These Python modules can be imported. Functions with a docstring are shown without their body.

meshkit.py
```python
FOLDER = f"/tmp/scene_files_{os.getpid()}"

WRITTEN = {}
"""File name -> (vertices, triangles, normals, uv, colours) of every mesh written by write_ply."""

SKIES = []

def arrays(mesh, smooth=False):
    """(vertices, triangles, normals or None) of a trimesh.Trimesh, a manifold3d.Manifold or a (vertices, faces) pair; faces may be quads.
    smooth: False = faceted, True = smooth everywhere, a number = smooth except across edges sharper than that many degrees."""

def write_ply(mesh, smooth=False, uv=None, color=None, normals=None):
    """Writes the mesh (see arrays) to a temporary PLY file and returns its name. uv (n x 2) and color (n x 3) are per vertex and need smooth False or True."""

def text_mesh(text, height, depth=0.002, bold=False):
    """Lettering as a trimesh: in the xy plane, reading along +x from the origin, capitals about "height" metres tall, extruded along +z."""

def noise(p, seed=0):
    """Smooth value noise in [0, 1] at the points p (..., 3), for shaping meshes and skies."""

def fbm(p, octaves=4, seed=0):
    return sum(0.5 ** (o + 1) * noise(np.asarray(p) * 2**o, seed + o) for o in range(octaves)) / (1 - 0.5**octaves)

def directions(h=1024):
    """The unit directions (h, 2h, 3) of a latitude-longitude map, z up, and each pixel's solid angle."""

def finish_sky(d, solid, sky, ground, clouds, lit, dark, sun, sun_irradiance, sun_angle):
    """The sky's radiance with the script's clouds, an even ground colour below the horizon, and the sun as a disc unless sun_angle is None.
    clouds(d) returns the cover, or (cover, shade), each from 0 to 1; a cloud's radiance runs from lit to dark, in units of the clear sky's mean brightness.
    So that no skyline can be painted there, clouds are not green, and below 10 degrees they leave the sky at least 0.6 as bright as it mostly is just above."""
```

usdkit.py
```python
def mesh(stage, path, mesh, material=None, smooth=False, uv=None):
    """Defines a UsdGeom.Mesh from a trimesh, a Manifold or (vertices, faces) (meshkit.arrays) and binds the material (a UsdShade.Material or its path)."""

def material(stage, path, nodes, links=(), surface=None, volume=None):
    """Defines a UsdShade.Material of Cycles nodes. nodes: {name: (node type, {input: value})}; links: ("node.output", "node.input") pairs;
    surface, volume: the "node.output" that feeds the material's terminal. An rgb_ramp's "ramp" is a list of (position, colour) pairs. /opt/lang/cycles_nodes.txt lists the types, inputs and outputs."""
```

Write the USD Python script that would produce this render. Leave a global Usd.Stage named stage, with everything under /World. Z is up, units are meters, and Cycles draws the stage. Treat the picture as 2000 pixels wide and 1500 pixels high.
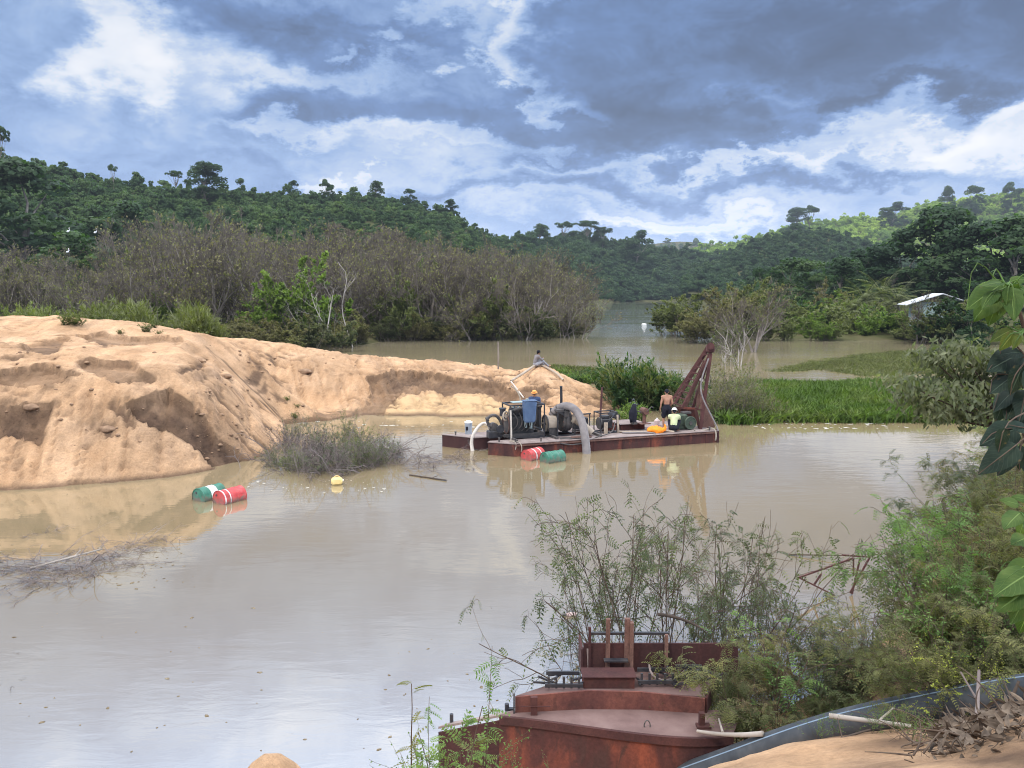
import math, random
import numpy as np, trimesh, manifold3d as m3
from manifold3d import Manifold
from scipy import ndimage
from scipy.interpolate import RBFInterpolator
import shapely
from shapely.geometry import Polygon, LineString
import usdkit, meshkit
from meshkit import fbm, noise
from pxr import Usd, UsdGeom, UsdLux, UsdShade, Gf, Sdf, Vt

stage = Usd.Stage.CreateInMemory()
UsdGeom.SetStageUpAxis(stage, UsdGeom.Tokens.z)
UsdGeom.SetStageMetersPerUnit(stage, 1.0)
UsdGeom.Xform.Define(stage, '/World')
PI = math.pi

# ------------------------------------------------------------------ camera
F, EYE, ROW = 1600.0, 6.6, 572.0            # focal length in photo pixels, eye height over the water, row of the horizon
pitch = math.atan((750 - ROW) / F)
cam = UsdGeom.Camera.Define(stage, '/World/camera')
cam.CreateHorizontalApertureAttr(36.0)
cam.CreateVerticalApertureAttr(27.0)
cam.CreateFocalLengthAttr(36.0 * F / 2000)
cam.CreateClippingRangeAttr(Gf.Vec2f(0.1, 20000))
cam.AddTranslateOp().Set(Gf.Vec3d(0, 0, EYE))
cam.AddRotateXOp().Set(90 - math.degrees(pitch))
EXPOSURE = -0.5
cam.CreateExposureAttr(EXPOSURE)

FWD = np.array([0, math.cos(pitch), -math.sin(pitch)]); UPV = np.array([0, math.sin(pitch), math.cos(pitch)])
def ray(px, py):
    return np.array([1, 0, 0]) * ((px - 1000) / F) + UPV * ((750 - py) / F) + FWD
def P(px, py, z=None, Y=None):
    """the point of the place seen at a pixel of the photograph, at a given height or distance"""
    r = ray(px, py)
    t = (z - EYE) / r[2] if z is not None else Y / r[1]
    return np.array([0, 0, EYE]) + r * t
def XZ(px, py, Y):
    p = P(px, py, Y=Y); return p[0], p[2]

# ------------------------------------------------------------------ sky and sun
SUN_EL, SUN_AZ = math.radians(50), math.radians(232)      # azimuth of the sun from +y towards +x: behind the viewer, a little to the left
SUN_STRENGTH, SUN_ANGLE, SKY_STRENGTH = 0.62, 0.6, 0.1
sun = UsdLux.DistantLight.Define(stage, '/World/sun')
sun.CreateIntensityAttr(SUN_STRENGTH); sun.CreateAngleAttr(SUN_ANGLE); sun.CreateNormalizeAttr(True)
sun.CreateColorAttr(Gf.Vec3f(1.0, 0.93, 0.82))
sd = np.array([math.cos(SUN_EL) * math.sin(SUN_AZ), math.cos(SUN_EL) * math.cos(SUN_AZ), math.sin(SUN_EL)])
def look_matrix(zaxis):
    z = zaxis / np.linalg.norm(zaxis); x = np.cross([0, 0, 1.0], z); x /= np.linalg.norm(x); y = np.cross(z, x)
    m = np.eye(4); m[0, :3], m[1, :3], m[2, :3] = x, y, z
    return Gf.Matrix4d(*m.ravel().tolist())
sun.MakeMatrixXform().Set(look_matrix(sd))

class Graph:
    """a node graph written as nested calls"""
    def __init__(s): s.nodes, s.links, s.n = {}, [], 0
    def __call__(s, kind, out, **ins):
        s.n += 1; name = f'{kind}_{s.n}'; vals = {}
        for k, v in ins.items():
            if isinstance(v, str) and '.' in v: s.links.append((v, f'{name}.{k}'))
            elif v is not None: vals[k] = v
        s.nodes[name] = (kind, vals)
        return f'{name}.{out}'
    def math(s, op, a, b=0.0, c=0.0, clamp=False): return s('math', 'value', math_type=op, value1=a, value2=b, value3=c, use_clamp=clamp)
    def add(s, a, b): return s.math('add', a, b)
    def sub(s, a, b): return s.math('subtract', a, b)
    def mul(s, a, b): return s.math('multiply', a, b)
    def mr(s, v, a, b, c=0.0, d=1.0, kind='linear'): return s('map_range', 'result', range_type=kind, value=v, from_min=a, from_max=b, to_min=c, to_max=d, clamp=True)
    def mixc(s, fac, a, b, kind='mix'): return s('mix', 'color', mix_type=kind, fac=fac, color1=a, color2=b)
    def make(s, name, surface=None, volume=None): return usdkit.material(stage, '/World/Looks/' + name, s.nodes, s.links, surface=surface, volume=volume)

def azel(px, py):
    r = ray(px, py); return math.atan2(r[0], r[1]), math.asin(r[2] / np.linalg.norm(r))

def make_sky():
    g = Graph()
    d = g('texture_coordinate', 'generated')
    x, y, z = (g('separate_xyz', k, vector=d) for k in 'xyz')
    az = g.math('arctan2', x, y); el = g.math('arcsine', z)
    den = g.add(g.math('maximum', z, 0.0), 0.16)
    plane = g('combine_xyz', 'vector', x=g.math('divide', x, den), y=g.math('divide', y, den), z=0.0)
    n_big = g('noise_texture', 'fac', vector=plane, scale=0.9, detail=9.0, roughness=0.55, distortion=0.3)
    n_warp = g('noise_texture', 'fac', vector=g('mapping', 'vector', vector=d, scale=(9.0, 9.0, 16.0), location=(3.1, 1.7, 5.2)), scale=1.0, detail=9.0, roughness=0.6)
    n_warp2 = g('noise_texture', 'fac', vector=g('mapping', 'vector', vector=d, scale=(9.0, 9.0, 16.0), location=(13.1, 7.7, 2.2)), scale=1.0, detail=9.0, roughness=0.6)
    n_fine = g('noise_texture', 'fac', vector=g('mapping', 'vector', vector=d, scale=(11.0, 11.0, 22.0)), scale=1.0, detail=10.0, roughness=0.62, distortion=0.4)
    wa = g.add(az, g.mul(g.sub(n_warp, 0.5), 0.34)); we = g.add(el, g.mul(g.sub(n_warp2, 0.5), 0.17))
    b = g.add(g.mul(g.sub(n_big, 0.5), 0.34), g.mul(g.sub(n_fine, 0.5), 0.46))
    b = g.add(b, 0.44)
    for px, py, rx, ry, soft, w in SKY_BLOBS:
        a0, e0 = azel(px, py)
        u = g.mul(g.sub(wa, a0), F / rx); v = g.mul(g.sub(we, e0), F / ry)
        dist = g.math('sqrt', g.add(g.mul(u, u), g.mul(v, v)))
        b = g.add(b, g.mr(dist, 1 - soft, 1 + soft, w, 0.0, 'smoothstep'))
    b = g.add(b, g.mr(el, 0.03, 0.15, 0.10, 0.0, 'smoothstep'))                # paler towards the horizon
    a0, e0 = azel(1530, 85)                                                    # the great dark cloud with a crisp bright rim on its left
    u = g.mul(g.sub(wa, a0), F / 555.); v = g.mul(g.sub(we, e0), F / 150.)
    dist = g.math('sqrt', g.add(g.mul(u, u), g.mul(v, v)))
    b = g.add(b, g.mr(dist, .80, 1.02, -.16, 0.0, 'smoothstep'))
    rim = g.mul(g.mul(g.mr(dist, .70, .98, 0, 1, 'smoothstep'), g.mr(dist, .99, 1.07, 1, 0, 'smoothstep')), g.mr(u, -.55, -.95, 0, .30))
    b = g.add(b, rim)
    b = g.add(b, g.mr(el, 0.33, 0.9, 0.0, 0.32, 'smoothstep'))                 # the cover thins towards the high sun
    col = g('rgb_ramp', 'color', fac=b, ramp=SKY_RAMP)
    clear = g('sky_texture', 'color', sky_type='single_scattering', sun_disc=False, sun_elevation=SUN_EL, sun_rotation=SUN_AZ)
    cover = g.mr(b, 0.30, 0.52, 0.96, 1.0)
    glow = g.mr(el, 0.30, 0.66, 1.0, HIGH_SKY, 'smoothstep')                    # the thin high cloud round the sun is the brightest
    up = g('mix', 'color', mix_type='multiply', fac=1.0, color1=col, color2=g('combine_xyz', 'vector', x=g.mul(glow, g.mr(el, .3, .6, 1.0, 1.07)), y=glow, z=g.mul(glow, g.mr(el, .3, .6, 1.0, .92))))
    mix = g.mixc(cover, clear, up)
    return g.make('sky_look', surface=g('background_shader', 'background', color=mix, strength=SKY_STRENGTH))

HIGH_SKY = 4.1
# pixel of the photograph, radii in pixels, softness, weight
SKY_BLOBS = [
    (215, 70, 82, 95, .50, .24), (330, 125, 200, 58, .55, .17), (150, 155, 70, 30, .5, .10), (60, 60, 150, 80, .9, .08), (120, 240, 190, 60, .9, .08), (420, 70, 60, 40, .7, .05),
    (590, 252, 140, 20, .45, .20), (840, 280, 190, 22, .4, .20), (690, 318, 260, 26, .8, .14), (655, 345, 60, 14, .4, .22), (880, 345, 160, 30, .8, .10),
    (740, 88, 50, 14, .5, .20), (880, 40, 60, 24, .5, .16), (640, 140, 190, 18, .7, .16), (700, 30, 120, 18, .7, .08),
    (1440, 322, 150, 16, .35, .26), (1640, 286, 160, 26, .35, .24), (1940, 262, 130, 44, .35, .30), (1780, 300, 90, 24, .5, .16), (1560, 345, 260, 16, .9, .10), (1150, 330, 110, 14, .6, .16), (1900, 330, 110, 18, .5, .18), (1950, 225, 70, 14, .5, .15),
    (1300, 436, 210, 14, .45, .30), (1120, 405, 300, 16, .9, .16), (1250, 455, 150, 9, .5, .20), (1500, 400, 200, 20, .9, .12), (1060, 290, 40, 18, .4, .12),
    (1500, 205, 70, 30, .45, .14), (1690, 225, 60, 20, .6, .08), (1320, 165, 160, 30, .7, .07),
    (1780, 190, 260, 18, .6, -.16), (1180, 240, 230, 62, .7, -.10), (1350, 275, 190, 32, .7, -.12), (1700, 90, 330, 70, .8, -.10),
    (560, 60, 250, 45, .8, -.14), (820, 130, 180, 30, .7, -.12), (700, 210, 280, 30, .7, -.14), (1080, 255, 170, 36, .7, -.10), (500, 30, 120, 30, .7, -.06),
    (260, 290, 190, 26, .8, -.09), (500, 330, 100, 16, .8, -.09), (1300, 372, 380, 18, .8, -.13), (1060, 320, 60, 12, .6, -.10), (60, 130, 60, 50, .8, -.10), (1750, 352, 170, 12, .8, -.13), (800, 380, 200, 14, .8, -.08),
]
SKY_RAMP = [(p_, tuple(1.27 * x_ for x_ in c_)) for p_, c_ in [(0.0, (0.66, 0.97, 1.65)), (0.2, (1.0, 1.6, 3.0)), (0.36, (1.65, 2.8, 5.5)), (0.5, (3.1, 4.6, 7.5)), (0.66, (5.6, 6.7, 8.6)), (0.82, (8.2, 8.7, 9.5)), (1.0, (10.0, 10.0, 10.2))]]
dome = UsdLux.DomeLight.Define(stage, '/World/sky')
dome.CreateIntensityAttr(1.0)
for k_, v_ in (('label', 'heavy broken cloud with white tops over the river valley'), ('category', 'sky'), ('kind', 'structure')): dome.GetPrim().SetCustomDataByKey(k_, v_)
UsdShade.MaterialBindingAPI.Apply(dome.GetPrim()).Bind(make_sky())

# ------------------------------------------------------------------ helpers
TAKEN, PLACE = {}, {}
def numbered(parent, name):
    k = (parent, name); n = TAKEN.get(k, -1) + 1; TAKEN[k] = n
    return f'{parent}/{name}' + (f'_{n:03d}' if n else '')
def tag(path, label=None, cat=None, group=None, kind=None):
    p = stage.GetPrimAtPath(path)
    for k, v in (('label', label), ('category', cat), ('group', group), ('kind', kind)):
        if v: p.SetCustomDataByKey(k, v)
    return path
def matrix(loc=(0, 0, 0), rz=0.0, s=1.0, rx=0.0, ry=0.0):
    m = trimesh.transformations.euler_matrix(rx, ry, rz)
    m[:3, :3] *= s if np.ndim(s) == 0 else np.asarray(s)[None, :]
    m[:3, 3] = loc
    return m
def thing(name, label, cat, loc=(0, 0, 0), rz=0.0, s=1.0, group=None, m=None, kind=None):
    path = numbered('/World', name); m = matrix(loc, rz, s) if m is None else m
    x = UsdGeom.Xform.Define(stage, path); x.MakeMatrixXform().Set(Gf.Matrix4d(*m.T.ravel().tolist()))
    PLACE[path] = m
    return tag(path, label, cat, group, kind)
def dup(src, name, label, cat, m, group=None):
    path = numbered('/World', name)
    x = UsdGeom.Xform.Define(stage, path)
    x.GetPrim().GetReferences().AddInternalReference(src); x.GetPrim().SetInstanceable(True)
    x.MakeMatrixXform().Set(Gf.Matrix4d(*m.T.ravel().tolist()))
    return tag(path, label, cat, group)

def put(name, mesh, mat, parent='/World', smooth=False, normals=None, attrs=None, label=None, world=True, kind=None):
    """one Mesh prim; mesh vertices are in world coordinates unless world=False"""
    path = numbered(parent, name)
    if isinstance(mesh, MB): mesh = mesh.mesh()
    if hasattr(mesh, 'to_mesh'):
        q = mesh.to_mesh(); mesh = (np.array(q.vert_properties[:, :3], float), np.array(q.tri_verts))
    v, f = (mesh.vertices, mesh.faces) if isinstance(mesh, trimesh.Trimesh) else mesh
    v = np.asarray(v, float); f = np.asarray(f)
    if world:
        top = '/'.join(parent.split('/')[:3])
        if top in PLACE:
            inv = np.linalg.inv(PLACE[top]); v = v @ inv[:3, :3].T + inv[:3, 3]
            if normals is not None: normals = normals @ np.linalg.inv(inv[:3, :3]); normals = normals / np.maximum(np.linalg.norm(normals, axis=1, keepdims=True), 1e-9)
    m = usdkit.mesh(stage, path, (v, f), mat, smooth)
    if normals is not None:
        m.CreateNormalsAttr(Vt.Vec3fArray.FromNumpy(normals.astype(np.float32))); m.SetNormalsInterpolation('vertex')
    for k, a in (attrs or {}).items():
        a = np.asarray(a, np.float32)
        if a.ndim == 1: UsdGeom.PrimvarsAPI(m).CreatePrimvar(k, Sdf.ValueTypeNames.FloatArray, 'vertex').Set(Vt.FloatArray.FromNumpy(a))
        else: UsdGeom.PrimvarsAPI(m).CreatePrimvar(k, Sdf.ValueTypeNames.Color3fArray, 'vertex').Set(Vt.Vec3fArray.FromNumpy(a))
    tag(path, label, kind=kind)
    return path
def scatter(name, label, cat, protos, spots, parent='/World', kind='stuff', where=None):
    """a PointInstancer: protos = [(mesh, normals, material)], spots = rows of x, y, z, rz, scale, which"""
    path = numbered(parent, name)
    pi = UsdGeom.PointInstancer.Define(stage, path)
    targets = []
    for i, (mesh, nor, mat) in enumerate(protos):
        p = f'{path}/piece_{i:03d}' if i else f'{path}/piece'
        m = usdkit.mesh(stage, p, mesh, mat, False)
        if nor is not None:
            m.CreateNormalsAttr(Vt.Vec3fArray.FromNumpy(nor.astype(np.float32))); m.SetNormalsInterpolation('vertex')
        targets.append(Sdf.Path(p))
    pi.CreatePrototypesRel().SetTargets(targets)
    spots = np.asarray(spots, float)
    pi.CreatePositionsAttr(Vt.Vec3fArray.FromNumpy(spots[:, :3].astype(np.float32)))
    pi.CreateOrientationsAttr(Vt.QuathArray([Gf.Quath(float(math.cos(a / 2)), 0, 0, float(math.sin(a / 2))) for a in spots[:, 3]]))
    sc = spots[:, [4, 4, 4]].copy()
    if spots.shape[1] > 6: sc[:, 2] *= spots[:, 6]
    pi.CreateScalesAttr(Vt.Vec3fArray.FromNumpy(sc.astype(np.float32)))
    pi.CreateProtoIndicesAttr(Vt.IntArray.FromNumpy(spots[:, 5].astype(np.int32)))
    return tag(path, label, cat, kind=kind)

class MB:
    """collects pieces into one mesh"""
    def __init__(s): s.v, s.f, s.n = [], [], 0
    def add(s, mesh, m=None):
        if hasattr(mesh, 'to_mesh'):
            q = mesh.to_mesh(); v, f = q.vert_properties[:, :3], q.tri_verts
        elif isinstance(mesh, trimesh.Trimesh): v, f = mesh.vertices, mesh.faces
        else: v, f = mesh
        v = np.asarray(v, float); f = np.asarray(f)
        if f.shape[1] == 4: f = np.vstack([f[:, [0, 1, 2]], f[:, [0, 2, 3]]])
        if m is not None: v = v @ m[:3, :3].T + m[:3, 3]
        s.v.append(v); s.f.append(f + s.n); s.n += len(v); return s
    def box(s, c, size, rz=0.0, rx=0.0, ry=0.0, bev=0.0):
        size = np.asarray(size, float)
        if bev > 0:
            b = min(bev, size.min() * .45); pts = []
            for sx in (-1, 1):
                for sy in (-1, 1):
                    for sz in (-1, 1):
                        q = np.array([sx, sy, sz]) * size / 2
                        for k in range(3):
                            w = q - np.array([sx, sy, sz]) * b; w[k] = q[k]; pts.append(w)
            hull = Manifold.hull_points(np.array(pts)); return s.add(hull, matrix(c, rz, 1, rx, ry))
        return s.add(trimesh.creation.box(size), matrix(c, rz, 1, rx, ry))
    def bar(s, a, b, w, h=None):
        """a square bar from a to b"""
        a, b = np.asarray(a, float), np.asarray(b, float); h = h or w
        d = b - a; L = np.linalg.norm(d); d = d / L
        up = np.array([0, 0, 1.0]) if abs(d[2]) < .9 else np.array([0, 1.0, 0])
        x = np.cross(up, d); x /= np.linalg.norm(x); y = np.cross(d, x)
        m = np.eye(4); m[:3, 0], m[:3, 1], m[:3, 2], m[:3, 3] = x, y, d, (a + b) / 2
        return s.add(trimesh.creation.box((w, h, L)), m)
    def cyl(s, a, b, r, n=16, r2=None): return s.tube([a, b], [r, r if r2 is None else r2], n)
    def tube(s, pts, r, n=8, caps=True):
        v, f = tube(pts, r, n, caps); return s.add((v, f))
    def ring(s, c, axis, R, r, n=24, k=8):
        axis = np.asarray(axis, float) / np.linalg.norm(axis)
        t = trimesh.creation.torus(R, r, n, k); m = trimesh.geometry.align_vectors([0, 0, 1], axis); m[:3, 3] = c
        return s.add(t, m)
    def ball(s, c, r, sub=2):
        b = trimesh.creation.icosphere(sub); b.vertices *= r; b.vertices += c; return s.add(b)
    def mesh(s): return np.vstack(s.v), np.vstack(s.f)

def tube(pts, r, n=8, caps=True):
    pts = np.asarray(pts, float); k = len(pts); r = np.broadcast_to(np.asarray(r, float), (k,))
    t = np.gradient(pts, axis=0); t /= np.maximum(np.linalg.norm(t, axis=1, keepdims=True), 1e-9)
    u = np.cross(t[0], [0, 0, 1.0]) if abs(t[0][2]) < .9 else np.cross(t[0], [1.0, 0, 0])
    V, a = [], np.arange(n) * 2 * PI / n
    for i in range(k):
        u = u - t[i] * (u @ t[i]); u /= np.linalg.norm(u); w = np.cross(t[i], u)
        V.append(pts[i] + r[i] * (np.cos(a)[:, None] * u + np.sin(a)[:, None] * w))
    V = np.vstack(V); i = np.arange(n); j = (i + 1) % n; Fc = []
    for q in range(k - 1):
        Fc.append(np.stack([q * n + i, q * n + j, (q + 1) * n + j], 1)); Fc.append(np.stack([q * n + i, (q + 1) * n + j, (q + 1) * n + i], 1))
    if caps:
        V = np.vstack([V, pts[0], pts[-1]]); c0, c1 = k * n, k * n + 1
        Fc.append(np.stack([np.full(n, c0), j, i], 1)); Fc.append(np.stack([np.full(n, c1), (k - 1) * n + i, (k - 1) * n + j], 1))
    return V, np.vstack(Fc)
def spline(pts, n=24):
    from scipy.interpolate import CubicSpline
    pts = np.asarray(pts, float); d = np.r_[0, np.cumsum(np.linalg.norm(np.diff(pts, axis=0), axis=1))]
    return CubicSpline(d, pts)(np.linspace(0, d[-1], n))
def segs_mesh(A, B, ra, rb, sides=3):
    """many separate tapered sticks at once"""
    A, B = np.asarray(A, float), np.asarray(B, float); n = len(A)
    d = B - A; d /= np.maximum(np.linalg.norm(d, axis=1, keepdims=True), 1e-9)
    ref = np.where(np.abs(d[:, 2:3]) < .9, [[0, 0, 1.0]], [[1.0, 0, 0]])
    u = np.cross(d, ref); u /= np.linalg.norm(u, axis=1, keepdims=True); w = np.cross(d, u)
    a = np.arange(sides) * 2 * PI / sides
    o = np.cos(a)[None, :, None] * u[:, None] + np.sin(a)[None, :, None] * w[:, None]
    V = np.concatenate([A[:, None] + o * np.reshape(ra, (-1, 1, 1)), B[:, None] + o * np.reshape(rb, (-1, 1, 1))], 1)
    i = np.arange(sides); j = (i + 1) % sides
    f = np.vstack([np.stack([i, j, sides + j], 1), np.stack([i, sides + j, sides + i], 1)])
    Fc = (f[None] + (np.arange(n) * 2 * sides)[:, None, None]).reshape(-1, 3)
    return V.reshape(-1, 3), Fc
def unit(v): return v / np.maximum(np.linalg.norm(v, axis=-1, keepdims=True), 1e-9)
def leaf_quads(pos, d, nrm, L, W, fold=.0):
    """a diamond-shaped leaf at every point: base at pos, along d, width across nrm"""
    d, nrm = unit(d), unit(nrm); s = unit(np.cross(d, nrm)); n = len(pos)
    L, W = np.reshape(L, (-1, 1)), np.reshape(W, (-1, 1))
    V = np.stack([pos, pos + d * L * .45 + s * W * .5 + nrm * W * fold, pos + d * L, pos + d * L * .45 - s * W * .5 + nrm * W * fold], 1)
    f = np.array([[0, 1, 2], [0, 2, 3]])
    return V.reshape(-1, 3), (f[None] + (np.arange(n) * 4)[:, None, None]).reshape(-1, 3)

# ------------------------------------------------------------------ materials
LOOK = {}
def shade(name, stops, scale=1.0, detail=5.0, rough=.8, spec=.3, bump=0.0, bscale=None, stretch=(1, 1, 1), coord='pos', metal=0.0, trans=None, distortion=0.0, extra=None, coat=0.0):
    """a colour that wanders through stops by noise, with relief; trans: how much light passes (leaves)"""
    if name in LOOK: return LOOK[name]
    g = Graph()
    v = g('geometry', 'position') if coord == 'pos' else g('texture_coordinate', 'object')
    v = g('mapping', 'vector', vector=v, scale=stretch)
    n = g('noise_texture', 'fac', vector=v, scale=scale, detail=detail, roughness=.6, distortion=distortion)
    if len(np.shape(stops)) == 1: col = stops
    else: col = g('rgb_ramp', 'color', fac=n, ramp=[(.28 + .44 * i / (len(stops) - 1), c) for i, c in enumerate(stops)])
    if extra: col = extra(g, col)
    nor = None
    if bump: nor = g('bump', 'normal', height=g('noise_texture', 'fac', vector=v, scale=bscale or scale * 4, detail=6.0, roughness=.65), strength=min(1.0, bump * 10), distance=bump)
    s = g('principled_bsdf', 'BSDF', base_color=col, roughness=rough, specular_ior_level=spec, metallic=metal, normal=nor, coat_weight=coat)
    if trans:
        tc = g('mix', 'color', mix_type='multiply', fac=1.0, color1=col, color2=(1.5, 1.7, .7))
        s = g('mix_closure', 'closure', fac=trans, closure1=s, closure2=g('translucent_bsdf', 'BSDF', color=tc))
    LOOK[name] = g.make(name, surface=s)
    return LOOK[name]
def attr(g, name, out='fac'): return g('attribute', out, attribute=name)

# ------------------------------------------------------------------ water and the river bed
def water_look():
    g = Graph(); p = g('geometry', 'position')
    calm = g('noise_texture', 'fac', vector=g('mapping', 'vector', vector=p, scale=(.012, .05, 1)), scale=1.0, detail=3.0, distortion=.6)
    amount = g.mr(calm, .40, .66, .2, 1.2)
    y = g('separate_xyz', 'y', vector=p)
    amount = g.mul(amount, g.mr(y, 25, 130, .5, 5.0))
    r1 = g('noise_texture', 'fac', vector=g('mapping', 'vector', vector=p, scale=(1.1, 3.2, 1)), scale=1.0, detail=4.0, roughness=.55, distortion=.5)
    r2 = g('noise_texture', 'fac', vector=g('mapping', 'vector', vector=p, scale=(.22, .5, 1)), scale=1.0, detail=2.0)
    h = g.add(g.mul(r1, .35), g.mul(r2, .9))
    nor = g('bump', 'normal', height=h, strength=amount, distance=.02)
    mud = g('noise_texture', 'fac', vector=g('mapping', 'vector', vector=p, scale=(.03, .05, 1)), scale=1.0, detail=5.0, distortion=.8)
    col = g('rgb_ramp', 'color', fac=mud, ramp=[(.3, (.080, .060, .031)), (.55, (.106, .081, .046)), (.75, (.135, .107, .067))])
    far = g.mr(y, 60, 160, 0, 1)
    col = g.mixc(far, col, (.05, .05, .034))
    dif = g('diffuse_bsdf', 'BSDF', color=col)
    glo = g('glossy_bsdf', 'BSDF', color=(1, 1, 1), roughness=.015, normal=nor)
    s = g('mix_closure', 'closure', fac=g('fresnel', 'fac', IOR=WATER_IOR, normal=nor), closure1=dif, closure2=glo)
    return g.make('water_look', surface=s)
WATER_IOR = 4.0
put('river_water', (np.array([[-3000, -60, 0], [3000, -60, 0], [3000, 5000, 0], [-3000, 5000, 0.]]), np.array([[0, 1, 2, 3]])), water_look(), kind='structure')
tag('/World/river_water', 'muddy brown still river water mirroring sand and cloud', 'water')
mud_look = shade('mud_look', [(.10, .075, .05), (.16, .12, .075)], .3, rough=.9)
put('river_bed', (np.array([[-3100, -160, -3], [3100, -160, -3], [3100, 5100, -3], [-3100, 5100, -3.]]), np.array([[0, 1, 2, 3]])), mud_look, kind='structure')
tag('/World/river_bed', 'brown mud under the river', 'ground')

# ------------------------------------------------------------------ the sand pile
def inside(poly, x, y):
    return shapely.contains_xy(Polygon(poly), x, y)
def grid(x0, x1, y0, y1, step):
    xs, ys = np.arange(x0, x1 + 1e-6, step), np.arange(y0, y1 + 1e-6, step)
    X, Y = np.meshgrid(xs, ys); ny, nx = X.shape
    i = (np.arange(ny - 1)[:, None] * nx + np.arange(nx - 1)[None]).ravel()
    return X, Y, np.stack([i, i + 1, i + nx + 1, i + nx], 1)
def project(X, Y, Z):
    d = np.stack([X, Y, Z - EYE], -1); depth = d @ FWD
    return 1000 + F * d[..., 0] / depth, 750 - F * (d @ UPV) / depth
def sheet_fbm(X, Y, s, octaves=5, seed=0, sx=1.0, sy=1.0): return fbm(np.stack([X * s * sx, Y * s * sy, np.full_like(X, seed * 7.3)], -1), octaves, seed) - .5

SAND_EDGE = [tuple(P(a, b, z=0)[:2]) for a, b in [(-520, 1000), (-260, 985), (0, 961), (100, 952), (250, 941), (400, 929), (520, 915), (556, 885), (566, 850), (552, 828), (650, 821), (750, 818), (800, 819), (960, 815), (1000, 823), (1100, 830), (1190, 822), (1242, 800)]] + [(6.6, 49.5), (4, 53.5), (0, 56.5), (-5, 60), (-14, 67), (-30, 76), (-60, 82), (-60, 28)]
SAND_POINTS = [(-300, 738, 30), (-150, 735, 30.4), (0, 738, 30.7), (120, 735, 31), (250, 740, 31.4), (330, 752, 31.9), (400, 775, 32.3), (450, 815, 33.2), (500, 850, 33.8),
    (-200, 690, 32.2), (0, 690, 32.3), (100, 690, 32.8), (300, 690, 33.8), (400, 700, 35), (450, 745, 36.2), (500, 800, 37.6), (-200, 655, 37), (0, 655, 37), (150, 658, 37.5), (300, 662, 38.5), (420, 680, 40), (500, 705, 43), (550, 790, 44.8),
    (-200, 628, 46), (0, 629, 46), (90, 622, 46), (140, 641, 46.5), (190, 644, 46.5), (250, 636, 46.5), (310, 637, 47), (350, 654, 48), (480, 657, 50), (600, 677, 52), (700, 692, 53), (800, 702, 54), (860, 710, 54), (960, 717, 53), (1000, 724, 52),
    (1020, 724, 51), (1050, 713, 50), (1080, 722, 49.5), (1110, 746, 48.5), (1160, 768, 47.5), (1210, 788, 46.8),
    (600, 745, 47), (700, 745, 47.5), (760, 728, 48.6), (850, 735, 48.3), (950, 748, 48), (1000, 758, 47.5), (850, 775, 45.6), (950, 780, 45.4), (770, 778, 45.5), (1050, 775, 46), (1100, 800, 45), (650, 800, 44.6), (1150, 805, 45.2),
    (0, 850, 28.9), (150, 850, 29.3), (300, 850, 30), (400, 860, 31), (-200, 860, 28.1), (0, 905, 27.9), (300, 900, 29.2)]
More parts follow.
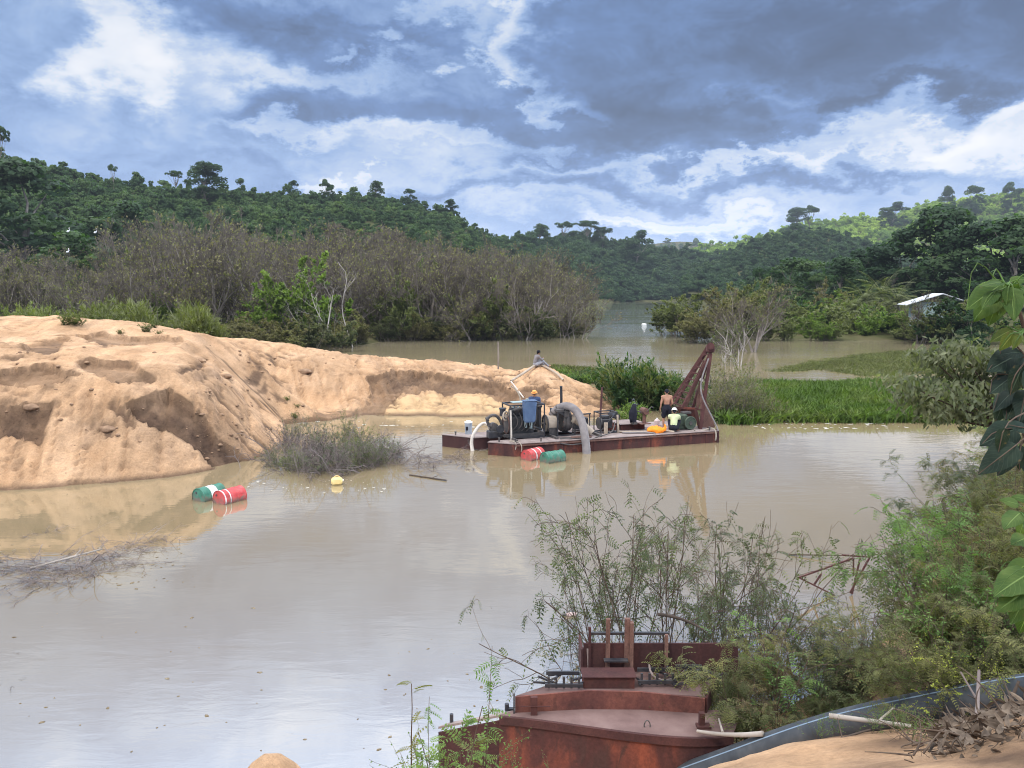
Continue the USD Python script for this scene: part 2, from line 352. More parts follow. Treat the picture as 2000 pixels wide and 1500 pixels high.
DARK = [  # patches of wet dug sand (pixels of the photograph), how deep they are cut, how dark (shade of the hollows painted in)
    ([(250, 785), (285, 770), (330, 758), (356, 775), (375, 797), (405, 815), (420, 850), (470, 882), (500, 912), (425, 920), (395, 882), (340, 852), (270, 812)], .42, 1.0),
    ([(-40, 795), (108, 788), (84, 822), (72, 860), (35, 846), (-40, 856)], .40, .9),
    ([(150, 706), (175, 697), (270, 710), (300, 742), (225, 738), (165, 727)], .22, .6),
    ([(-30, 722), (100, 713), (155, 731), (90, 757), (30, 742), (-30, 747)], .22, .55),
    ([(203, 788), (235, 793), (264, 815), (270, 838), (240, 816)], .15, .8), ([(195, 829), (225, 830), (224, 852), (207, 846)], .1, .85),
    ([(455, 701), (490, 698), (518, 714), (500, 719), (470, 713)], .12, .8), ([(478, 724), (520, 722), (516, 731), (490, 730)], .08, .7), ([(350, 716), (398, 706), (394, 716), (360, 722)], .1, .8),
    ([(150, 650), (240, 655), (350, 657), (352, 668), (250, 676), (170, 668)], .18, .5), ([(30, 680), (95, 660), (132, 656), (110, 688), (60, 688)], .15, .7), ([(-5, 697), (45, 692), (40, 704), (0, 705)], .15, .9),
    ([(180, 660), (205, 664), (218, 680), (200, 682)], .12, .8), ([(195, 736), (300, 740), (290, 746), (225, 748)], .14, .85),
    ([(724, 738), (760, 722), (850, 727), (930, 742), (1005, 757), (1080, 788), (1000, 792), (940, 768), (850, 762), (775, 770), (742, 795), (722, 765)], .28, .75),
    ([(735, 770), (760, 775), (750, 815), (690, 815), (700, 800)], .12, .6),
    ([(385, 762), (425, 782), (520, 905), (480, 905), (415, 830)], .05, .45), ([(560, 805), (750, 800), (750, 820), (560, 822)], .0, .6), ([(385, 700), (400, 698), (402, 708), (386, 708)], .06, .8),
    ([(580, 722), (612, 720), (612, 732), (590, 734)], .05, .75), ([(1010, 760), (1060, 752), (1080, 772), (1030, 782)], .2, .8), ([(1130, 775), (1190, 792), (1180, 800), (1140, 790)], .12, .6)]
def sand_pile():
    step = .085
    X, Y, Q = grid(-31, 8.5, 24.5, 74, step)
    pts = [P(a, b, Y=c) for a, b, c in SAND_POINTS]
    for (a, b, c) in SAND_POINTS[23:42]:
        p = P(a, b, Y=c); pts.append(p + [(-.5), 7, -2.2])
        pts.append(p + [-1, 15, -3.6])
    pts = np.array(pts)
    rb = RBFInterpolator(pts[:, :2], pts[:, 2], smoothing=.03, kernel='thin_plate_spline')
    co = np.stack([X[::5, ::5].ravel(), Y[::5, ::5].ravel()], 1)
    Zc = rb(co).reshape(X[::5, ::5].shape)
    Z = ndimage.map_coordinates(Zc, [np.arange(X.shape[0])[:, None] / 5 + 0 * X, np.arange(X.shape[1])[None] / 5 + 0 * X], order=1, mode='nearest')
    Z = ndimage.gaussian_filter(Z, 3)
    ap = P(1049, 717, Y=49.5); Z = np.maximum(Z, ap[2] - .04 - .42 * np.sqrt((X - ap[0]) ** 2 * .8 + (Y - ap[1]) ** 2 * .5 + .05))
    wx, wy = sheet_fbm(X, Y, .6, 4, 1) * 1.1, sheet_fbm(X, Y, .6, 4, 2) * 1.1
    ins = inside(SAND_EDGE, X + wx, Y + wy)
    din, dout = ndimage.distance_transform_edt(ins) * step, ndimage.distance_transform_edt(~ins) * step
    # ledges left by the digging in the upper part
    st = .85; q = (Z + sheet_fbm(X, Y, .25, 3, 5) * 1.3) / st
    fr = q - np.floor(q); terr = (np.floor(q) + np.clip((fr - .62) / .38, 0, 1) ** 1.0) * st - sheet_fbm(X, Y, .25, 3, 5) * 1.3
    wt = np.clip((Z - 2.5) / .8, 0, 1) * .42 * np.clip(sheet_fbm(X, Y, .12, 3, 9) * 3 + .55, 0, 1)
    Z = Z * (1 - wt) + terr * wt
    Z = Z + sheet_fbm(X, Y, .45, 5, 3) * .55 + sheet_fbm(X, Y, 2.2, 4, 4) * .17 + sheet_fbm(X, Y, 5.0, 2, 71) * .05
    slope_dir = sheet_fbm(X, Y, 1.0, 4, 6, sx=2.6, sy=.33)                      # runnels down the face
    Z += slope_dir * .24 * np.clip(1.2 - np.abs(Z - 1.6) / 2.2, 0, 1)
    U, V = project(X, Y, Z)
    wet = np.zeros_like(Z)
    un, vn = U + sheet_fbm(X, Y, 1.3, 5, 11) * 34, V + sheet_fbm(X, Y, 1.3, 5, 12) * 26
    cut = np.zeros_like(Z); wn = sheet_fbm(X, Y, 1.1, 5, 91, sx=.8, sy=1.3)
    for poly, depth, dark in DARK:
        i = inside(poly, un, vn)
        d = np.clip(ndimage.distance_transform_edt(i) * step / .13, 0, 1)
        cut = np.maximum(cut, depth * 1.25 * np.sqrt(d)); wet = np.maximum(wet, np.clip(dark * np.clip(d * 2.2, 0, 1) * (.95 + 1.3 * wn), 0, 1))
    Z = Z - cut + cut * sheet_fbm(X, Y, 1.6, 4, 14) * 1.2
    crack = np.abs(sheet_fbm(X, Y, .8, 5, 61, sx=.45, sy=1.6)) ; cz = np.clip(sheet_fbm(X, Y, .14, 3, 62) * 5 + .35, 0, 1)
    c_ = np.clip(1 - crack / .022, 0, 1) * cz; Z -= c_ * .10; wet = np.maximum(wet, c_ * .75)
    dash = sheet_fbm(X, Y, 1.5, 5, 81, sx=.5, sy=2.4); zone = np.where((U > 375) & (U < 570) & (V > 685) & (V < 905), 1.0, np.where((U > 715) & (V > 716), .8, .22)); zone = ndimage.gaussian_filter(zone, 6)
    d_ = np.clip((dash - .20 + .14 * zone) / .05, 0, 1) * np.clip(zone * 1.6, .0, 1); Z -= d_ * .07; wet = np.maximum(wet, d_ * (.45 + .4 * zone))
    gul = 1 - 2 * np.abs(sheet_fbm(X + .35 * Y, Y, 1.0, 4, 101, sx=1.7, sy=.16)); face = np.clip((3.6 - Z) / 1.0, 0, 1) * np.clip(Z / .5, 0, 1)
    gl = np.clip((gul - .90) / .10, 0, 1) ** 1.5; Z -= gl * .17 * face; wet = np.maximum(wet, gl * .30 * face)
    dim = np.clip(sheet_fbm(X, Y, 3.2, 2, 103) - .16, 0, 1) * np.clip(sheet_fbm(X, Y, .3, 3, 104) * 5 + .4, 0, 1); Z -= dim * .55; wet = np.maximum(wet, np.clip(dim * 3.5, 0, .45))
    # lumps and holes near the dug faces
    lump = np.clip(sheet_fbm(X, Y, 1.9, 3, 15) - .13, 0, 1) * np.clip(sheet_fbm(X, Y, .22, 3, 16) * 5 + .3, 0, 1)
    Z += lump * .9; wet = np.maximum(wet, np.clip(lump * 9, 0, .6))
    Z = np.where(ins, np.minimum(Z, .95 * din + .04 + .3 * np.sqrt(din)), -.45 * dout)
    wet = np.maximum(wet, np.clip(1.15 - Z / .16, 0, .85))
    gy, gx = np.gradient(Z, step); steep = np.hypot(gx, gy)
    wet = np.maximum(wet, np.clip((steep - 1.25) * .9, 0, .7))  # steep faces darkened: their shade is painted into the sand colour
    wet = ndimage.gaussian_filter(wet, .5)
    yel = ndimage.gaussian_filter(inside([(750, 775), (850, 768), (965, 770), (1010, 795), (1000, 830), (745, 822)], un, vn).astype(float), 3)
    keep = (Z > -.5); fk = keep.ravel()[Q].any(1)
    Zv = np.clip(Z, -.6, None)
    V3 = np.stack([X, Y, Zv], -1).reshape(-1, 3)
    Qk = Q[fk]; used = np.unique(Qk); remap = np.full(len(V3), -1); remap[used] = np.arange(len(used))
    return (V3[used], remap[Qk]), wet.ravel()[used], yel.ravel()[used], (X, Y, Z)
def sand_look(name='sand_look', dry=((.42, .258, .148), (.485, .312, .188), (.55, .368, .236))):
    g = Graph(); p = g('geometry', 'position')
    n = g('noise_texture', 'fac', vector=p, scale=.55, detail=8.0, roughness=.62)
    col = g('rgb_ramp', 'color', fac=n, ramp=[(.3, dry[0]), (.5, dry[1]), (.7, dry[2])])
    st = g('noise_texture', 'fac', vector=g('mapping', 'vector', vector=p, scale=(2.4, .35, .8), rotation=(0, 0, .35)), scale=1.0, detail=7.0, roughness=.65)
    col = g('hsv', 'color', color=col, hue=.5, saturation=1.05, value=g.mr(st, .3, .7, .80, 1.16), fac=1.0)
    gr = g('noise_texture', 'fac', vector=p, scale=14.0, detail=5.0, roughness=.75)
    col = g('hsv', 'color', color=col, hue=.5, saturation=1.0, value=g.mr(gr, .3, .7, .80, 1.18), fac=1.0)
    dampn = g('noise_texture', 'fac', vector=p, scale=.33, detail=6.0, roughness=.6, distortion=.6)
    col = g('hsv', 'color', color=col, hue=.5, saturation=1.0, value=g.mr(dampn, .36, .60, .80, 1.06), fac=1.0)
    wet_shade_col = g('rgb_ramp', 'color', fac=g('noise_texture', 'fac', vector=p, scale=3.0, detail=6.0), ramp=[(.3, (.048, .030, .021)), (.7, (.125, .077, .051))])
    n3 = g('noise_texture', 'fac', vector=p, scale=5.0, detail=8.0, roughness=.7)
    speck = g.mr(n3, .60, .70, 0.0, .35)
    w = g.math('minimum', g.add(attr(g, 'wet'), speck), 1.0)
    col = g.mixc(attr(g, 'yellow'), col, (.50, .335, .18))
    col = g.mixc(w, col, wet_shade_col)
    h = g('noise_texture', 'fac', vector=p, scale=9.0, detail=9.0, roughness=.7)
    nor = g('bump', 'normal', height=h, strength=1.0, distance=.07)
    return g.make(name, surface=g('principled_bsdf', 'BSDF', base_color=col, roughness=.92, specular_ior_level=.12, normal=nor))
SAND = sand_look()
_m, _wet_shade, _yel, SF = sand_pile()
put('sand_pile', _m, SAND, smooth=True, attrs={'wet': _wet_shade, 'yellow': _yel}, kind='structure')
tag('/World/sand_pile', 'long heap of dredged orange sand with dark dug hollows', 'sand')
def sand_z(x, y):
    X, Y, Z = SF
    return float(ndimage.map_coordinates(Z, [[(y - Y[0, 0]) / .085], [(x - X[0, 0]) / .085]], order=1, mode='nearest')[0])
def on_sand(px, py):
    """the sand surface seen at a pixel"""
    r = ray(px, py)
    for t in np.arange(24, 74, .05):
        p = np.array([0, 0, EYE]) + r * t / r[1]
        if p[2] < sand_z(p[0], p[1]): return p
    return P(px, py, Y=50)

# ------------------------------------------------------------------ land on both sides
def polar_land(name, label, pxs, rows, zfun, mat, jitter=1.0):
    U, R = np.meshgrid(pxs, rows); Yd, Z = zfun(U, R)
    X = (U - 1000) / F / math.cos(pitch) * Yd
    X = X + sheet_fbm(X, Yd, .08, 3, 3) * 2 * jitter
    ny, nx = U.shape; i = (np.arange(ny - 1)[:, None] * nx + np.arange(nx - 1)[None]).ravel()
    q = np.stack([i, i + 1, i + nx + 1, i + nx], 1)
    V = np.stack([X, Yd, Z], -1)
    put(name, (V.reshape(-1, 3), q), mat, smooth=True, kind='structure'); tag('/World/' + name, label, 'land')
    return V
def itp(pts): a = np.array(pts, float); return lambda u: np.interp(u, a[:, 0], a[:, 1])
def ground(px, Y):
    u = np.array([float(px)])
    if px < 1290 or (px < 1500 and Y > 640):
        s, f, r = L_SHORE(u), L_FOOT(u), L_RIDGE(u); f = np.maximum(f, s + 4); R = np.where(Y < f, (Y - s) / (f - s), np.where(Y < r, 1 + (Y - f) / (r - f), 2 + (Y - r) / r / .35)); return float(left_land(u, np.clip(R, 0, 3))[1][0])
    if Y > 820: return float(ridge(u, np.array([(Y - 820) / 330.]))[1][0])
    s = R_SHORE(u); return float(right_land(u, np.clip((Y - s) / (900 - s), 0, 1) ** (1 / 1.8))[1][0])
def row_z(row, Yd): return EYE + (ROW - row) / F * Yd * 1.006
soil = shade('forest_floor_look', [(.035, .045, .015), (.06, .06, .025), (.09, .075, .04)], .15, rough=1.0, spec=.05)

L_SHORE = itp([(-1200, 62), (0, 66), (300, 72), (500, 82), (700, 100), (760, 112), (1000, 113), (1100, 116), (1140, 122), (1158, 180), (1166, 330), (1180, 480), (1205, 600), (1330, 640), (1500, 660), (1700, 700)])
L_FOOT = itp([(-1200, 190), (600, 200), (900, 230), (1000, 300), (1100, 420), (1180, 560), (1250, 640), (1500, 680), (1700, 720)])
L_RIDGE = itp([(-1200, 340), (0, 350), (600, 420), (900, 480), (1000, 600), (1100, 740), (1250, 800), (1500, 840), (1700, 860)])
L_ROW = itp([(-1200, 180), (-200, 275), (0, 318), (100, 342), (200, 364), (320, 386), (450, 390), (600, 398), (740, 396), (800, 408), (880, 426), (915, 452), (1000, 480), (1060, 484), (1130, 470), (1200, 482), (1280, 498), (1370, 504), (1450, 516), (1700, 530)])
def left_land(U, R):
    s, f, r = L_SHORE(U), L_FOOT(U), L_RIDGE(U); f = np.maximum(f, s + 4); zr = row_z(L_ROW(U), r)
    Yd = np.where(R < 1, s + (f - s) * R, np.where(R < 2, f + (r - f) * (R - 1), r * (1 + .35 * (R - 2))))
    flat = -.6 + 3.2 * np.clip((Yd - s) / 45, 0, 1) ** .6
    t = np.clip(R - 1, 0, 1); t = t ** 1.05
    Z = flat + (zr - flat) * t * (1 - .0 * t)
    Z = np.where(R > 2, zr - (R - 2) * zr * .7, Z)
    return Yd, Z + sheet_fbm(U, Yd, .02, 4, 21) * np.clip(R - 1, 0, .6) * 14 * np.clip(2.2 - R, 0, 1)
LEFT = polar_land('left_hill', 'wooded hill falling to the river on the left', np.arange(-1200, 1701, 12), np.r_[np.linspace(0, 1, 16)[:-1], np.linspace(1, 2, 26), 2.5, 3], left_land, soil)
R_SHORE = itp([(1290, 640), (1320, 600), (1400, 330), (1470, 170), (1490, 118), (1600, 114), (1800, 110), (2000, 100), (2600, 90), (3200, 90)])
def right_land(U, R):
    s = R_SHORE(U); Yd = s + (900 - s) * R ** 1.8
    return Yd, -.5 + 2.4 * np.clip((Yd - s) / 30, 0, 1) ** .6 + np.clip((Yd - s - 30) / 600, 0, 1) * 16 + sheet_fbm(U, Yd, .03, 3, 31) * 1.0
RIGHT = polar_land('right_bank', 'low wooded bank on the right of the river', np.arange(1290, 3201, 14), np.linspace(0, 1, 36), right_land, soil)
M_ROW = itp([(1330, 545), (1400, 520), (1440, 492), (1490, 474), (1550, 462), (1620, 466), (1680, 486), (1740, 510), (1850, 540)])
def mound(U, R):
    Yd = 480 + 200 * R; zr = row_z(M_ROW(U), 680.)
    return np.where(R > 1, 680 + 300 * (R - 1), Yd), np.where(R > 1, zr * (1 - .6 * (R - 1)), 6 + (zr - 6) * R ** .9)
MOUND = polar_land('middle_hill', 'dark rounded wooded hill in the middle distance', np.arange(1330, 1851, 10), np.r_[np.linspace(0, 1, 14), 1.5, 2], mound, soil)
S_ROW = itp([(1240, 520), (1330, 505), (1380, 498), (1450, 478), (1550, 448), (1600, 442), (1700, 434), (1800, 410), (1900, 394), (2000, 382), (2200, 340), (2600, 330), (3200, 360)])
def ridge(U, R):
    Yd = 820 + 330 * R; zr = row_z(S_ROW(U), 1150.)
    return np.where(R > 1, 1150 + 500 * (R - 1), Yd), np.where(R > 1, zr * (1 - .6 * (R - 1)), 8 + (zr - 8) * R ** .85) + sheet_fbm(U, Yd, .02, 4, 41) * 22 * np.clip(R, 0, .8)
RIDGE = polar_land('right_hill', 'bright green hill rising on the right', np.arange(1240, 3201, 12), np.r_[np.linspace(0, 1, 22), 1.5, 2], ridge, soil)
D_ROW = itp([(1200, 490), (1290, 476), (1330, 474), (1380, 478), (1500, 500)])
def distant(U, R):
    Yd = 1500 + 500 * R; zr = row_z(D_ROW(U), 2000.)
    return Yd, np.where(R > 1, zr * .5, 5 + (zr - 5) * np.clip(R, 0, 1))
DIST = polar_land('distant_hill', 'small far hill at the end of the valley', np.arange(1100, 1561, 20), np.array([0, .25, .5, .75, 1, 1.5]), distant, soil)

# ------------------------------------------------------------------ the near bank on which the viewer stands
NB = [(0, -6, 5.3), (-8, -6, 5.3), (8, -6, 5.6), (0, 0, 4.95), (-8, 0, 4.9), (8, 0, 5.6), (-8, 4, 3.3), (-3, 4, 3.7), (0, 4, 3.9), (1.5, 4, 3.95), (-8, 8, -.4), (-3, 8, .6), (0, 8, .8), (1.0, 8, 1.2),
      (-8, 12, -2), (-3, 11, -1.5), (0, 11, -1.2), (1.5, 11, -.5), (3, 11.8, -.3), (4, 14, -.8), (6.4, 14.5, 0), (9.4, 18, -.1), (14, 25, -.1), (19, 32, -.1), (23, 37, -.1), (26, 43, -.1), (34, 60, 0),
      (9.6, 14, 2.2), (13, 18, 1.8), (18, 24, 1.8), (23, 31, 1.8), (29, 38, 1.8), (14, 14, 4.5), (22, 20, 5), (30, 30, 5), (40, 45, 4), (50, 60, 4), (-2, 16, -2.5), (2, 20, -2.5), (6, 28, -2.5), (10, 36, -2.5), (16, 44, -2.5), (24, 55, -2), (60, 20, 8), (60, 60, 6), (-14, 10, -2), (-14, 0, 4), (-14, 4, 2)] + \
     [tuple(P(a, b, Y=c)) for a, b, c in [(1400, 1500, 6.6), (1480, 1456, 7.3), (1560, 1452, 7.4), (1640, 1432, 7.7), (1720, 1425, 7.9), (1800, 1440, 7.6), (1700, 1490, 6.3), (1900, 1440, 6.6), (1950, 1430, 5.9), (2000, 1395, 5.8), (2100, 1330, 5.8), (2000, 1480, 5.0), (2100, 1400, 7.2), (2300, 1330, 6), (2300, 1250, 8), (1900, 1400, 8.4), (2050, 1330, 8.6), (1780, 1400, 9.4), (1650, 1430, 9.8)]]
def near_bank():
    step = .07
    parts = []
    pts = np.array(NB); rb = RBFInterpolator(pts[:, :2], pts[:, 2], smoothing=.02, kernel='linear')
    out = []
    X, Y, Q = grid(-6, 9, -5, 14, step)
    co = np.stack([X[::4, ::4].ravel(), Y[::4, ::4].ravel()], 1); Zc = rb(co).reshape(X[::4, ::4].shape)
    Z = ndimage.map_coordinates(Zc, [np.arange(X.shape[0])[:, None] / 4 + 0 * X, np.arange(X.shape[1])[None] / 4 + 0 * X], order=1, mode='nearest')
    Z = ndimage.gaussian_filter(Z, 4)
    a = P(505, 1473, Y=4.1)
    Z = np.maximum(Z, a[2] - .10 - 1.15 * np.hypot((X - a[0]) / 1.0, (Y - a[1] - .12) / 1.4) ** 1.6 * 2.2) if True else Z
    Z += sheet_fbm(X, Y, .9, 5, 51) * .22 + sheet_fbm(X, Y, 5, 4, 52) * .05
    wet = np.clip(sheet_fbm(X, Y, .9, 5, 53) * 3.2 - .25 + np.clip((X - 3.6) * .5, 0, .8), 0, .85)
    U, V = project(X, np.maximum(Y, 1), Z); wet = np.maximum(wet, np.where(Y > 4.5, np.clip((U - 1600) / 160, 0, 1) * np.clip(.45 + sheet_fbm(X, Y, 1.6, 5, 57) * 2.6, 0, .95), 0))
    put('near_bank', (np.stack([X, Y, Z], -1).reshape(-1, 3), Q), SAND, smooth=True, attrs={'wet': wet.ravel(), 'yellow': 0 * wet.ravel()}, kind='structure')
    tag('/World/near_bank', 'sandy bank in the foreground under the pipe', 'bank')
    X2, Y2, Q2 = grid(-14, 62, -6, 62, .5)
    Z2 = rb(np.stack([X2.ravel(), Y2.ravel()], 1)).reshape(X2.shape)
    Z2 = Z2 + sheet_fbm(X2, Y2, .4, 4, 55) * .4
    hole = (X2 > -5.7) & (X2 < 8.7) & (Y2 > -4.7) & (Y2 < 13.7)
    Z2 = np.where(hole, Z2 - .5, Z2 - .06)
    put('right_shore', (np.stack([X2, Y2, Z2], -1).reshape(-1, 3), Q2), mud_look, smooth=True, kind='structure')
    tag('/World/right_shore', 'overgrown muddy shore on the right', 'bank')
    return lambda x, y: float(ndimage.map_coordinates(Z, [[(y + 5) / step], [(x + 6) / step]], order=1, mode='nearest')[0]) if (-6 < x < 9 and -5 < y < 14) else float(rb(np.array([[x, y]]))[0])
bank_z = near_bank()

# ------------------------------------------------------------------ plants: shapes
def turn(rng, d, ang):
    o = rng.normal(size=3); o -= d * (o @ d); o /= np.linalg.norm(o) + 1e-9
    return d * math.cos(ang) + o * math.sin(ang)
def grow(rng, starts, levels, kids, ratio, spread, up, wob, segs=4, rratio=.55, first=.25, taper=.5, sag=0.0):
    """branching sticks: returns rows (ax ay az bx by bz ra rb level) and the ends"""
    rows, tips, stack = [], [], [(np.array(p, float), np.array(d, float) / np.linalg.norm(d), L, r, 0) for p, d, L, r in starts]
    while stack:
        p, d, L, r, lv = stack.pop()
        pts = [p]; ds = [d]
        for k in range(segs):
            d = d + rng.normal(size=3) * wob + np.array([0, 0, up - sag * lv]) ; d /= np.linalg.norm(d)
            q = p + d * L / segs; ra, rb = r * (1 - taper * k / segs), r * (1 - taper * (k + 1) / segs)
            rows.append((*p, *q, ra, rb, lv)); p = q; pts.append(p); ds.append(d)
        tips.append((*p, *d, lv))
        if lv + 1 < levels:
            n = kids[lv] if np.ndim(kids) else kids
            for _ in range(n):
                t = first + (1 - first) * rng.random(); k = min(int(t * segs), segs - 1); f = t * segs - k
                a = pts[k] * (1 - f) + pts[k + 1] * f
                stack.append((a, turn(rng, ds[k + 1], spread * (.6 + .8 * rng.random())), L * ratio * (.6 + .7 * rng.random()) * (1.15 - .4 * t), r * rratio * (1 - taper * t * .6), lv + 1))
    return np.array(rows), np.array(tips)
def sticks(rows, sides=3): return segs_mesh(rows[:, :3], rows[:, 3:6], rows[:, 6], rows[:, 7], sides)
def join(*ms):
    b = MB()
    for m in ms: b.add(m)
    return b.mesh()
def ball_dirs(rng, n, low=-.4):
    d = unit(rng.normal(size=(n * 2, 3))); d = d[d[:, 2] > low][:n]; return d
def crown(rng, lobes, n, size, low=-.3, mixn=.65, asp=.7, ragged=.18):
    """leaf clumps on the shells of several lobes (x y z r flat): vertices, faces, soft normals"""
    lobes = np.array(lobes, float); w = lobes[:, 3] ** 2; which = rng.choice(len(lobes), n, p=w / w.sum())
    d = unit(rng.normal(size=(n, 3))); d[:, 2] = np.where(d[:, 2] < low, -d[:, 2] * .6, d[:, 2]); d = unit(d)
    L = lobes[which]; rad = L[:, 3] * (.90 - ragged + 2 * ragged * rng.random(n)); pos = L[:, :3] + d * rad[:, None] * np.stack([np.ones(n), np.ones(n), L[:, 4]], 1)
    nr = unit(d + rng.normal(size=(n, 3)) * .55); t = unit(np.cross(nr, rng.normal(size=(n, 3))))
    s = size * (.6 + .8 * rng.random(n))
    V, Fc = leaf_quads(pos - t * s[:, None] * .5, t, nr, s, s * asp, 0)
    cen = lobes[:, :3].mean(0); soft = unit(unit(pos - cen) * .35 + d * mixn + nr * .35 + [0, 0, .12])
    return (V, Fc), np.repeat(soft, 4, 0)
def dome_lobes(rng, k, R, H, z0, flat=.75, r=(.28, .5), top=False):
    out = []
    for _ in range(k):
        a, q = rng.random() * 2 * PI, rng.random() ** .5; h = rng.random() if not top else .35 + .65 * rng.random()
        rr = R * q * math.sqrt(max(0, 1 - (h * .9) ** 2)) if not top else R * q
        out.append((rr * math.cos(a), rr * math.sin(a), z0 + H * h, R * (r[0] + (r[1] - r[0]) * rng.random()), flat))
    return out

# leaf colours
def green(name, a, b, c, scale=.12, tr=.25, rough=.65, fine=2.2):
    def extra(g, col):
        n = g('noise_texture', 'fac', vector=g('geometry', 'position'), scale=fine, detail=3.0)
        return g('hsv', 'color', color=col, hue=.5, saturation=1.0, value=g.mr(n, .3, .7, .6, 1.45), fac=1.0)
    return shade(name, [a, b, c], scale, rough=rough, spec=.2, trans=tr, extra=extra)
FOREST = green('forest_leaf_look', (.014, .034, .014), (.034, .066, .020), (.088, .130, .034), .10)
FOREST_DARK = green('dark_leaf_look', (.010, .026, .012), (.024, .050, .018), (.052, .082, .026), .09)
FOREST_SUN = green('bright_leaf_look', (.050, .100, .020), (.150, .225, .034), (.290, .370, .060), .022)  # sunshine on the right hill, painted in as a brighter leaf colour
OLIVE = green('olive_leaf_look', (.066, .076, .030), (.098, .110, .042), (.140, .152, .056), .3)
BROWNGREEN = green('brown_green_leaf_look', (.105, .088, .050), (.135, .120, .058), (.15, .16, .062), .2)
FRESH = green('fresh_leaf_look', (.075, .115, .024), (.105, .155, .030), (.15, .21, .04), .4)
OLIVE_GREY = green('grey_olive_leaf_look', (.060, .070, .036), (.085, .092, .048), (.115, .12, .065), .25)
WEED_G = green('weed_leaf_look', (.075, .092, .030), (.11, .13, .042), (.155, .17, .06), .5)
SCRUB = green('brown_scrub_look', (.075, .060, .045), (.10, .08, .055), (.095, .10, .045), .1, tr=.15)
BARK = shade('bark_look', [(.11, .09, .075), (.19, .16, .135), (.29, .255, .22)], .8, coord='pos', rough=.95, spec=.1)
BARK_PALE = shade('pale_bark_look', [(.22, .195, .17), (.32, .285, .25), (.42, .38, .335)], 1.5, rough=.9, spec=.1)
TWIG = shade('twig_look', [(.066, .055, .044), (.110, .092, .075), (.185, .158, .13)], .16, rough=.95, spec=.05)
TWIG_DARK = shade('dark_twig_look', [(.055, .042, .035), (.09, .07, .055)], 2.0, rough=.95, spec=.05)

# ------------------------------------------------------------------ the wooded hills: one mass of crowns each
def clump_protos(mat, seed, n=8, count=420):
    out = []
    for i in range(n):
        rng = np.random.default_rng(seed + i); shape = i % 4
        R, H, k, flat = [(3.4, 4.2, 11, .85), (3.9, 2.6, 14, .6), (2.7, 5.0, 13, .9), (3.0, 3.4, 9, 1.0)][shape]; R *= .85 + .3 * rng.random(); H *= .85 + .3 * rng.random()
        m, nr = crown(rng, dome_lobes(rng, k, R * .78, H, 1.0, flat, (.18, .48)), int(count * 1.5), .74, mixn=.5, asp=.6, ragged=.30); out.append((m, nr, mat))
    return out
def on_land(zfun, U, R):
    Yd, Z = zfun(U, R); return np.stack([(U - 1000) / F / math.cos(pitch) * Yd, Yd, Z], -1)
def forest(name, label, zfun, n, urange, rrange, mat, seed, size=(.7, 1.5), power=1.0, keep=None, count=420):
    rng = np.random.default_rng(seed); U = rng.uniform(*urange, n); R = rrange[0] + (rrange[1] - rrange[0]) * rng.random(n) ** power
    p = on_land(zfun, U, R)
    if keep is not None: k = keep(U, R, p); p = p[k]; n = len(p)
    s = rng.uniform(*size, n); s *= np.where(rng.random(n) < .10, 1.55, 1.0)
    scatter(name, label, 'forest', clump_protos(mat, seed, count=count), np.c_[p[:, :2], p[:, 2] - .8 * s, rng.random(n) * 6.28, s, rng.integers(0, 8, n), rng.uniform(.75, 1.25, n)])
brown_zone = lambda U, R, p: (U > 430) & (U < 1020) & (R < 1.52 + .12 * np.sin(U * .02)) & (R > 1.12)
forest('hill_forest', 'dense dark green woodland covering the left hill', left_land, 7600, (-420, 1010), (1.0, 2.03), FOREST, 100, size=(.42, .9), keep=lambda U, R, p: ~(brown_zone(U, R, p) & (np.random.default_rng(1).random(len(U)) < .75)))
forest('hill_scrub', 'brown leafless scrub on the terraces of the left hill', left_land, 2200, (420, 1030), (1.05, 1.55), SCRUB, 120, size=(.3, .6), keep=brown_zone, count=260)
forest('river_forest', 'dark woodland on the slope where the river bends', left_land, 4200, (1000, 1560), (.9, 2.03), FOREST_DARK, 140, size=(.8, 1.6))
forest('bank_forest', 'mixed dark woodland behind the right bank', right_land, 2300, (1330, 2600), (.34, 1.0), FOREST_DARK, 160, size=(.8, 1.6), power=.8, keep=lambda U, R, p: p[:, 1] > 200)
forest('middle_hill_forest', 'even dark woodland over the rounded middle hill', mound, 1700, (1330, 1850), (.0, 1.1), FOREST_DARK, 180, size=(.8, 1.4))
forest('right_hill_forest', 'yellow-green woodland coloured as sunlit covering the right hill', ridge, 6000, (1240, 2500), (.0, 1.04), FOREST_SUN, 200, size=(1.0, 2.0))
forest('distant_hill_forest', 'bluish woodland on the small far hill', distant, 300, (1200, 1500), (.0, 1.05), FOREST, 220, size=(2.2, 3.2))

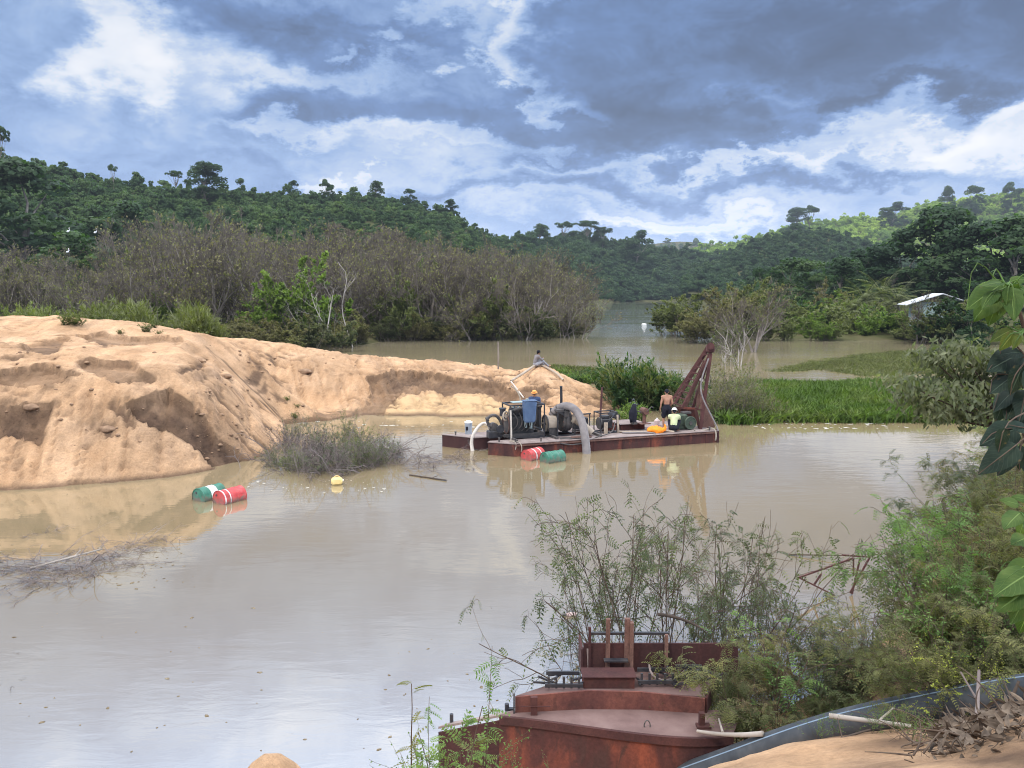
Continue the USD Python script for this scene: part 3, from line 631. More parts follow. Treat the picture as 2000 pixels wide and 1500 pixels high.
# ------------------------------------------------------------------ single trees
def tree_proto(seed, kind):
    """height 1 when scaled: returns crown, normals, trunk; real height in metres"""
    rng = np.random.default_rng(seed)
    if kind == 'round': H, R, z0, ch, k, fl = 18, 6.5, 6.5, 9.5, 20, .8
    elif kind == 'flat': H, R, z0, ch, k, fl = 17, 7.5, 11, 4.5, 16, .5
    elif kind == 'full': H, R, z0, ch, k, fl = 16, 6.3, 2.2, 12.2, 34, .85
    elif kind == 'tall': H, R, z0, ch, k, fl = 22, 5.2, 6, 14, 22, .85
    else: H, R, z0, ch, k, fl = 9, 4.6, 1.8, 6, 18, .8
    lobes = dome_lobes(rng, k, R * .78, ch, z0, fl, (.22, .40), top=(kind == 'flat'))
    m, nr = crown(rng, lobes, {'flat': 2200, 'full': 5200}.get(kind, 3000), .62 if kind != 'full' else .55, low=-.5)
    rows, _ = grow(rng, [((0, 0, -1.5), (rng.normal() * .08, rng.normal() * .08, 1), z0 + ch * .5 + 1.5, H * .018)], 1, 0, 1, 0, 0, .06, 6, taper=.6)
    limbs = [sticks(rows, 7)]
    for x, y, z, r, f in lobes[:12]:
        t = np.clip((z * .55 + 1.5) / (z0 + ch * .5 + 1.5), .2, .9); a = rows[min(int(t * 6), 5), :3]; b = np.array([x, y, z]); mid = (a + b) / 2 + rng.normal(size=3) * .4 - [0, 0, .3]
        limbs.append(tube([a, mid, b], [H * .008, H * .006, H * .002], 5, False))
    return m, nr, join(*limbs), H
PROTOS = {}; SLIM = {'full': 1.45}
def tree(kind, mat, px, top, base, Y, label, variant=0, wide=1.0, group=None, name='tree', bark=None, cat='tree'):
    rng = np.random.default_rng(abs(int(px * 7 + top))); key = (kind, mat.GetPath().name, variant)
    b = P(px, base, Y=Y); t = P(px, top, Y=Y); b[2] = ground(px, Y); h = max(2.0, t[2] - b[2])
    if key not in PROTOS:
        m, nr, tr, H = tree_proto(sum(map(ord, str(key))) * 7 + variant, kind); s = h / H
        mm = matrix((b[0], b[1], b[2]), rng.random() * 6.28, (s * wide * SLIM.get(kind, 1), s * wide * SLIM.get(kind, 1), s))
        t_ = thing(name, label, cat, m=mm, group=group)
        put('crown', m, mat, t_, normals=nr, world=False); put('trunk', tr, bark or BARK, t_, smooth=True, world=False)
        PROTOS[key] = (t_, H); return t_
    src, H = PROTOS[key]; s = h / H
    return dup(src, name, label, cat, matrix((b[0], b[1], b[2]), rng.random() * 6.28, (s * wide * SLIM.get(kind, 1), s * wide * SLIM.get(kind, 1), s)), group)
SKY = 'trees standing out on the skyline of the left hill'
for k, px, top, base, Y, w, lab, var in [
    ('full', 402, 314, 420, 372, 1.15, 'big round dark tree rising highest from the left hill', 0), ('flat', 342, 330, 400, 385, .8, 'flat-topped tree just left of the biggest tree on the hill', 0),
    ('flat', 222, 320, 372, 360, .45, 'small ragged tree above the slope of the left hill', 1), ('full', 640, 348, 400, 420, .75, 'rounded tree on the middle of the left ridge', 1), ('full', 735, 352, 410, 440, .9, 'dark tree on the ridge before it drops', 0),
    ('full', 575, 350, 400, 410, .6, 'small dark round tree on the ridge line', 2), ('full', 800, 366, 420, 450, .8, 'dark tree on the falling end of the left ridge', 2), ('full', 880, 388, 440, 470, .9, 'last tall tree at the steep end of the ridge', 0),
    ('flat', 1142, 428, 500, 720, 1.3, 'airy flat-crowned tree on the skyline over the river bend', 0), ('flat', 1102, 432, 495, 710, 1.0, 'thin umbrella-shaped tree left of the airy crown over the bend', 1), ('full', 1243, 446, 500, 720, .9, 'dense round tree on the skyline right of the airy crowns', 1),
    ('flat', 1175, 440, 500, 725, 1.0, 'flat dark crown beside the airy tree over the bend', 2), ('full', 1055, 436, 490, 650, .9, 'dark clump of a tree at the foot of the falling ridge', 0), ('flat', -6, 236, 330, 300, .5, 'dark tree tip cut by the left edge above the hill', 2),
    ('full', 25, 300, 470, 215, 1.1, 'broad blue-dark tree at the left edge in front of the hill', 2), ('full', 232, 385, 500, 220, 1.0, 'dark column-shaped tree before the left hill', 1), ('full', 140, 448, 520, 165, 1.25, 'green tree with white birds among the bare trees', 1), ('full', 470, 345, 420, 395, .7, 'narrow tree right of the biggest tree on the hill', 2)]:
    tree(k, FOREST_DARK if px != 140 else FOREST, px, top, base, Y, lab, var, w)
for k, px, top, base, Y, w, lab, var in [
    ('full', 1556, 404, 470, 1080, 1.0, 'lone round tree on the crest of the bright hill', 0), ('flat', 1583, 399, 470, 1080, .9, 'flat lone tree beside the round one on the bright crest', 0), ('full', 1742, 392, 450, 1060, 1.2, 'pale dome-shaped tree on the bright hill crest', 1), ('full', 1900, 358, 420, 1050, .7, 'dark tree on the upper crest of the right hill', 2), ('full', 1975, 352, 420, 1050, .7, 'dark tree at the top right of the hill', 1), ('full', 1850, 362, 420, 1060, .6, 'dark rounded tree left of the hill top', 0)]:
    tree(k, FOREST_DARK, px, top, base, Y, lab, var, w)
for k, px, top, base, Y, w, lab, var in [
    ('full', 1820, 398, 590, 185, 1.0, 'huge dark tree towering over the right bank', 0), ('full', 1740, 440, 590, 190, 1.0, 'dark tree left of the huge one on the right bank', 1), ('full', 1905, 425, 590, 175, 1.1, 'dark tree right of the huge one, above the house', 2), ('full', 1985, 418, 590, 165, 1.2, 'dark tree at the right edge behind the big leaves', 0), ('full', 2070, 410, 600, 170, 1.1, 'dark tree beyond the right edge', 1),
    ('full', 1555, 497, 600, 175, 1.15, 'spreading dark tree behind the bushes of the right bank', 2), ('flat', 1500, 520, 600, 180, .9, 'flat dark tree left of the spreading one', 1), ('full', 1640, 500, 600, 180, 1.0, 'dark tree between the spreading one and the palms', 0), ('full', 1690, 480, 600, 195, 1.0, 'dark tree behind the palms', 2), ('full', 1850, 585, 660, 118, .8, 'dark bushy tree below the white roofed house', 1), ('full', 1905, 600, 680, 100, .8, 'dark bush-like tree right of the house', 2), ('flat', 1600, 530, 600, 170, .8, 'low flat tree before the dark wood', 0)]:
    tree(k, FOREST_DARK, px, top, base, Y, lab, var, w)

# ------------------------------------------------------------------ the leafless thicket and the flooded bushes
def bare_proto(seed, lean=.15):
    rng = np.random.default_rng(seed); n = rng.integers(3, 6)
    st = [((rng.normal() * .35, rng.normal() * .35, -1.0), (rng.normal() * .32 + lean * rng.normal(), rng.normal() * .32, 1), 6.2 * (.75 + .4 * rng.random()), .085 + .04 * rng.random()) for _ in range(n)]
    rows, tips = grow(rng, st, 5, (6, 6, 5, 4), .50, .55, .07, .13, 4, .5, .3, .6)
    top = rows[:, 5].max(); rows[:, :8] *= 10 / top
    fine = rows[:, 8] >= 2
    rows[fine, 6:8] = np.maximum(rows[fine, 6:8], .013)
    limb, tw = sticks(rows[~fine], 4), sticks(rows[fine][rng.random(fine.sum()) < .9], 3)
    t = tips[tips[:, 6] >= 3] * np.r_[np.full(3, 10 / top), 1, 1, 1, 1]; t = t[rng.random(len(t)) < .16]
    d = unit(t[:, 3:6] + rng.normal(size=(len(t), 3)) * .6); lv = leaf_quads(t[:, :3], d, unit(rng.normal(size=(len(t), 3)) + [0, 0, 1]), rng.uniform(.16, .34, len(t)), rng.uniform(.1, .2, len(t)))
    return limb, tw, lv
BARE = {}
THICKET = 'leafless grey-brown trees crowding the flooded thicket behind the sand'
def part_of(px, Y):
    return ('right end' if px > 900 else 'right half' if px > 640 else 'middle' if px > 380 else 'left part') + (', in the front rank' if Y < 129 else ', in the rear ranks')
def bare(px, Y, h, v, mats=(BARK, TWIG, BROWNGREEN), label=None, group=THICKET, wide=1.0, z=None, key='', name='bare_tree'):
    rng = np.random.default_rng(abs(int(px * 13 + Y * 7 + v)) + 1); x = (px - 1000) / F / math.cos(pitch) * Y
    z = -.5 if z is None else z; mm = matrix((x, Y, z), rng.random() * 6.28, (h / 10 * wide, h / 10 * wide, h / 10)); k = (v, key)
    if label is None: group = 'leafless trees of the flooded thicket, ' + part_of(px, Y); label = 'leafless grey-brown tree at the ' + part_of(px, Y) + ' of the thicket'
    if k not in BARE:
        limb, tw, lv = bare_proto(300 + v)
        t = thing(name, label, 'tree', m=mm, group=group); put('trunk', limb, mats[0], t, world=False); put('twigs', tw, mats[1], t, world=False, kind='stuff'); put('leaves', lv, mats[2], t, world=False, kind='stuff')
        BARE[k] = t; return t
    return dup(BARE[k], name, label, 'tree', mm, group)
rng = np.random.default_rng(5)
top_row = itp([(-200, 455), (0, 448), (150, 470), (300, 432), (400, 385), (470, 405), (560, 415), (600, 425), (700, 425), (800, 438), (900, 446), (1000, 455), (1060, 458), (1110, 490), (1140, 510), (1162, 545)])
for row, (Y0, dy, frac, n) in enumerate([(185, 22, 1.0, 24), (160, 14, .97, 30), (138, 10, .90, 34), (120, 5, .86, 38)]):
    for i in range(n):
        px = -170 + (1325 - row * 8) * (i + rng.uniform(.1, .9)) / n
        if px > 1155: continue
        Y = Y0 + rng.uniform(-dy, dy); Y = max(Y, float(L_SHORE(px)) - 1 if px < 1140 else 122)
        zt = row_z(float(top_row(px)) + rng.uniform(-4, 22), Y); zt = min(zt, row_z(float(top_row(px)), 150) * 1.25); h = max(3.5, zt * frac * rng.uniform(.88, 1.04))
        bare(px, Y, h, int(rng.integers(0, 7)), wide=1.0 + .25 * (h < 9))
LP = (BARK_PALE, TWIG, OLIVE)
bare(1443, 74, 6.4, 0, LP, 'pale bare tree standing in the water right of the derrick', None, 1.0, key='pale', name='dead_tree')
bare(1415, 78, 4.2, 1, LP, 'small pale bare sapling left of the pale flooded tree', None, 1.0, key='pale', name='dead_tree')
bare(1470, 92, 8.5, 2, (BARK, TWIG, BROWNGREEN), 'greyish bare tree behind the pale flooded tree', None, 1.0)
bare(1795, 108, 7.5, 3, (BARK, TWIG_DARK, OLIVE), 'dark thin-branched tree left of the white roofed house', None, .9, key='dark')
def limbs_px(paths, Y, r0, mat, name, label, cat, kids=8, seed=0, twl=.9):
    """a dead tree drawn limb by limb: paths of (px, py, dY)"""
    rng = np.random.default_rng(seed); b = MB(); st = []
    for path in paths:
        pts = spline([P(x, y, Y=Y + d) for x, y, d in path], 9); b.tube(pts, np.linspace(r0, r0 * .3, 9), 6)
        for k in range(kids):
            i = rng.integers(2, 9); d = unit(pts[min(i, 8)] - pts[i - 1]); st.append((pts[i], turn(rng, d, .5 + .4 * rng.random()), twl * (.4 + rng.random()), r0 * .25))
    rows, _ = grow(rng, st, 3, (3, 3), .55, .5, .03, .15, 3, .5)
    base = P(paths[0][0][0], paths[0][0][1], Y=Y)
    t = thing(name, label, cat, base); put('trunk', b, mat, t, smooth=True); put('twigs', sticks(rows), mat, t, kind='stuff')
    return t
limbs_px([[(678, 690, 0), (652, 660, -.5), (624, 618, -1), (608, 572, 0)], [(670, 682, 0), (636, 660, -1), (592, 638, -2), (572, 618, -2)], [(690, 682, 0), (676, 640, .5), (668, 596, .5), (676, 556, 0), (660, 512, 1)], [(640, 640, -.5), (646, 600, 0), (652, 565, .5)]], 100, .085, BARK_PALE, 'dead_tree', 'white leaning dead tree behind the crest of the sand', 'tree', seed=4, twl=2.2)

def bush_proto(seed, kind):
    rng = np.random.default_rng(seed)
    n = {'bush': 11, 'weed': 14, 'reed': 26, 'thick': 13, 'twiggy': 26}[kind]
    sp = {'bush': .55, 'weed': .28, 'reed': .16, 'thick': .42, 'twiggy': .6}[kind]
    st = [((rng.normal() * .3, rng.normal() * .3, -.3), (rng.normal() * sp, rng.normal() * sp, 1), 2.4 * (.6 + .6 * rng.random()), .022) for _ in range(n)]
    rows, tips = grow(rng, st, {'bush': 3, 'thick': 4, 'twiggy': 3}.get(kind, 2), {'bush': (6, 5), 'thick': (6, 5, 3), 'twiggy': (5, 4)}.get(kind, (4,)), .42, .6, .04, .12, 4, .5, .25, .6)
    top = rows[:, 5].max(); rows[:, :8] *= 3 / top
    k = {'bush': 6, 'weed': 5, 'reed': 3, 'thick': 3, 'twiggy': 1}[kind]
    sel = rows[(rows[:, 8] >= (1 if kind in ('bush', 'twiggy') else 2 if kind == 'thick' else 0)) & (rows[:, 5] > .35)]
    sel = np.repeat(sel, k, 0); f = rng.random((len(sel), 1)); pos = sel[:, :3] * (1 - f) + sel[:, 3:6] * f
    ax = unit(sel[:, 3:6] - sel[:, :3]); d = unit(ax * .6 + rng.normal(size=pos.shape) * (.6 if kind != 'reed' else .35) + [0, 0, .1])
    L = {'bush': (.14, .30), 'weed': (.16, .36), 'reed': (.3, .75), 'thick': (.06, .13), 'twiggy': (.07, .16)}[kind]; L = rng.uniform(*L, len(pos)); W = L * {'bush': .5, 'weed': .36, 'reed': .10, 'thick': .55, 'twiggy': .3}[kind]
    nr = unit(rng.normal(size=pos.shape) * .6 + [0, 0, 1]); V, Fc = leaf_quads(pos, d, nr, L, W)
    c = np.array([0, 0, 1.0]); soft = np.repeat(unit(unit(pos - c) * .7 + nr * .5 + [0, 0, .2]), 4, 0)
    return (V, Fc), soft, sticks(rows)
BUSH = {}
GREY_TWIG_ = shade('grey_twig_look', [(.10, .08, .075), (.16, .13, .12), (.24, .20, .18)], 2.0, rough=.95, spec=.05)
def bush(kind, mat, px, Y, h, label, v=0, wide=1.0, group=None, z=0.0, name=None, cat='bush', x=None):
    x = (px - 1000) / F / math.cos(pitch) * Y if x is None else x
    rng = np.random.default_rng(abs(int(x * 131 + Y * 17)) + v); mm = matrix((x, Y, z - .1), rng.random() * 6.28, (h / 3 * wide, h / 3 * wide, h / 3)); k = (kind, mat.GetPath().name, v)
    name = name or {'weed': 'weed', 'reed': 'reed_clump'}.get(kind, 'bush')
    if k not in BUSH:
        lf, nr, sm = bush_proto(500 + v * 3 + len(kind), kind)
        t = thing(name, label, cat, m=mm, group=group); put('foliage', lf, mat, t, normals=nr, world=False, kind='stuff'); put('stems', sm, TWIG if kind == 'thick' else GREY_TWIG_ if kind == 'twiggy' else TWIG_DARK if kind == 'bush' else mat, t, world=False, kind='stuff'); BUSH[k] = t; return t
    return dup(BUSH[k], name, label, cat, mm, group)
rng = np.random.default_rng(8)
G1 = 'green and brown bushes along the foot of the leafless thicket'
for i in range(46):                                                              # the foot of the thicket
    px = -120 + 1262 * (i + rng.uniform(.1, .9)) / 46; Y = max(float(L_SHORE(px)) + rng.uniform(-1, 6), 100 if px < 500 else 0)
    m = [OLIVE_GREY, BROWNGREEN, BROWNGREEN, OLIVE_GREY][rng.integers(0, 4)]
    bush('thick', m, px, Y, rng.uniform(1.8, 5.0) * (.75 if px > 1080 else 1), 'leafy bush at the flooded foot of the thicket, ' + part_of(px, 140).split(',')[0], int(rng.integers(0, 2)), rng.uniform(1.0, 1.5), G1 + ', ' + part_of(px, 140).split(',')[0])
for px, Y, h, w, lab in [(70, 128, 12, .8, 'green leafy tree among the bare trees at the far left'), (255, 150, 15, .7, 'green leafy tree between the bare trees left of centre'), (460, 140, 13, .8, 'olive leafy tree among the bare trees behind the middle of the sand'), (705, 150, 14, .8, 'olive leafy tree among bare trees right of the bright green one'), (870, 140, 12, .8, 'green leafy tree near the right half of the thicket'), (1030, 135, 10, .8, 'olive tree among the bare trees near the water')]:
    bush('thick', OLIVE if px % 20 else FOREST, px, Y, h, lab, 0, w, name='leafy_tree', cat='tree')
G1b = 'leafy bushes seen higher up between the leafless trees'
for i in range(34):
    px = -100 + 1180 * (i + rng.uniform(.1, .9)) / 34; Y = rng.uniform(124, 175)
    m = [OLIVE_GREY, BROWNGREEN, BROWNGREEN, OLIVE_GREY][rng.integers(0, 4)]
    bush('thick', m, px, Y, rng.uniform(5, 9.5) * min(1, max(.5, (1160 - px) / 220)), 'tall leafy bush between the leafless trees of the thicket', int(rng.integers(0, 2)), rng.uniform(.8, 1.2), G1b)
for px, Y, h, w, lab, m in [(610, 104, 12, .9, 'bright green vine-covered tree in the middle of the thicket', FRESH), (545, 112, 6.5, 1.2, 'bright green bush left of the white leaning tree', FRESH), (780, 116, 9.5, .9, 'olive leafy tree right of the white leaning tree', OLIVE), (830, 128, 12, .45, 'small fresh green climber among bare trees', FRESH), (320, 120, 9, .5, 'thin green climber among the bare trees on the left', FRESH), (950, 116, 9, .9, 'dark green leafy tree at the water end of the thicket', OLIVE)]:
    bush('thick', m, px, Y, h, lab, 1 if m is FRESH else 0, w, name='leafy_tree', cat='tree')
G2 = 'flooded orange-green bushes left of the pale bare tree'
for px, Y, h, w in [(1330, 128, 6.5, 1.2), (1362, 122, 7.0, 1.3), (1395, 120, 7.5, 1.2), (1425, 124, 7.6, 1.1), (1345, 112, 5, 1.4), (1385, 108, 4.6, 1.3), (1310, 135, 5, 1.0), (1450, 128, 8.5, 1.0), (1490, 140, 9.5, 1.0), (1410, 105, 3.6, 1.2)]:
    bush('thick', BROWNGREEN if px % 2 else OLIVE, px, Y, h, 'flooded orange-green bush on the right side of the river', 1, w, G2)
G3 = 'green bushes lining the right bank under the dark trees'
for i in range(40):
    px = 1485 + 420 * (i + rng.uniform(.1, .9)) / 40; Y = rng.uniform(112, 150); h = rng.uniform(2.2, 4.2) + (Y - 112) * .09
    bush(['thick', 'weed', 'thick'][i % 3], [OLIVE, FOREST, FRESH, OLIVE, FOREST_DARK][rng.integers(0, 5)], px, Y, h, 'green bush on the edge of the right bank below the dark trees', int(rng.integers(0, 2)), rng.uniform(1.1, 1.7), G3)
for px, Y, h, w, lab in [(1612, 150, 9.5, .8, 'orange-brown crown behind the right bank bushes'), (1480, 150, 9.5, 1.0, 'orange-brown bushy crown above the pale bare tree')]:
    bush('thick', BROWNGREEN, px, Y, h, lab, 0, w)
G4 = 'tall yellow-green weeds along the back of the sand pile'
for i in range(46):
    px = (-40 + 150 * rng.random()) if i % 3 == 0 else rng.uniform(170, 430); Y = rng.uniform(54, 62)
    zt = row_z(rng.uniform(585, 618) if px < 120 else rng.uniform(578, 625), Y)
    bush(['weed', 'reed'][i % 2], WEED_G if px < 120 or i % 3 == 0 else OLIVE, px, Y, max(1.6, zt - 3.0), 'tall yellow-green weed clump behind the crest of the sand', int(rng.integers(0, 2)), rng.uniform(.7, 1.1), G4, z=3.0, cat='weeds')
G5 = 'tall weeds on the tip of land behind the dredge'
for i in range(34):
    px = rng.uniform(1178, 1400); Y = rng.uniform(45.5, 52); top = np.interp(px, [1150, 1200, 1240, 1300, 1340, 1400], [760, 690, 690, 705, 720, 735]) + rng.uniform(0, 38)
    bush(['weed', 'reed', 'weed'][i % 3], [FOREST, OLIVE, FOREST][i % 3], px, Y, max(1.0, row_z(top, Y)), 'tall green weed clump behind the dredge between water and water', int(rng.integers(0, 2)), rng.uniform(.7, 1.15), G5, cat='weeds')
G5b = 'fine-twigged brownish bushes right behind the derrick'
for px, Y, h in [(1385, 43.0, 2.5), (1420, 42.6, 3.0), (1455, 42.4, 2.8), (1488, 42.3, 2.1), (1405, 46, 3.4), (1440, 46, 3.3), (1355, 44, 2.6), (1330, 44.5, 2.0), (1475, 45.5, 2.6), (1512, 42.2, 1.3)]:
    bush('twiggy', OLIVE if px % 2 else BROWNGREEN, px, Y, h, 'fine-twigged brownish bush at the waterline behind the derrick', 1, 1.0, G5b)
G6 = 'low green weeds where the sand meets the far water'
for i in range(16):
    px = rng.uniform(1075, 1180); Y = rng.uniform(54, 66)
    bush('weed', FRESH if i % 2 else FOREST, px, Y, rng.uniform(.6, 1.2), 'low green weed in the shallows behind the sitting man', int(rng.integers(0, 2)), 1.6, G6, cat='weeds')
for px, py, h in [(1235, 800, .9), (1215, 812, .8), (1250, 812, 1.0)]:
    p = P(px, py + 15, z=0); bush('weed', FRESH, px, p[1], h, 'small bright green bush at the end of the sand behind the winch', 0, 1.3, 'small bright green bushes at the end of the sand', z=.1, name='bush')

# ------------------------------------------------------------------ grass
def tuft(seed, n, h, spread, lean):
    rng = np.random.default_rng(seed); pos = np.c_[rng.normal(size=(n, 2)) * spread, np.full(n, -.05)]
    d = unit(np.c_[rng.normal(size=(n, 2)) * lean, np.ones(n)]); L = h * rng.uniform(.5, 1.1, n); side = unit(np.cross(d, rng.normal(size=(n, 3)))); W = L * .035 + .008
    tip = pos + d * L[:, None] + np.c_[d[:, :2] * L[:, None] * .5, -.12 * L]
    mid = pos + d * L[:, None] * .55
    V = np.stack([pos - side * W[:, None], pos + side * W[:, None], mid + side * W[:, None] * .8, mid - side * W[:, None] * .8, tip], 1)
    f = np.array([[0, 1, 2], [0, 2, 3], [3, 2, 4]]); Fc = (f[None] + (np.arange(n) * 5)[:, None, None]).reshape(-1, 3)
    return (V.reshape(-1, 3), Fc), np.repeat(unit(np.c_[d[:, :2] * .8, np.ones(n)]), 5, 0)
GRASS = green('grass_look', (.055, .095, .022), (.090, .142, .032), (.150, .185, .050), .35, tr=.3, fine=4.0)
GRASS_DULL = green('dull_grass_look', (.085, .085, .036), (.10, .11, .04), (.13, .14, .055), .25, tr=.25)
def grass(name, label, poly_px, n, mat, h, seed, zoff=0.02, lean=.35, blades=46, scale=(.7, 1.25)):
    rng = np.random.default_rng(seed); poly = [tuple(P(a, b, z=0)[:2]) for a, b in poly_px]; pg = Polygon(poly).buffer(0); x0, y0, x1, y1 = pg.bounds; pts = []
    while len(pts) < n:
        q = np.c_[rng.uniform(x0, x1, 4000), rng.uniform(y0, y1, 4000)]; w = q + np.c_[sheet_fbm(q[:, 0], q[:, 1], .7, 3, 1), sheet_fbm(q[:, 0], q[:, 1], .7, 3, 2)] * 2.4
        pts += list(q[shapely.contains_xy(pg, w[:, 0], w[:, 1])])
    pts = np.array(pts[:n]); hh = .75 + .9 * np.clip(sheet_fbm(pts[:, 0], pts[:, 1], .35, 3, 9) + .25, 0, 1)
    scatter(name, label, 'grass', [(*tuft(seed + i, blades, h, .28, lean), mat) for i in range(4)], np.c_[pts, np.full(n, zoff), rng.random(n) * 6.28, rng.uniform(*scale, n), rng.integers(0, 4, n), hh])
grass('reed_grass', 'bright green tall grass filling the bank beyond the dredge', [(1420, 830), (1500, 826), (1700, 823), (1935, 826), (1990, 790), (1900, 762), (1700, 757), (1450, 756), (1410, 780)], 4200, GRASS, .85, 600)
grass('flat_grass', 'dull short grass on the flooded flat beyond the green bank', [(1490, 728), (1600, 722), (1700, 735), (1830, 730), (1900, 700), (1800, 684), (1700, 690), (1560, 712)], 1700, GRASS_DULL, .28, 640, lean=.7, blades=30)
grass('shallow_grass', 'green grass in the shallows behind the sitting man', [(1075, 728), (1110, 744), (1190, 750), (1200, 730), (1100, 716)], 260, GRASS_DULL, .5, 660)

# ------------------------------------------------------------------ metal, rubber, plastic
def rust(name, a, b, c, scale=2.2, vert=.35, rough=.85, rusty=.5, bump=.004):
    def extra(g, col):
        v = g('mapping', 'vector', vector=g('geometry', 'position'), scale=(1, 1, vert))
        n = g('noise_texture', 'fac', vector=v, scale=scale * 2.3, detail=9.0, roughness=.68, distortion=.8)
        col = g.mixc(g.mr(n, .5, .62, 0, rusty), col, (.052, .026, .022))
        n2 = g('noise_texture', 'fac', vector=g('geometry', 'position'), scale=scale * 14, detail=6.0, roughness=.7)
        return g('hsv', 'color', color=col, hue=.5, saturation=1.0, value=g.mr(n2, .3, .7, .75, 1.25), fac=1.0)
    return shade(name, [a, b, c], scale, detail=8.0, rough=rough, spec=.25, bump=bump, bscale=18.0, stretch=(1, 1, vert), extra=extra, distortion=.5)
RUST_HULL = rust('rusty_hull_look', (.032, .015, .016), (.070, .026, .022), (.23, .062, .033), 1.5, rusty=.92)
RUST_ORANGE = rust('orange_rust_look', (.062, .027, .025), (.115, .044, .036), (.18, .068, .048), 1.6, .6, rusty=.55)
RUST_WALL = rust('dark_rust_look', (.030, .014, .015), (.052, .021, .020), (.080, .032, .028), 2.0, .4)
RUST_BROWN = rust('brown_rust_look', (.085, .045, .036), (.14, .075, .058), (.20, .115, .09), 2.5, .5)
RUST_DERRICK = rust('derrick_rust_look', (.055, .022, .022), (.085, .034, .032), (.12, .055, .048), 2.5, .5)
DECK = shade('dusty_deck_look', [(.15, .115, .105), (.24, .19, .175), (.33, .275, .255)], 1.6, detail=8, rough=.85, spec=.2, bump=.004, bscale=22)
DECK_RED = shade('red_dusty_deck_look', [(.085, .052, .048), (.145, .092, .084), (.20, .135, .122)], 1.5, detail=8, rough=.85, spec=.2, bump=.004, bscale=20)
OILY = shade('oily_black_look', [(.010, .011, .014), (.022, .022, .026), (.045, .042, .042)], 5, rough=.45, spec=.5, bump=.004, bscale=30)
IRON = shade('dark_iron_look', [(.035, .032, .032), (.065, .058, .055), (.11, .09, .08)], 4, rough=.6, spec=.4, bump=.004, bscale=30)
RUBBER = shade('grey_hose_look', [(.13, .115, .115), (.19, .17, .165), (.25, .22, .21)], 3, rough=.8, spec=.2, bump=.004, bscale=20)
TAN = shade('tan_pipe_look', [(.26, .21, .16), (.36, .29, .22), (.44, .37, .29)], 3, rough=.7, spec=.3)
PALE_PIPE = shade('pale_pipe_look', [(.42, .37, .32), (.52, .46, .40), (.60, .55, .48)], 2, rough=.6, spec=.3)
BLUE_PLASTIC = shade('blue_plastic_look', [(.045, .075, .14), (.065, .105, .185), (.09, .14, .22)], 3, rough=.5, spec=.35)
GREEN_METAL = shade('green_machine_look', [(.035, .050, .035), (.055, .075, .052), (.085, .10, .07)], 4, rough=.6, spec=.35)
PALE_GREEN = shade('pale_green_metal_look', [(.22, .29, .29), (.32, .38, .38)], 4, rough=.5)
WHITE_PLASTIC = shade('white_plastic_look', [(.62, .61, .58), (.72, .71, .68)], 5, rough=.5)
GREY_PLASTIC = shade('grey_pail_look', [(.22, .24, .27), (.30, .32, .35)], 5, rough=.5)
ROPE = shade('rope_look', [(.26, .22, .18), (.38, .33, .27)], 9, rough=.95, spec=.1)
ORANGE = shade('orange_cloth_look', [(.85, .20, .012), (1.0, .30, .025)], 6, rough=.6, spec=.2)
BLACK_CLOTH = shade('black_cloth_look', [(.012, .012, .018), (.025, .025, .034)], 6, rough=.9, spec=.1)
SKIN = shade('skin_look', [(.32, .165, .105), (.38, .20, .13)], 8, rough=.6, spec=.3)

# ------------------------------------------------------------------ the dredge
A0 = P(1005, 892, z=0); B0 = P(1400, 864, z=0)
E1 = (B0 - A0) / np.linalg.norm(B0 - A0); E2 = np.array([-E1[1], E1[0], 0]); YAW = math.atan2(E1[1], E1[0]); LEN = np.linalg.norm(B0 - A0); DZ = .52
def L(a, b, z): return A0 + E1 * a + E2 * b + np.array([0, 0, z])
def loc(p): d = np.asarray(p) - A0; return d @ E1, d @ E2
def prism(poly, z0, z1):
    m = trimesh.creation.extrude_polygon(Polygon(poly), z1 - z0); m.apply_translation((0, 0, z0)); m.apply_transform(matrix(A0, YAW)); return m
dredge = thing('dredge_barge', 'low rusty steel pontoon barge carrying engines and a derrick', 'barge', A0, YAW)
near_poly = [(0, 0), (LEN, 0), (LEN, .95), (-.72, .95), (-.885, .737)]
rear_poly = [(-1.137, 1.886), (LEN - .2, 1.886), (LEN - .2, 3.15), (-2.19, 3.15)]
put('near_pontoon', prism(near_poly, -.35, DZ - .012), RUST_HULL, dredge); put('rear_pontoon', prism(rear_poly, -.35, DZ - .012), RUST_WALL, dredge)
put('deck_plate', prism(shapely.get_coordinates(Polygon(near_poly).buffer(.025, join_style=2))[:-1], DZ - .012, DZ + .012), DECK, dredge)
put('deck_plate', prism(shapely.get_coordinates(Polygon(rear_poly).buffer(.025, join_style=2))[:-1], DZ - .012, DZ + .012), DECK, dredge)
put('deck_plate', prism([(4.2, .985), (LEN - .1, .985), (LEN - .1, 1.85), (4.2, 1.85)], DZ - .03, DZ), DECK, dredge)
put('well_plate', prism([(1.0, 1.0), (4.15, 1.0), (4.15, 1.84), (1.0, 1.84)], DZ - .12, DZ - .09), IRON, dredge)
for a in (.2, 2.0, 4.0): put('cross_beam', MB().bar(L(a, .3, DZ + .06), L(a, 2.9, DZ + .06), .12, .1), IRON, dredge)
for a in np.linspace(.8, LEN - .6, 7): put('weld_seam', MB().bar(L(a, -.012, -.2), L(a, -.012, DZ - .03), .03, .03), RUST_WALL, dredge)
put('rubbing_strip', MB().bar(L(.02, -.03, DZ - .07), L(LEN, -.03, DZ - .07), .03, .06), RUST_BROWN, dredge)
put('end_plate', prism([(LEN, -.02), (LEN + .10, -.02), (LEN + .16, .5), (LEN + .10, 1.0), (LEN, 1.0)], -.3, DZ + .03), RUST_WALL, dredge)
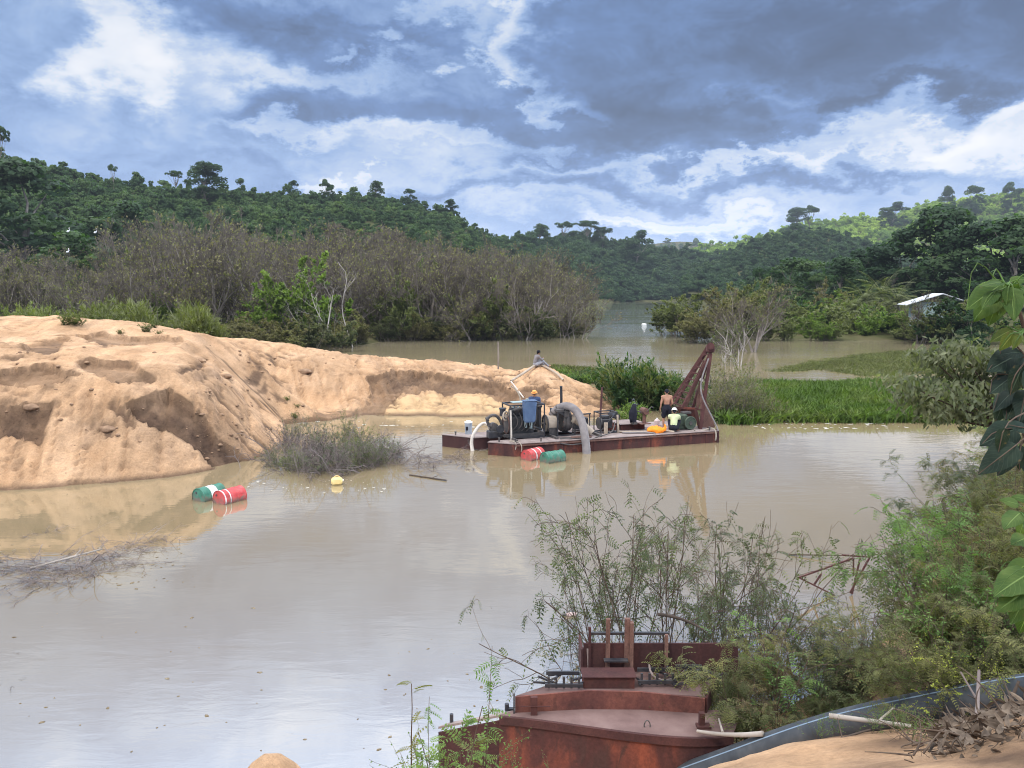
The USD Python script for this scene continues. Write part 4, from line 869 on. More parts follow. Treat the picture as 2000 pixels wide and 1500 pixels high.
put('raised_hatch', prism([(5.55, 1.5), (6.75, 1.5), (6.75, 2.6), (5.55, 2.6)], DZ, DZ + .26), RUST_HULL, dredge); put('hatch_lid', prism([(5.5, 1.45), (6.8, 1.45), (6.8, 2.65), (5.5, 2.65)], DZ + .262, DZ + .285), DECK, dredge)
put('side_coaming', prism([(4.6, 1.62), (5.45, 1.62), (5.45, 1.70), (4.6, 1.70)], DZ, DZ + .2), RUST_HULL, dredge)
for a, b in ((-1.7, 2.75), (.1, .2), (-.45, .62), (1.2, .12), (LEN - .3, .15)):
    put('bollard', MB().cyl(L(a, b, DZ), L(a, b, DZ + .17), .035, 10).cyl(L(a, b, DZ + .15), L(a, b, DZ + .18), .05, 10), IRON, dredge)
for k in range(3):
    a = 1.55 + k * .55; put('floor_sheet', prism([(a, .1 + .1 * k), (a + .9, .02 + .1 * k), (a + 1.0, .5), (a + .1, .62)], DZ + .016 + .012 * k, DZ + .024 + .012 * k), [DECK, IRON, RUST_BROWN][k], dredge)

def frame(b, a0, a1, b0, b1, z0, z1, w=.06):
    for a in (a0, a1):
        for q in (b0, b1): b.bar(L(a, q, z0), L(a, q, z1), w)
    for z in (z0 + w / 2, z1 - w / 2):
        for q in (b0, b1): b.bar(L(a0, q, z), L(a1, q, z), w)
        for a in (a0, a1): b.bar(L(a, b0, z), L(a, b1, z), w)
def lbox(b, a, q, z, sa, sb, sz, bev=.02): return b.box(L(a, q, z), (sa, sb, sz), rz=YAW, bev=bev)
ex, ey = loc(P(1008, 850, z=DZ)); ey = 1.42
# the big engine
eng = thing('diesel_engine', 'big oily black diesel engine at the left end of the dredge', 'engine', L(ex, ey, DZ + .1), YAW)
b = MB(); lbox(b, ex, ey, DZ + .55, 1.05, .55, .75, .05); lbox(b, ex, ey, DZ + .25, .95, .42, .35, .05); put('crankcase', b, OILY, eng)
put('engine_bed', MB().bar(L(ex - .85, ey - .33, DZ + .16), L(ex + .9, ey - .33, DZ + .16), .1, .12).bar(L(ex - .85, ey + .33, DZ + .16), L(ex + .9, ey + .33, DZ + .16), .1, .12), IRON, eng)
b = MB(); lbox(b, ex, ey, DZ + 1.08, .95, .42, .3, .04)
for k in range(6): lbox(b, ex - .4 + k * .16, ey, DZ + 1.26, .1, .3, .1, .03)
put('cylinder_head', b, OILY, eng)
for k in range(4): put('injector', MB().cyl(L(ex - .36 + k * .22, ey - .12, DZ + 1.28), L(ex - .36 + k * .22, ey - .12, DZ + 1.40), .028, 8), PALE_GREEN, eng)
b = MB(); lbox(b, ex + .05, ey + .05, DZ + 1.50, .85, .36, .05, .02); put('top_cover', b, PALE_GREEN, eng)
b = MB(); b.tube(spline([L(ex - .4, ey - .3, DZ + 1.2), L(ex, ey - .36, DZ + 1.28), L(ex + .4, ey - .3, DZ + 1.2)], 9), .07, 8)
for k in range(4): b.cyl(L(ex - .33 + k * .22, ey - .16, DZ + 1.1), L(ex - .33 + k * .22, ey - .34, DZ + 1.22), .04, 8)
put('exhaust_manifold', b, IRON, eng)
put('flywheel', MB().cyl(L(ex - .62, ey, DZ + .6), L(ex - .52, ey, DZ + .6), .42, 28), IRON, eng); put('flywheel_ring', MB().ring(L(ex - .63, ey, DZ + .6), E1, .40, .025), RUST_BROWN, eng)
put('fan_wheel', MB().ring(L(ex - .74, ey - .25, DZ + .98), E1 * .6 - E2 * .8, .19, .035).cyl(L(ex - .74, ey - .22, DZ + .98), L(ex - .74, ey - .30, DZ + .98), .07, 12), TAN, eng)
b = MB()
for k in range(9): lbox(b, ex + .78, ey - .32 + k * .08, DZ + .85, .09, .018, .9, 0)
lbox(b, ex + .78, ey, DZ + 1.33, .14, .78, .1, .02); lbox(b, ex + .78, ey, DZ + .36, .14, .78, .1, .02); put('radiator', b, OILY, eng)
b = MB(); frame(b, ex - .62, ex + .9, ey - .5, ey + .5, DZ + .06, DZ + 1.46, .055); put('support_frame', b, OILY, eng)
b = MB()
for s in range(5):
    rg = np.random.default_rng(s); b.tube(spline([L(ex - .5 + .22 * s, ey - .34, DZ + .3 + .1 * rg.random()), L(ex - .3 + .2 * s, ey - .5, DZ + .7), L(ex - .45 + .25 * s, ey - .38, DZ + 1.1)], 8), .022, 6)
put('fuel_line', b, IRON, eng)
put('oil_filter', MB().cyl(L(ex + .34, ey - .36, DZ + .42), L(ex + .34, ey - .36, DZ + .68), .07, 12).cyl(L(ex + .12, ey - .34, DZ + .45), L(ex + .12, ey - .34, DZ + .7), .06, 12), PALE_GREEN, eng)
put('standpipe', MB().tube(spline([L(ex - .62, ey - .62, DZ + .02), L(ex - .62, ey - .6, DZ + .7), L(ex - .64, ey - .58, DZ + 1.25)], 6), .035, 8), PALE_PIPE, eng)
put('air_filter', MB().cyl(L(ex - .82, ey - .1, DZ + .98), L(ex - .82, ey - .1, DZ + 1.25), .13, 14).cyl(L(ex - .82, ey - .1, DZ + 1.25), L(ex - .82, ey - .1, DZ + 1.3), .16, 14), OILY, eng)
put('exhaust_pipe', MB().tube(spline([L(ex + .1, ey + .3, DZ + 1.3), L(ex + .1, ey + .4, DZ + 1.75), L(ex - .25, ey + .45, DZ + 2.15)], 7), .03, 7), TAN, eng)
# the blue tank hung on its front
tk = P(1034, 803, Y=L(ex, ey - .7, 0)[1]); ta, tb = loc(tk)
tank = thing('plastic_tank', 'blue plastic fuel tank hung on the front of the big engine', 'tank', tk - [0, 0, .46], YAW)
pts = []
for z, sa, sb in ((-.46, .20, .10), (-.38, .24, .14), (.36, .29, .17), (.42, .27, .15)):
    for u in np.linspace(0, 2 * PI, 16, endpoint=False): pts.append(L(ta + sa * np.sign(math.cos(u)) * abs(math.cos(u)) ** .4, tb + sb * np.sign(math.sin(u)) * abs(math.sin(u)) ** .4, tk[2] + z))
put('body', Manifold.hull_points(np.array(pts)), BLUE_PLASTIC, tank, smooth=30); b = MB(); lbox(b, ta, tb, tk[2] + .44, .58, .34, .05, .02); put('rim', b, BLUE_PLASTIC, tank); put('filler_cap', MB().cyl(L(ta - .1, tb, tk[2] + .46), L(ta - .1, tb, tk[2] + .52), .06, 12), PALE_GREEN, tank)
# water pump on the left and its hose
wp = thing('water_pump', 'small black water pump with a curved pipe left of the big engine', 'pump', L(ex - 1.15, ey, DZ), YAW); wa = ex - 1.2
put('pump_casing', MB().cyl(L(wa, ey - .12, DZ + .5), L(wa, ey + .12, DZ + .5), .19, 20).cyl(L(wa, ey + .1, DZ + .5), L(wa, ey + .3, DZ + .5), .1, 14), IRON, wp)
put('curved_pipe', MB().tube(spline([L(wa - .18, ey - .1, DZ + .62), L(wa - .28, ey - .1, DZ + .88), L(wa - .02, ey - .1, DZ + 1.02), L(wa + .22, ey - .1, DZ + .86), L(wa + .38, ey - .05, DZ + .48)], 16), .062, 10), IRON, wp)
put('flange', MB().cyl(L(wa - .2, ey - .1, DZ + .56), L(wa - .2, ey - .1, DZ + .63), .11, 14).cyl(L(wa - .34, ey - .1, DZ + .84), L(wa - .26, ey - .1, DZ + .88), .10, 14), IRON, wp)
b = MB(); lbox(b, wa + .05, ey, DZ + .2, .6, .4, .3, .03); put('pump_foot', b, OILY, wp); put('pulley', MB().cyl(L(wa + .2, ey - .35, DZ + .45), L(wa + .2, ey - .28, DZ + .45), .17, 18), OILY, wp)
ho = thing('suction_hose', 'thin pale hose bending from the small pump down into the water', 'hose', P(922, 884, z=0))
put('hose', MB().tube(spline([L(wa - .2, ey - .1, DZ + .5), P(936, 832, Y=34.4), P(926, 846, Y=34.2), P(921, 862, Y=34.1), P(922, 876, Y=34.0), P(925, 890, Y=33.9)], 22), np.linspace(.05, .085, 22), 10), PALE_PIPE, ho, smooth=True)
# tan drum gear, big pump, suction pipe
gb = thing('belt_drum', 'tan cylindrical drum between the engine and the big pump', 'drum', L(ex + 1.25, ey, DZ), YAW); ga = ex + 1.28
put('shell', MB().cyl(L(ga - .12, ey, DZ + .52), L(ga + .32, ey, DZ + .52), .34, 24), TAN, gb, smooth=30); put('rim', MB().ring(L(ga - .14, ey, DZ + .52), E1, .36, .035).ring(L(ga + .32, ey, DZ + .52), E1, .34, .025), IRON, gb)
b = MB(); lbox(b, ga + .1, ey - .28, DZ + .24, .36, .05, .5, .01); put('stand', b, IRON, gb); b = MB(); lbox(b, ga + .1, ey + .28, DZ + .24, .36, .05, .5, .01); put('stand', b, IRON, gb); put('hub', MB().cyl(L(ga - .3, ey, DZ + .52), L(ga + .5, ey, DZ + .52), .06, 12), IRON, gb)
pa = ex + 2.05; pm = thing('sand_pump', 'dark grey sand pump with thick pipes in the middle of the dredge', 'pump', L(pa, ey, DZ), YAW)
put('volute', MB().cyl(L(pa - .22, ey, DZ + .62), L(pa + .16, ey, DZ + .62), .46, 28).ring(L(pa - .03, ey, DZ + .62), E1, .42, .11), IRON, pm, smooth=30)
b = MB()
for k in range(10):
    u = k * PI / 5; b.cyl(L(pa - .25, ey + .4 * math.cos(u), DZ + .62 + .4 * math.sin(u)), L(pa + .2, ey + .4 * math.cos(u), DZ + .62 + .4 * math.sin(u)), .025, 6)
put('bolts', b, RUST_BROWN, pm); b = MB(); frame(b, pa - .5, pa + .3, ey - .4, ey + .4, DZ, DZ + 1.12, .06); b.bar(L(pa - .5, ey - .4, DZ + 1.1), L(pa + .05, ey - .42, DZ + .75), .08); put('frame', b, OILY, pm)
b = MB(); lbox(b, pa - .38, ey - .3, DZ + 1.1, .34, .3, .14, .02); lbox(b, pa - .1, ey - .42, DZ + .95, .22, .12, .3, .02); put('gear_case', b, IRON, pm)
put('stub_pipe', MB().tube(spline([L(pa + .2, ey - .3, DZ + .75), L(pa + .5, ey - .45, DZ + .55), L(pa + .95, ey - .75, DZ + .12)], 8), .155, 14), TAN, pm, smooth=30); put('stub_flange', MB().cyl(L(pa + .22, ey - .32, DZ + .74), L(pa + .32, ey - .37, DZ + .68), .22, 18), TAN, pm)
put('wheel_valve', MB().ring(L(pa + .28, ey - .5, DZ + .82), -E2, .15, .02).bar(L(pa + .14, ey - .5, DZ + .82), L(pa + .42, ey - .5, DZ + .82), .02), TAN, pm)
hs = thing('discharge_hose', 'thick grey hose arching from the big pump down into the water', 'hose', P(1146, 888, z=0))
Yp = L(pa, ey, 0)[1]
hose_c = spline([P(1078, 812, Y=Yp - .05), P(1094, 796, Y=Yp - .2), P(1112, 794, Y=Yp - .45), P(1128, 806, Y=Yp - .75), P(1137, 826, Y=33.9), P(1142, 850, Y=33.6), P(1145, 875, Y=33.45), P(1146, 897, Y=33.3)], 60)
put('hose', MB().tube(hose_c, .172 + .004 * np.cos(np.arange(60) * PI), 16), RUBBER, hs, smooth=True); put('clamp', MB().tube(hose_c[2:4], .19, 16).tube(hose_c[7:9], .187, 16), IRON, hs)
# the second engine
sa = loc(P(1172, 840, z=DZ))[0]; sq = 1.35
e2 = thing('small_engine', 'small black engine in an open frame right of the thick hose', 'engine', L(sa, sq, DZ), YAW)
b = MB(); lbox(b, sa, sq, DZ + .4, .5, .4, .42, .04); lbox(b, sa - .05, sq, DZ + .68, .34, .3, .16, .03); put('block', b, OILY, e2); b = MB(); frame(b, sa - .42, sa + .38, sq - .32, sq + .32, DZ, DZ + .92, .05); b.bar(L(sa - .42, sq - .33, DZ + .1), L(sa + .3, sq - .33, DZ + .85), .04); put('frame', b, OILY, e2)
put('fuel_tank', MB().cyl(L(sa + .38, sq - .36, DZ + .72), L(sa + .38, sq + .34, DZ + .72), .13, 14), OILY, e2); put('pale_leg', MB().bar(L(sa - .2, sq - .42, DZ), L(sa - .2, sq - .42, DZ + .5), .17, .05), TAN, e2); put('pale_leg', MB().bar(L(sa + .42, sq - .40, DZ), L(sa + .36, sq - .40, DZ + .8), .08, .05), TAN, e2); put('flywheel', MB().cyl(L(sa - .36, sq, DZ + .42), L(sa - .28, sq, DZ + .42), .26, 20), IRON, e2)
e3 = thing('engine_rack', 'dark low machine rack behind the thick hose', 'machine', L(sa - .95, 2.1, DZ), YAW)
b = MB(); lbox(b, sa - .95, 2.1, DZ + .35, .7, .5, .5, .04); put('case', b, OILY, e3); put('rail', MB().bar(L(sa - 1.4, 1.85, DZ + .75), L(sa - .5, 1.85, DZ + .78), .06).bar(L(sa - 1.35, 1.85, DZ), L(sa - 1.35, 1.85, DZ + .75), .05).bar(L(sa - .55, 1.85, DZ), L(sa - .55, 1.85, DZ + .75), .05), IRON, e3); put('cap', MB().cyl(L(sa - 1.05, 2.1, DZ + .6), L(sa - 1.05, 2.1, DZ + .98), .1, 12), IRON, e3)
# pail, jerrycan, ropes
pb = P(915, 848, z=DZ); pail = thing('pail', 'grey pail with a pale lid on the left end of the dredge', 'pail', pb)
put('body', MB().tube([pb + [0, 0, .012], pb + [0, 0, .25], pb + [0, 0, .50]], [.145, .155, .165], 20), GREY_PLASTIC, pail, smooth=30); put('lid', MB().cyl(pb + [0, 0, .50], pb + [0, 0, .55], .172, 20).cyl(pb + [0, 0, .55], pb + [0, 0, .59], .1, 16), WHITE_PLASTIC, pail); put('mark', MB().box(pb + [-.06, -.145, .27], (.10, .03, .16)), BLACK_CLOTH, pail)
def rope(pts, r, name, label, mat=ROPE, n=30, sides=6, cat='rope'):
    p = spline(pts, n); t = thing(name, label, cat, p[0]); put('strand', MB().tube(p, r, sides), mat, t, smooth=True); return t
rope([L(sa + .2, .9, DZ + .5), L(sa - .2, .5, DZ + .12), L(sa - 1.0, .12, DZ + .05), L(sa - 1.6, -.06, DZ - .1), L(sa - 2.3, -.08, DZ - .16), L(sa - 2.9, .0, DZ - .02)], .025, 'cable', 'black cable sagging along the near edge of the dredge deck', IRON, cat='cable')
rope([L(sa + .45, .9, DZ + .06), L(sa + 1.1, .7, DZ + .05), L(sa + 1.9, .55, DZ + .05), L(sa + 2.5, .42, DZ + .05), L(sa + 2.75, .2, DZ + .04)], .045, 'deck_hose', 'pale brown hose lying along the middle of the dredge deck', TAN, cat='hose')
rope([L(sa + .5, .75, DZ + .05), L(sa + 1.0, .52, DZ + .05), L(sa + 1.6, .3, DZ + .05), L(sa + 1.75, .08, DZ + .03)], .04, 'deck_hose', 'shorter brown hose in front of the longer one on the dredge deck', RUBBER, cat='hose')
rope([L(-.05, .5, DZ + .05), L(.2, .1, DZ + .05), L(.25, -.06, DZ - .02), L(.26, -.08, .2)], .02, 'rope', 'pale rope hanging over the near left corner of the dredge')
rope([L(-.1, .3, DZ + .04), L(.05, .05, DZ + .04), L(.02, -.05, .3)], .02, 'rope', 'short rope end left of the hanging rope on the dredge')
rope([L(LEN - 1.0, .25, DZ + .08), L(LEN - .4, .2, DZ + .06), L(LEN - .12, .05, DZ + .07), L(LEN - .1, -.05, DZ - .05), L(LEN - .12, -.06, .12)], .035, 'rope', 'pale mooring rope over the right end of the dredge')
rope([L(-1.2, 2.2, DZ + .02), L(-1.35, 2.0, .3), L(-1.0, 1.75, .02), L(-.4, 1.8, .35)], .012, 'wire', 'loose wire by the water between the two pontoons', IRON, cat='wire')
# winch and the black draped lever
wl = loc(P(1258, 828, z=DZ + .28)); wn = thing('hand_winch', 'rusty upright winch on the raised hatch of the dredge', 'winch', L(wl[0], wl[1], DZ + .285), YAW); wz = DZ + .285
put('post', MB().bar(L(*wl, wz), L(*wl, wz + .62), .14, .12), RUST_BROWN, wn); put('drum', MB().cyl(L(wl[0], wl[1] - .2, wz + .58), L(wl[0], wl[1] + .2, wz + .58), .15, 18), RUST_BROWN, wn); put('crank', MB().bar(L(wl[0], wl[1] - .22, wz + .58), L(wl[0] + .22, wl[1] - .22, wz + .78), .03).bar(L(wl[0] + .22, wl[1] - .22, wz + .78), L(wl[0] + .22, wl[1] - .4, wz + .78), .03), IRON, wn)
b = MB(); lbox(b, wl[0], wl[1], wz + .02, .5, .4, .04, .01); put('base_plate', b, RUST_BROWN, wn)
dl = (wl[0] - .45, wl[1] + .1); dr = thing('lever_post', 'slim dark lever post under a black cloth beside the winch', 'lever', L(*dl, wz), YAW)
rg = np.random.default_rng(3); pts = spline([L(dl[0] - .02, dl[1], wz), L(dl[0] - .06, dl[1], wz + .35), L(dl[0] - .03, dl[1], wz + .7), L(dl[0], dl[1], wz + .9)], 10)
v, f = tube(pts, [.13, .14, .16, .18, .19, .185, .16, .13, .11, .07], 14); v = v + (fbm(v * 9, 3, 1)[:, None] - .5) * .09; put('cloth', (v, f), BLACK_CLOTH, dr, smooth=True); put('lever', MB().bar(L(dl[0] + .05, dl[1], wz + .6), L(dl[0] + .42, dl[1] - .1, wz + .5), .05), IRON, dr); put('foot', MB().cyl(L(dl[0], dl[1], wz), L(dl[0], dl[1], wz + .1), .15, 12), IRON, dr)
# green motor with wheel
ml = loc(P(1338, 840, z=DZ)); ml = (ml[0], ml[1] + .25); gm = thing('green_motor', 'worn green motor with a belt wheel in front of the derrick', 'motor', L(*ml, DZ), YAW)
b = MB(); lbox(b, ml[0] - .12, ml[1], DZ + .45, .5, .46, .5, .05); lbox(b, ml[0] - .1, ml[1], DZ + .14, .6, .4, .22, .03); put('body', b, GREEN_METAL, gm); b = MB()
for k in range(6): lbox(b, ml[0] - .3 + k * .08, ml[1] - .24, DZ + .46, .02, .03, .4, 0)
put('fins', b, GREEN_METAL, gm); put('wheel', MB().cyl(L(ml[0] + .22, ml[1] - .34, DZ + .32), L(ml[0] + .22, ml[1] - .26, DZ + .32), .29, 24).ring(L(ml[0] + .22, ml[1] - .34, DZ + .32), E2, .27, .03), GREEN_METAL, gm, smooth=30); put('wheel_hub', MB().cyl(L(ml[0] + .22, ml[1] - .40, DZ + .32), L(ml[0] + .22, ml[1] - .33, DZ + .32), .08, 14), IRON, gm)
b = MB(); lbox(b, ml[0] + .2, ml[1] + .05, DZ + .74, .4, .3, .1, .02); put('hood', b, IRON, gm)
# derrick
YD = L(LEN - 1.1, 1.2, 0)[1]; dk = thing('derrick', 'tall rust-brown lattice derrick leaning over the right end of the dredge', 'derrick', P(1350, 830, Y=YD))
D = lambda px, py, d=0.0: P(px, py, Y=YD + d)
apex = [D(1386, 676, .15), D(1390, 676, -.15)]
r1, r2 = (D(1306, 792, .75), D(1381, 679, .18)), (D(1330, 800, .1), D(1391, 682, .0)); r3 = (D(1318, 788, 1.3), D(1386, 677, .3))
for p, q in (r1, r2, r3): put('boom_rail', MB().bar(p, q, .09, .12), RUST_DERRICK, dk)
for k in range(9):
    t = .06 + k * .105; f = lambda r, t: r[0] + (r[1] - r[0]) * t
    put('boom_rung', MB().bar(f(r1, t), f(r2, t), .05), RUST_DERRICK, dk)
    if k % 2: put('boom_brace', MB().bar(f(r1, t), f(r3, t + .05), .04), RUST_DERRICK, dk)
put('boom_head', MB().box(D(1387, 681), (.34, .42, .34), bev=.06), RUST_DERRICK, dk); put('sheave', MB().cyl(D(1388, 676, -.25), D(1388, 676, .25), .16, 20), RUST_DERRICK, dk)
put('back_leg', MB().bar(D(1368, 838, -.35), D(1388, 690, -.1), .13, .12), RUST_DERRICK, dk); put('back_leg', MB().bar(D(1352, 800, .9), D(1387, 690, .15), .12, .12), RUST_DERRICK, dk)
put('mast_plate', MB().bar(D(1336, 797, .3), D(1377, 706, .1), .20, .03), RUST_BROWN, dk); put('mast_plate', MB().bar(D(1362, 800, .25), D(1372, 715, .1), .16, .03), RUST_BROWN, dk)
v = np.array([D(1367, 762, 0), D(1373, 760, 0), D(1397, 835, -.2), D(1368, 835, -.2)]); put('gusset_sheet', trimesh.convex.convex_hull(np.vstack([v + [0, .015, 0], v - [0, .015, 0]])), RUST_BROWN, dk)
for py in (715, 742, 770, 800): put('leg_tie', MB().bar(D(1368 + (838 - py) * .13 - 2, py, -.2), D(1352 + (800 - py) * .30, py, .6 - (800 - py) * .004), .05), RUST_DERRICK, dk)
b = MB(); b.bar(D(1318, 796, 0), D(1362, 798, -.1), .09); b.bar(D(1320, 796, 0), D(1322, 834, 0), .08); b.bar(D(1358, 798, -.1), D(1366, 836, -.2), .12); put('base_frame', b, RUST_HULL, dk); put('base_rail', MB().bar(D(1320, 800, .7), D(1362, 800, .7), .08), RUST_HULL, dk); put('base_panel', MB().box(D(1344, 812, .5), (.95, .03, .7), rz=YAW), RUST_HULL, dk)
put('lamp_plate', MB().box(D(1370, 742, -.25), (.16, .04, .10), ry=.4), PALE_PIPE, dk)
cb = thing('derrick_hose', 'pale hose hanging in a curve from the derrick to the right end', 'hose', D(1402, 838)); put('hose', MB().tube(spline([D(1384, 700, -.3), D(1372, 735, -.35), D(1369, 762, -.4), D(1378, 790, -.5), D(1391, 815, -.7), D(1403, 842, -.9)], 24), .034, 8), RUBBER, cb, smooth=True)
# orange bag
ob = P(1281, 845, z=DZ); bag = thing('orange_bag', 'bright orange bag slumped on the dredge deck before the men', 'bag', ob)
m = trimesh.creation.icosphere(4); v = m.vertices.copy(); v = v * [.40, .24, .17]; v[:, 2] = np.maximum(v[:, 2], -.11); v += (fbm(v * 7, 4, 2)[:, None] - .5) * np.array([.12, .12, .16]); v[:, 2] += .115 + .10 * np.clip(v[:, 0] - .15, 0, 1); put('sack', (v + ob, m.faces), ORANGE, bag, smooth=True)
put('loose_end', MB().tube(spline([ob + [.34, 0, .12], ob + [.40, -.02, .26], ob + [.37, 0, .38]], 8), np.linspace(.10, .02, 8), 10), ORANGE, bag, smooth=True)
jg = P(1283, 832, z=DZ); jug = thing('plastic_jug', 'clear pinkish plastic jug behind the orange bag', 'jug', jg); put('body', MB().tube([jg, jg + [0, 0, .03], jg + [0, 0, .26], jg + [0, 0, .33]], [.11, .13, .13, .05], 16), shade('jug_look', [(.45, .33, .31), (.55, .44, .42)], 8, rough=.3), jug, smooth=40); put('cap', MB().cyl(jg + [0, 0, .33], jg + [0, 0, .37], .04, 12), WHITE_PLASTIC, jug)

# ------------------------------------------------------------------ drums and floats
def drum(px, py, deg, mat, band, label, z=.12, stripes=((.36, .10),)):
    c = P(px, py, z=z); r, h = .29, .88; t = thing('oil_drum', label, 'oil drum', c, math.radians(deg))
    prof = [(r, 0), (r + .012, .012), (r, .03), (r, .27), (r + .012, .285), (r, .30), (r, .58), (r + .012, .595), (r, .61), (r, .85), (r + .012, .868), (r, .88)]
    n = 36; a = np.arange(n) * 2 * PI / n; V = np.array([(y - h / 2, q * math.cos(u), q * math.sin(u)) for q, y in prof for u in a]); i = np.arange(n); j = (i + 1) % n
    Fc = np.vstack([np.stack([k * n + i, k * n + j, (k + 1) * n + j, (k + 1) * n + i], 1) for k in range(len(prof) - 1)])
    put('shell', (V, Fc), mat, t, smooth=25, world=False)
    for x, s in ((-h / 2 + .02, -1), (h / 2 - .02, 1)):
        e = trimesh.creation.cylinder(r - .004, .012, sections=n); e.apply_transform(trimesh.transformations.rotation_matrix(PI / 2, [0, 1, 0])); e.apply_translation((x, 0, 0)); put('end_plate', e, mat, t, world=False)
    put('bung', MB().cyl((-h / 2 - .005, .1, .14), (-h / 2 + .02, .1, .14), .035, 12), IRON, t, world=False)
    for x, w in stripes:
        V2 = np.array([(q, (r + .0035) * math.cos(u), (r + .0035) * math.sin(u)) for q in (x - h / 2, x + w - h / 2) for u in a]); F2 = np.stack([i, j, n + j, n + i], 1); put('painted_band', (V2, F2), band, t, smooth=True, world=False)
    return t
def drum_paint(name, c, dirty=.35):
    def extra(g, col):
        z = g('separate_xyz', 'z', vector=g('geometry', 'position')); n = g('noise_texture', 'fac', vector=g('geometry', 'position'), scale=6.0, detail=7.0, roughness=.7)
        return g.mixc(g.mul(g.mr(g.add(n, g.mul(z, -.75)), .30, .56), min(1.0, dirty * 1.6)), col, (.13, .10, .075))
    return shade(name, [tuple(x * .62 for x in c), c, tuple(x * .85 + .06 for x in c)], 5, rough=.5, spec=.4, extra=extra)
RED_P, GREEN_P, WHITE_P = drum_paint('red_paint_look', (.46, .046, .044), .6), drum_paint('green_paint_look', (.028, .15, .095), .65), drum_paint('white_paint_look', (.68, .66, .63), .5)
drum(409, 966, 60, GREEN_P, WHITE_P, 'green drum with a white band floating by the sand, left of the red one', stripes=((.30, .27),))
drum(449, 971, 58, RED_P, WHITE_P, 'red drum with thin white bands floating beside the green one by the sand', stripes=((.24, .05), (.04, .04)))
drum(1041, 890, 50, RED_P, WHITE_P, 'faded red drum with white bands floating against the dredge', stripes=((.31, .06), (.62, .05)))
drum(1080, 895, 36, GREEN_P, GREEN_P, 'green drum with muddy streaks floating right of the red one at the dredge', stripes=())
jc = P(658, 943, z=.06); can = thing('jerrycan', 'pale yellow jerrycan floating in front of the flooded bush', 'jerrycan', jc, .2); YELLOW = shade('yellow_plastic_look', [(.66, .47, .17), (.76, .58, .26)], 5, rough=.5)
b = MB(); b.box(jc + [0, 0, .06], (.38, .26, .26), rz=.2, bev=.06); put('body', b, YELLOW, can, smooth=40); put('handle', MB().tube(spline([jc + [-.1, 0, .18], jc + [-.06, 0, .23], jc + [.06, .02, .23], jc + [.1, .02, .18]], 8), .018, 6), YELLOW, can); put('cap', MB().cyl(jc + [.19, .04, .08], jc + [.23, .05, .08], .035, 12), WHITE_PLASTIC, can)
bo = P(1112, 1201, z=.02); bt = thing('plastic_bottle', 'pinkish plastic bottle floating left of the near shrubs', 'bottle', bo); put('body', MB().tube(spline([bo + [-.06, 0, .005], bo + [.02, 0, .01], bo + [.09, .01, .01], bo + [.15, .015, .012]], 8), [.035, .042, .042, .042, .042, .042, .04, .03], 14), shade('bottle_look', [(.5, .36, .34), (.6, .48, .45)], 10, rough=.3), bt, smooth=30); put('neck', MB().tube([bo + [-.14, 0, 0.005], bo + [-.09, 0, .005], bo + [-.06, 0, .005]], [.022, .024, .036], 12), IRON, bt)
fb = P(1258, 634, z=0); fl = thing('white_float', 'small white float far out on the river bend', 'float', fb); put('hull', MB().tube(spline([fb + [-.5, 0, .08], fb + [-.15, 0, .06], fb + [.25, 0, .06], fb + [.5, 0, .12]], 8), [.08, .16, .2, .2, .2, .2, .16, .06], 12), WHITE_PLASTIC, fl, smooth=True); put('box', MB().box(fb + [.05, 0, .25], (.36, .3, .16), bev=.05), WHITE_PLASTIC, fl)

# ------------------------------------------------------------------ poles and the pipe on the sand
def pole(px, y0, y1, Y, r, name, label, mat, lean=0.0):
    a, c = P(px, y1, Y=Y), P(px + lean, y0, Y=Y); t = thing(name, label, 'pole', a); put('shaft', MB().tube([a - [0, 0, .3], (a + c) / 2 + [.01, 0, 0], c], [r, r, r * .9], 8), mat, t, smooth=30); put('cap', MB().cyl(c, c + [0, 0, .02], r * 1.15, 8), mat, t); return t
pole(973, 668, 722, 51, .05, 'wooden_pole', 'thin wooden pole standing on the crest of the sand', BARK)
pole(1096, 755, 800, 36.5, .06, 'iron_pole', 'dark iron pole rising behind the big pump', OILY)
pole(1171, 757, 822, 37, .05, 'iron_pole', 'rusty leaning pole behind the small black engine', RUST_DERRICK, 5)
rp = thing('discharge_pipe', 'long pale pipe laid over the sand point under the sitting man', 'pipe', on_sand(1050, 716))
pk = [P(998, 744, Y=47.3), P(1022, 729, Y=48.3), P(1047, 712, Y=49.6)]; put('pipe', MB().tube(spline(pk, 8), .075, 10), TAN, rp, smooth=30)
put('pipe', MB().tube(spline([P(1052, 711, Y=49.7), P(1072, 720, Y=49.2), P(1100, 742, Y=48.2)], 8), .065, 10), TAN, rp, smooth=30); put('joint', MB().cyl(P(1044, 712, Y=49.6), P(1054, 711, Y=49.7), .10, 12), TAN, rp)
st = thing('prop_stick', 'thin pale stick propping the end of the pipe above the engine', 'stick', P(1020, 775, Y=46)); put('shaft', MB().tube([P(998, 745, Y=47.2), P(1010, 760, Y=46.4), P(1023, 777, Y=45.8)], .04, 7), PALE_PIPE, st); put('fork', MB().tube([P(1010, 760, Y=46.4), P(1012, 776, Y=46.2)], .03, 6), PALE_PIPE, st)

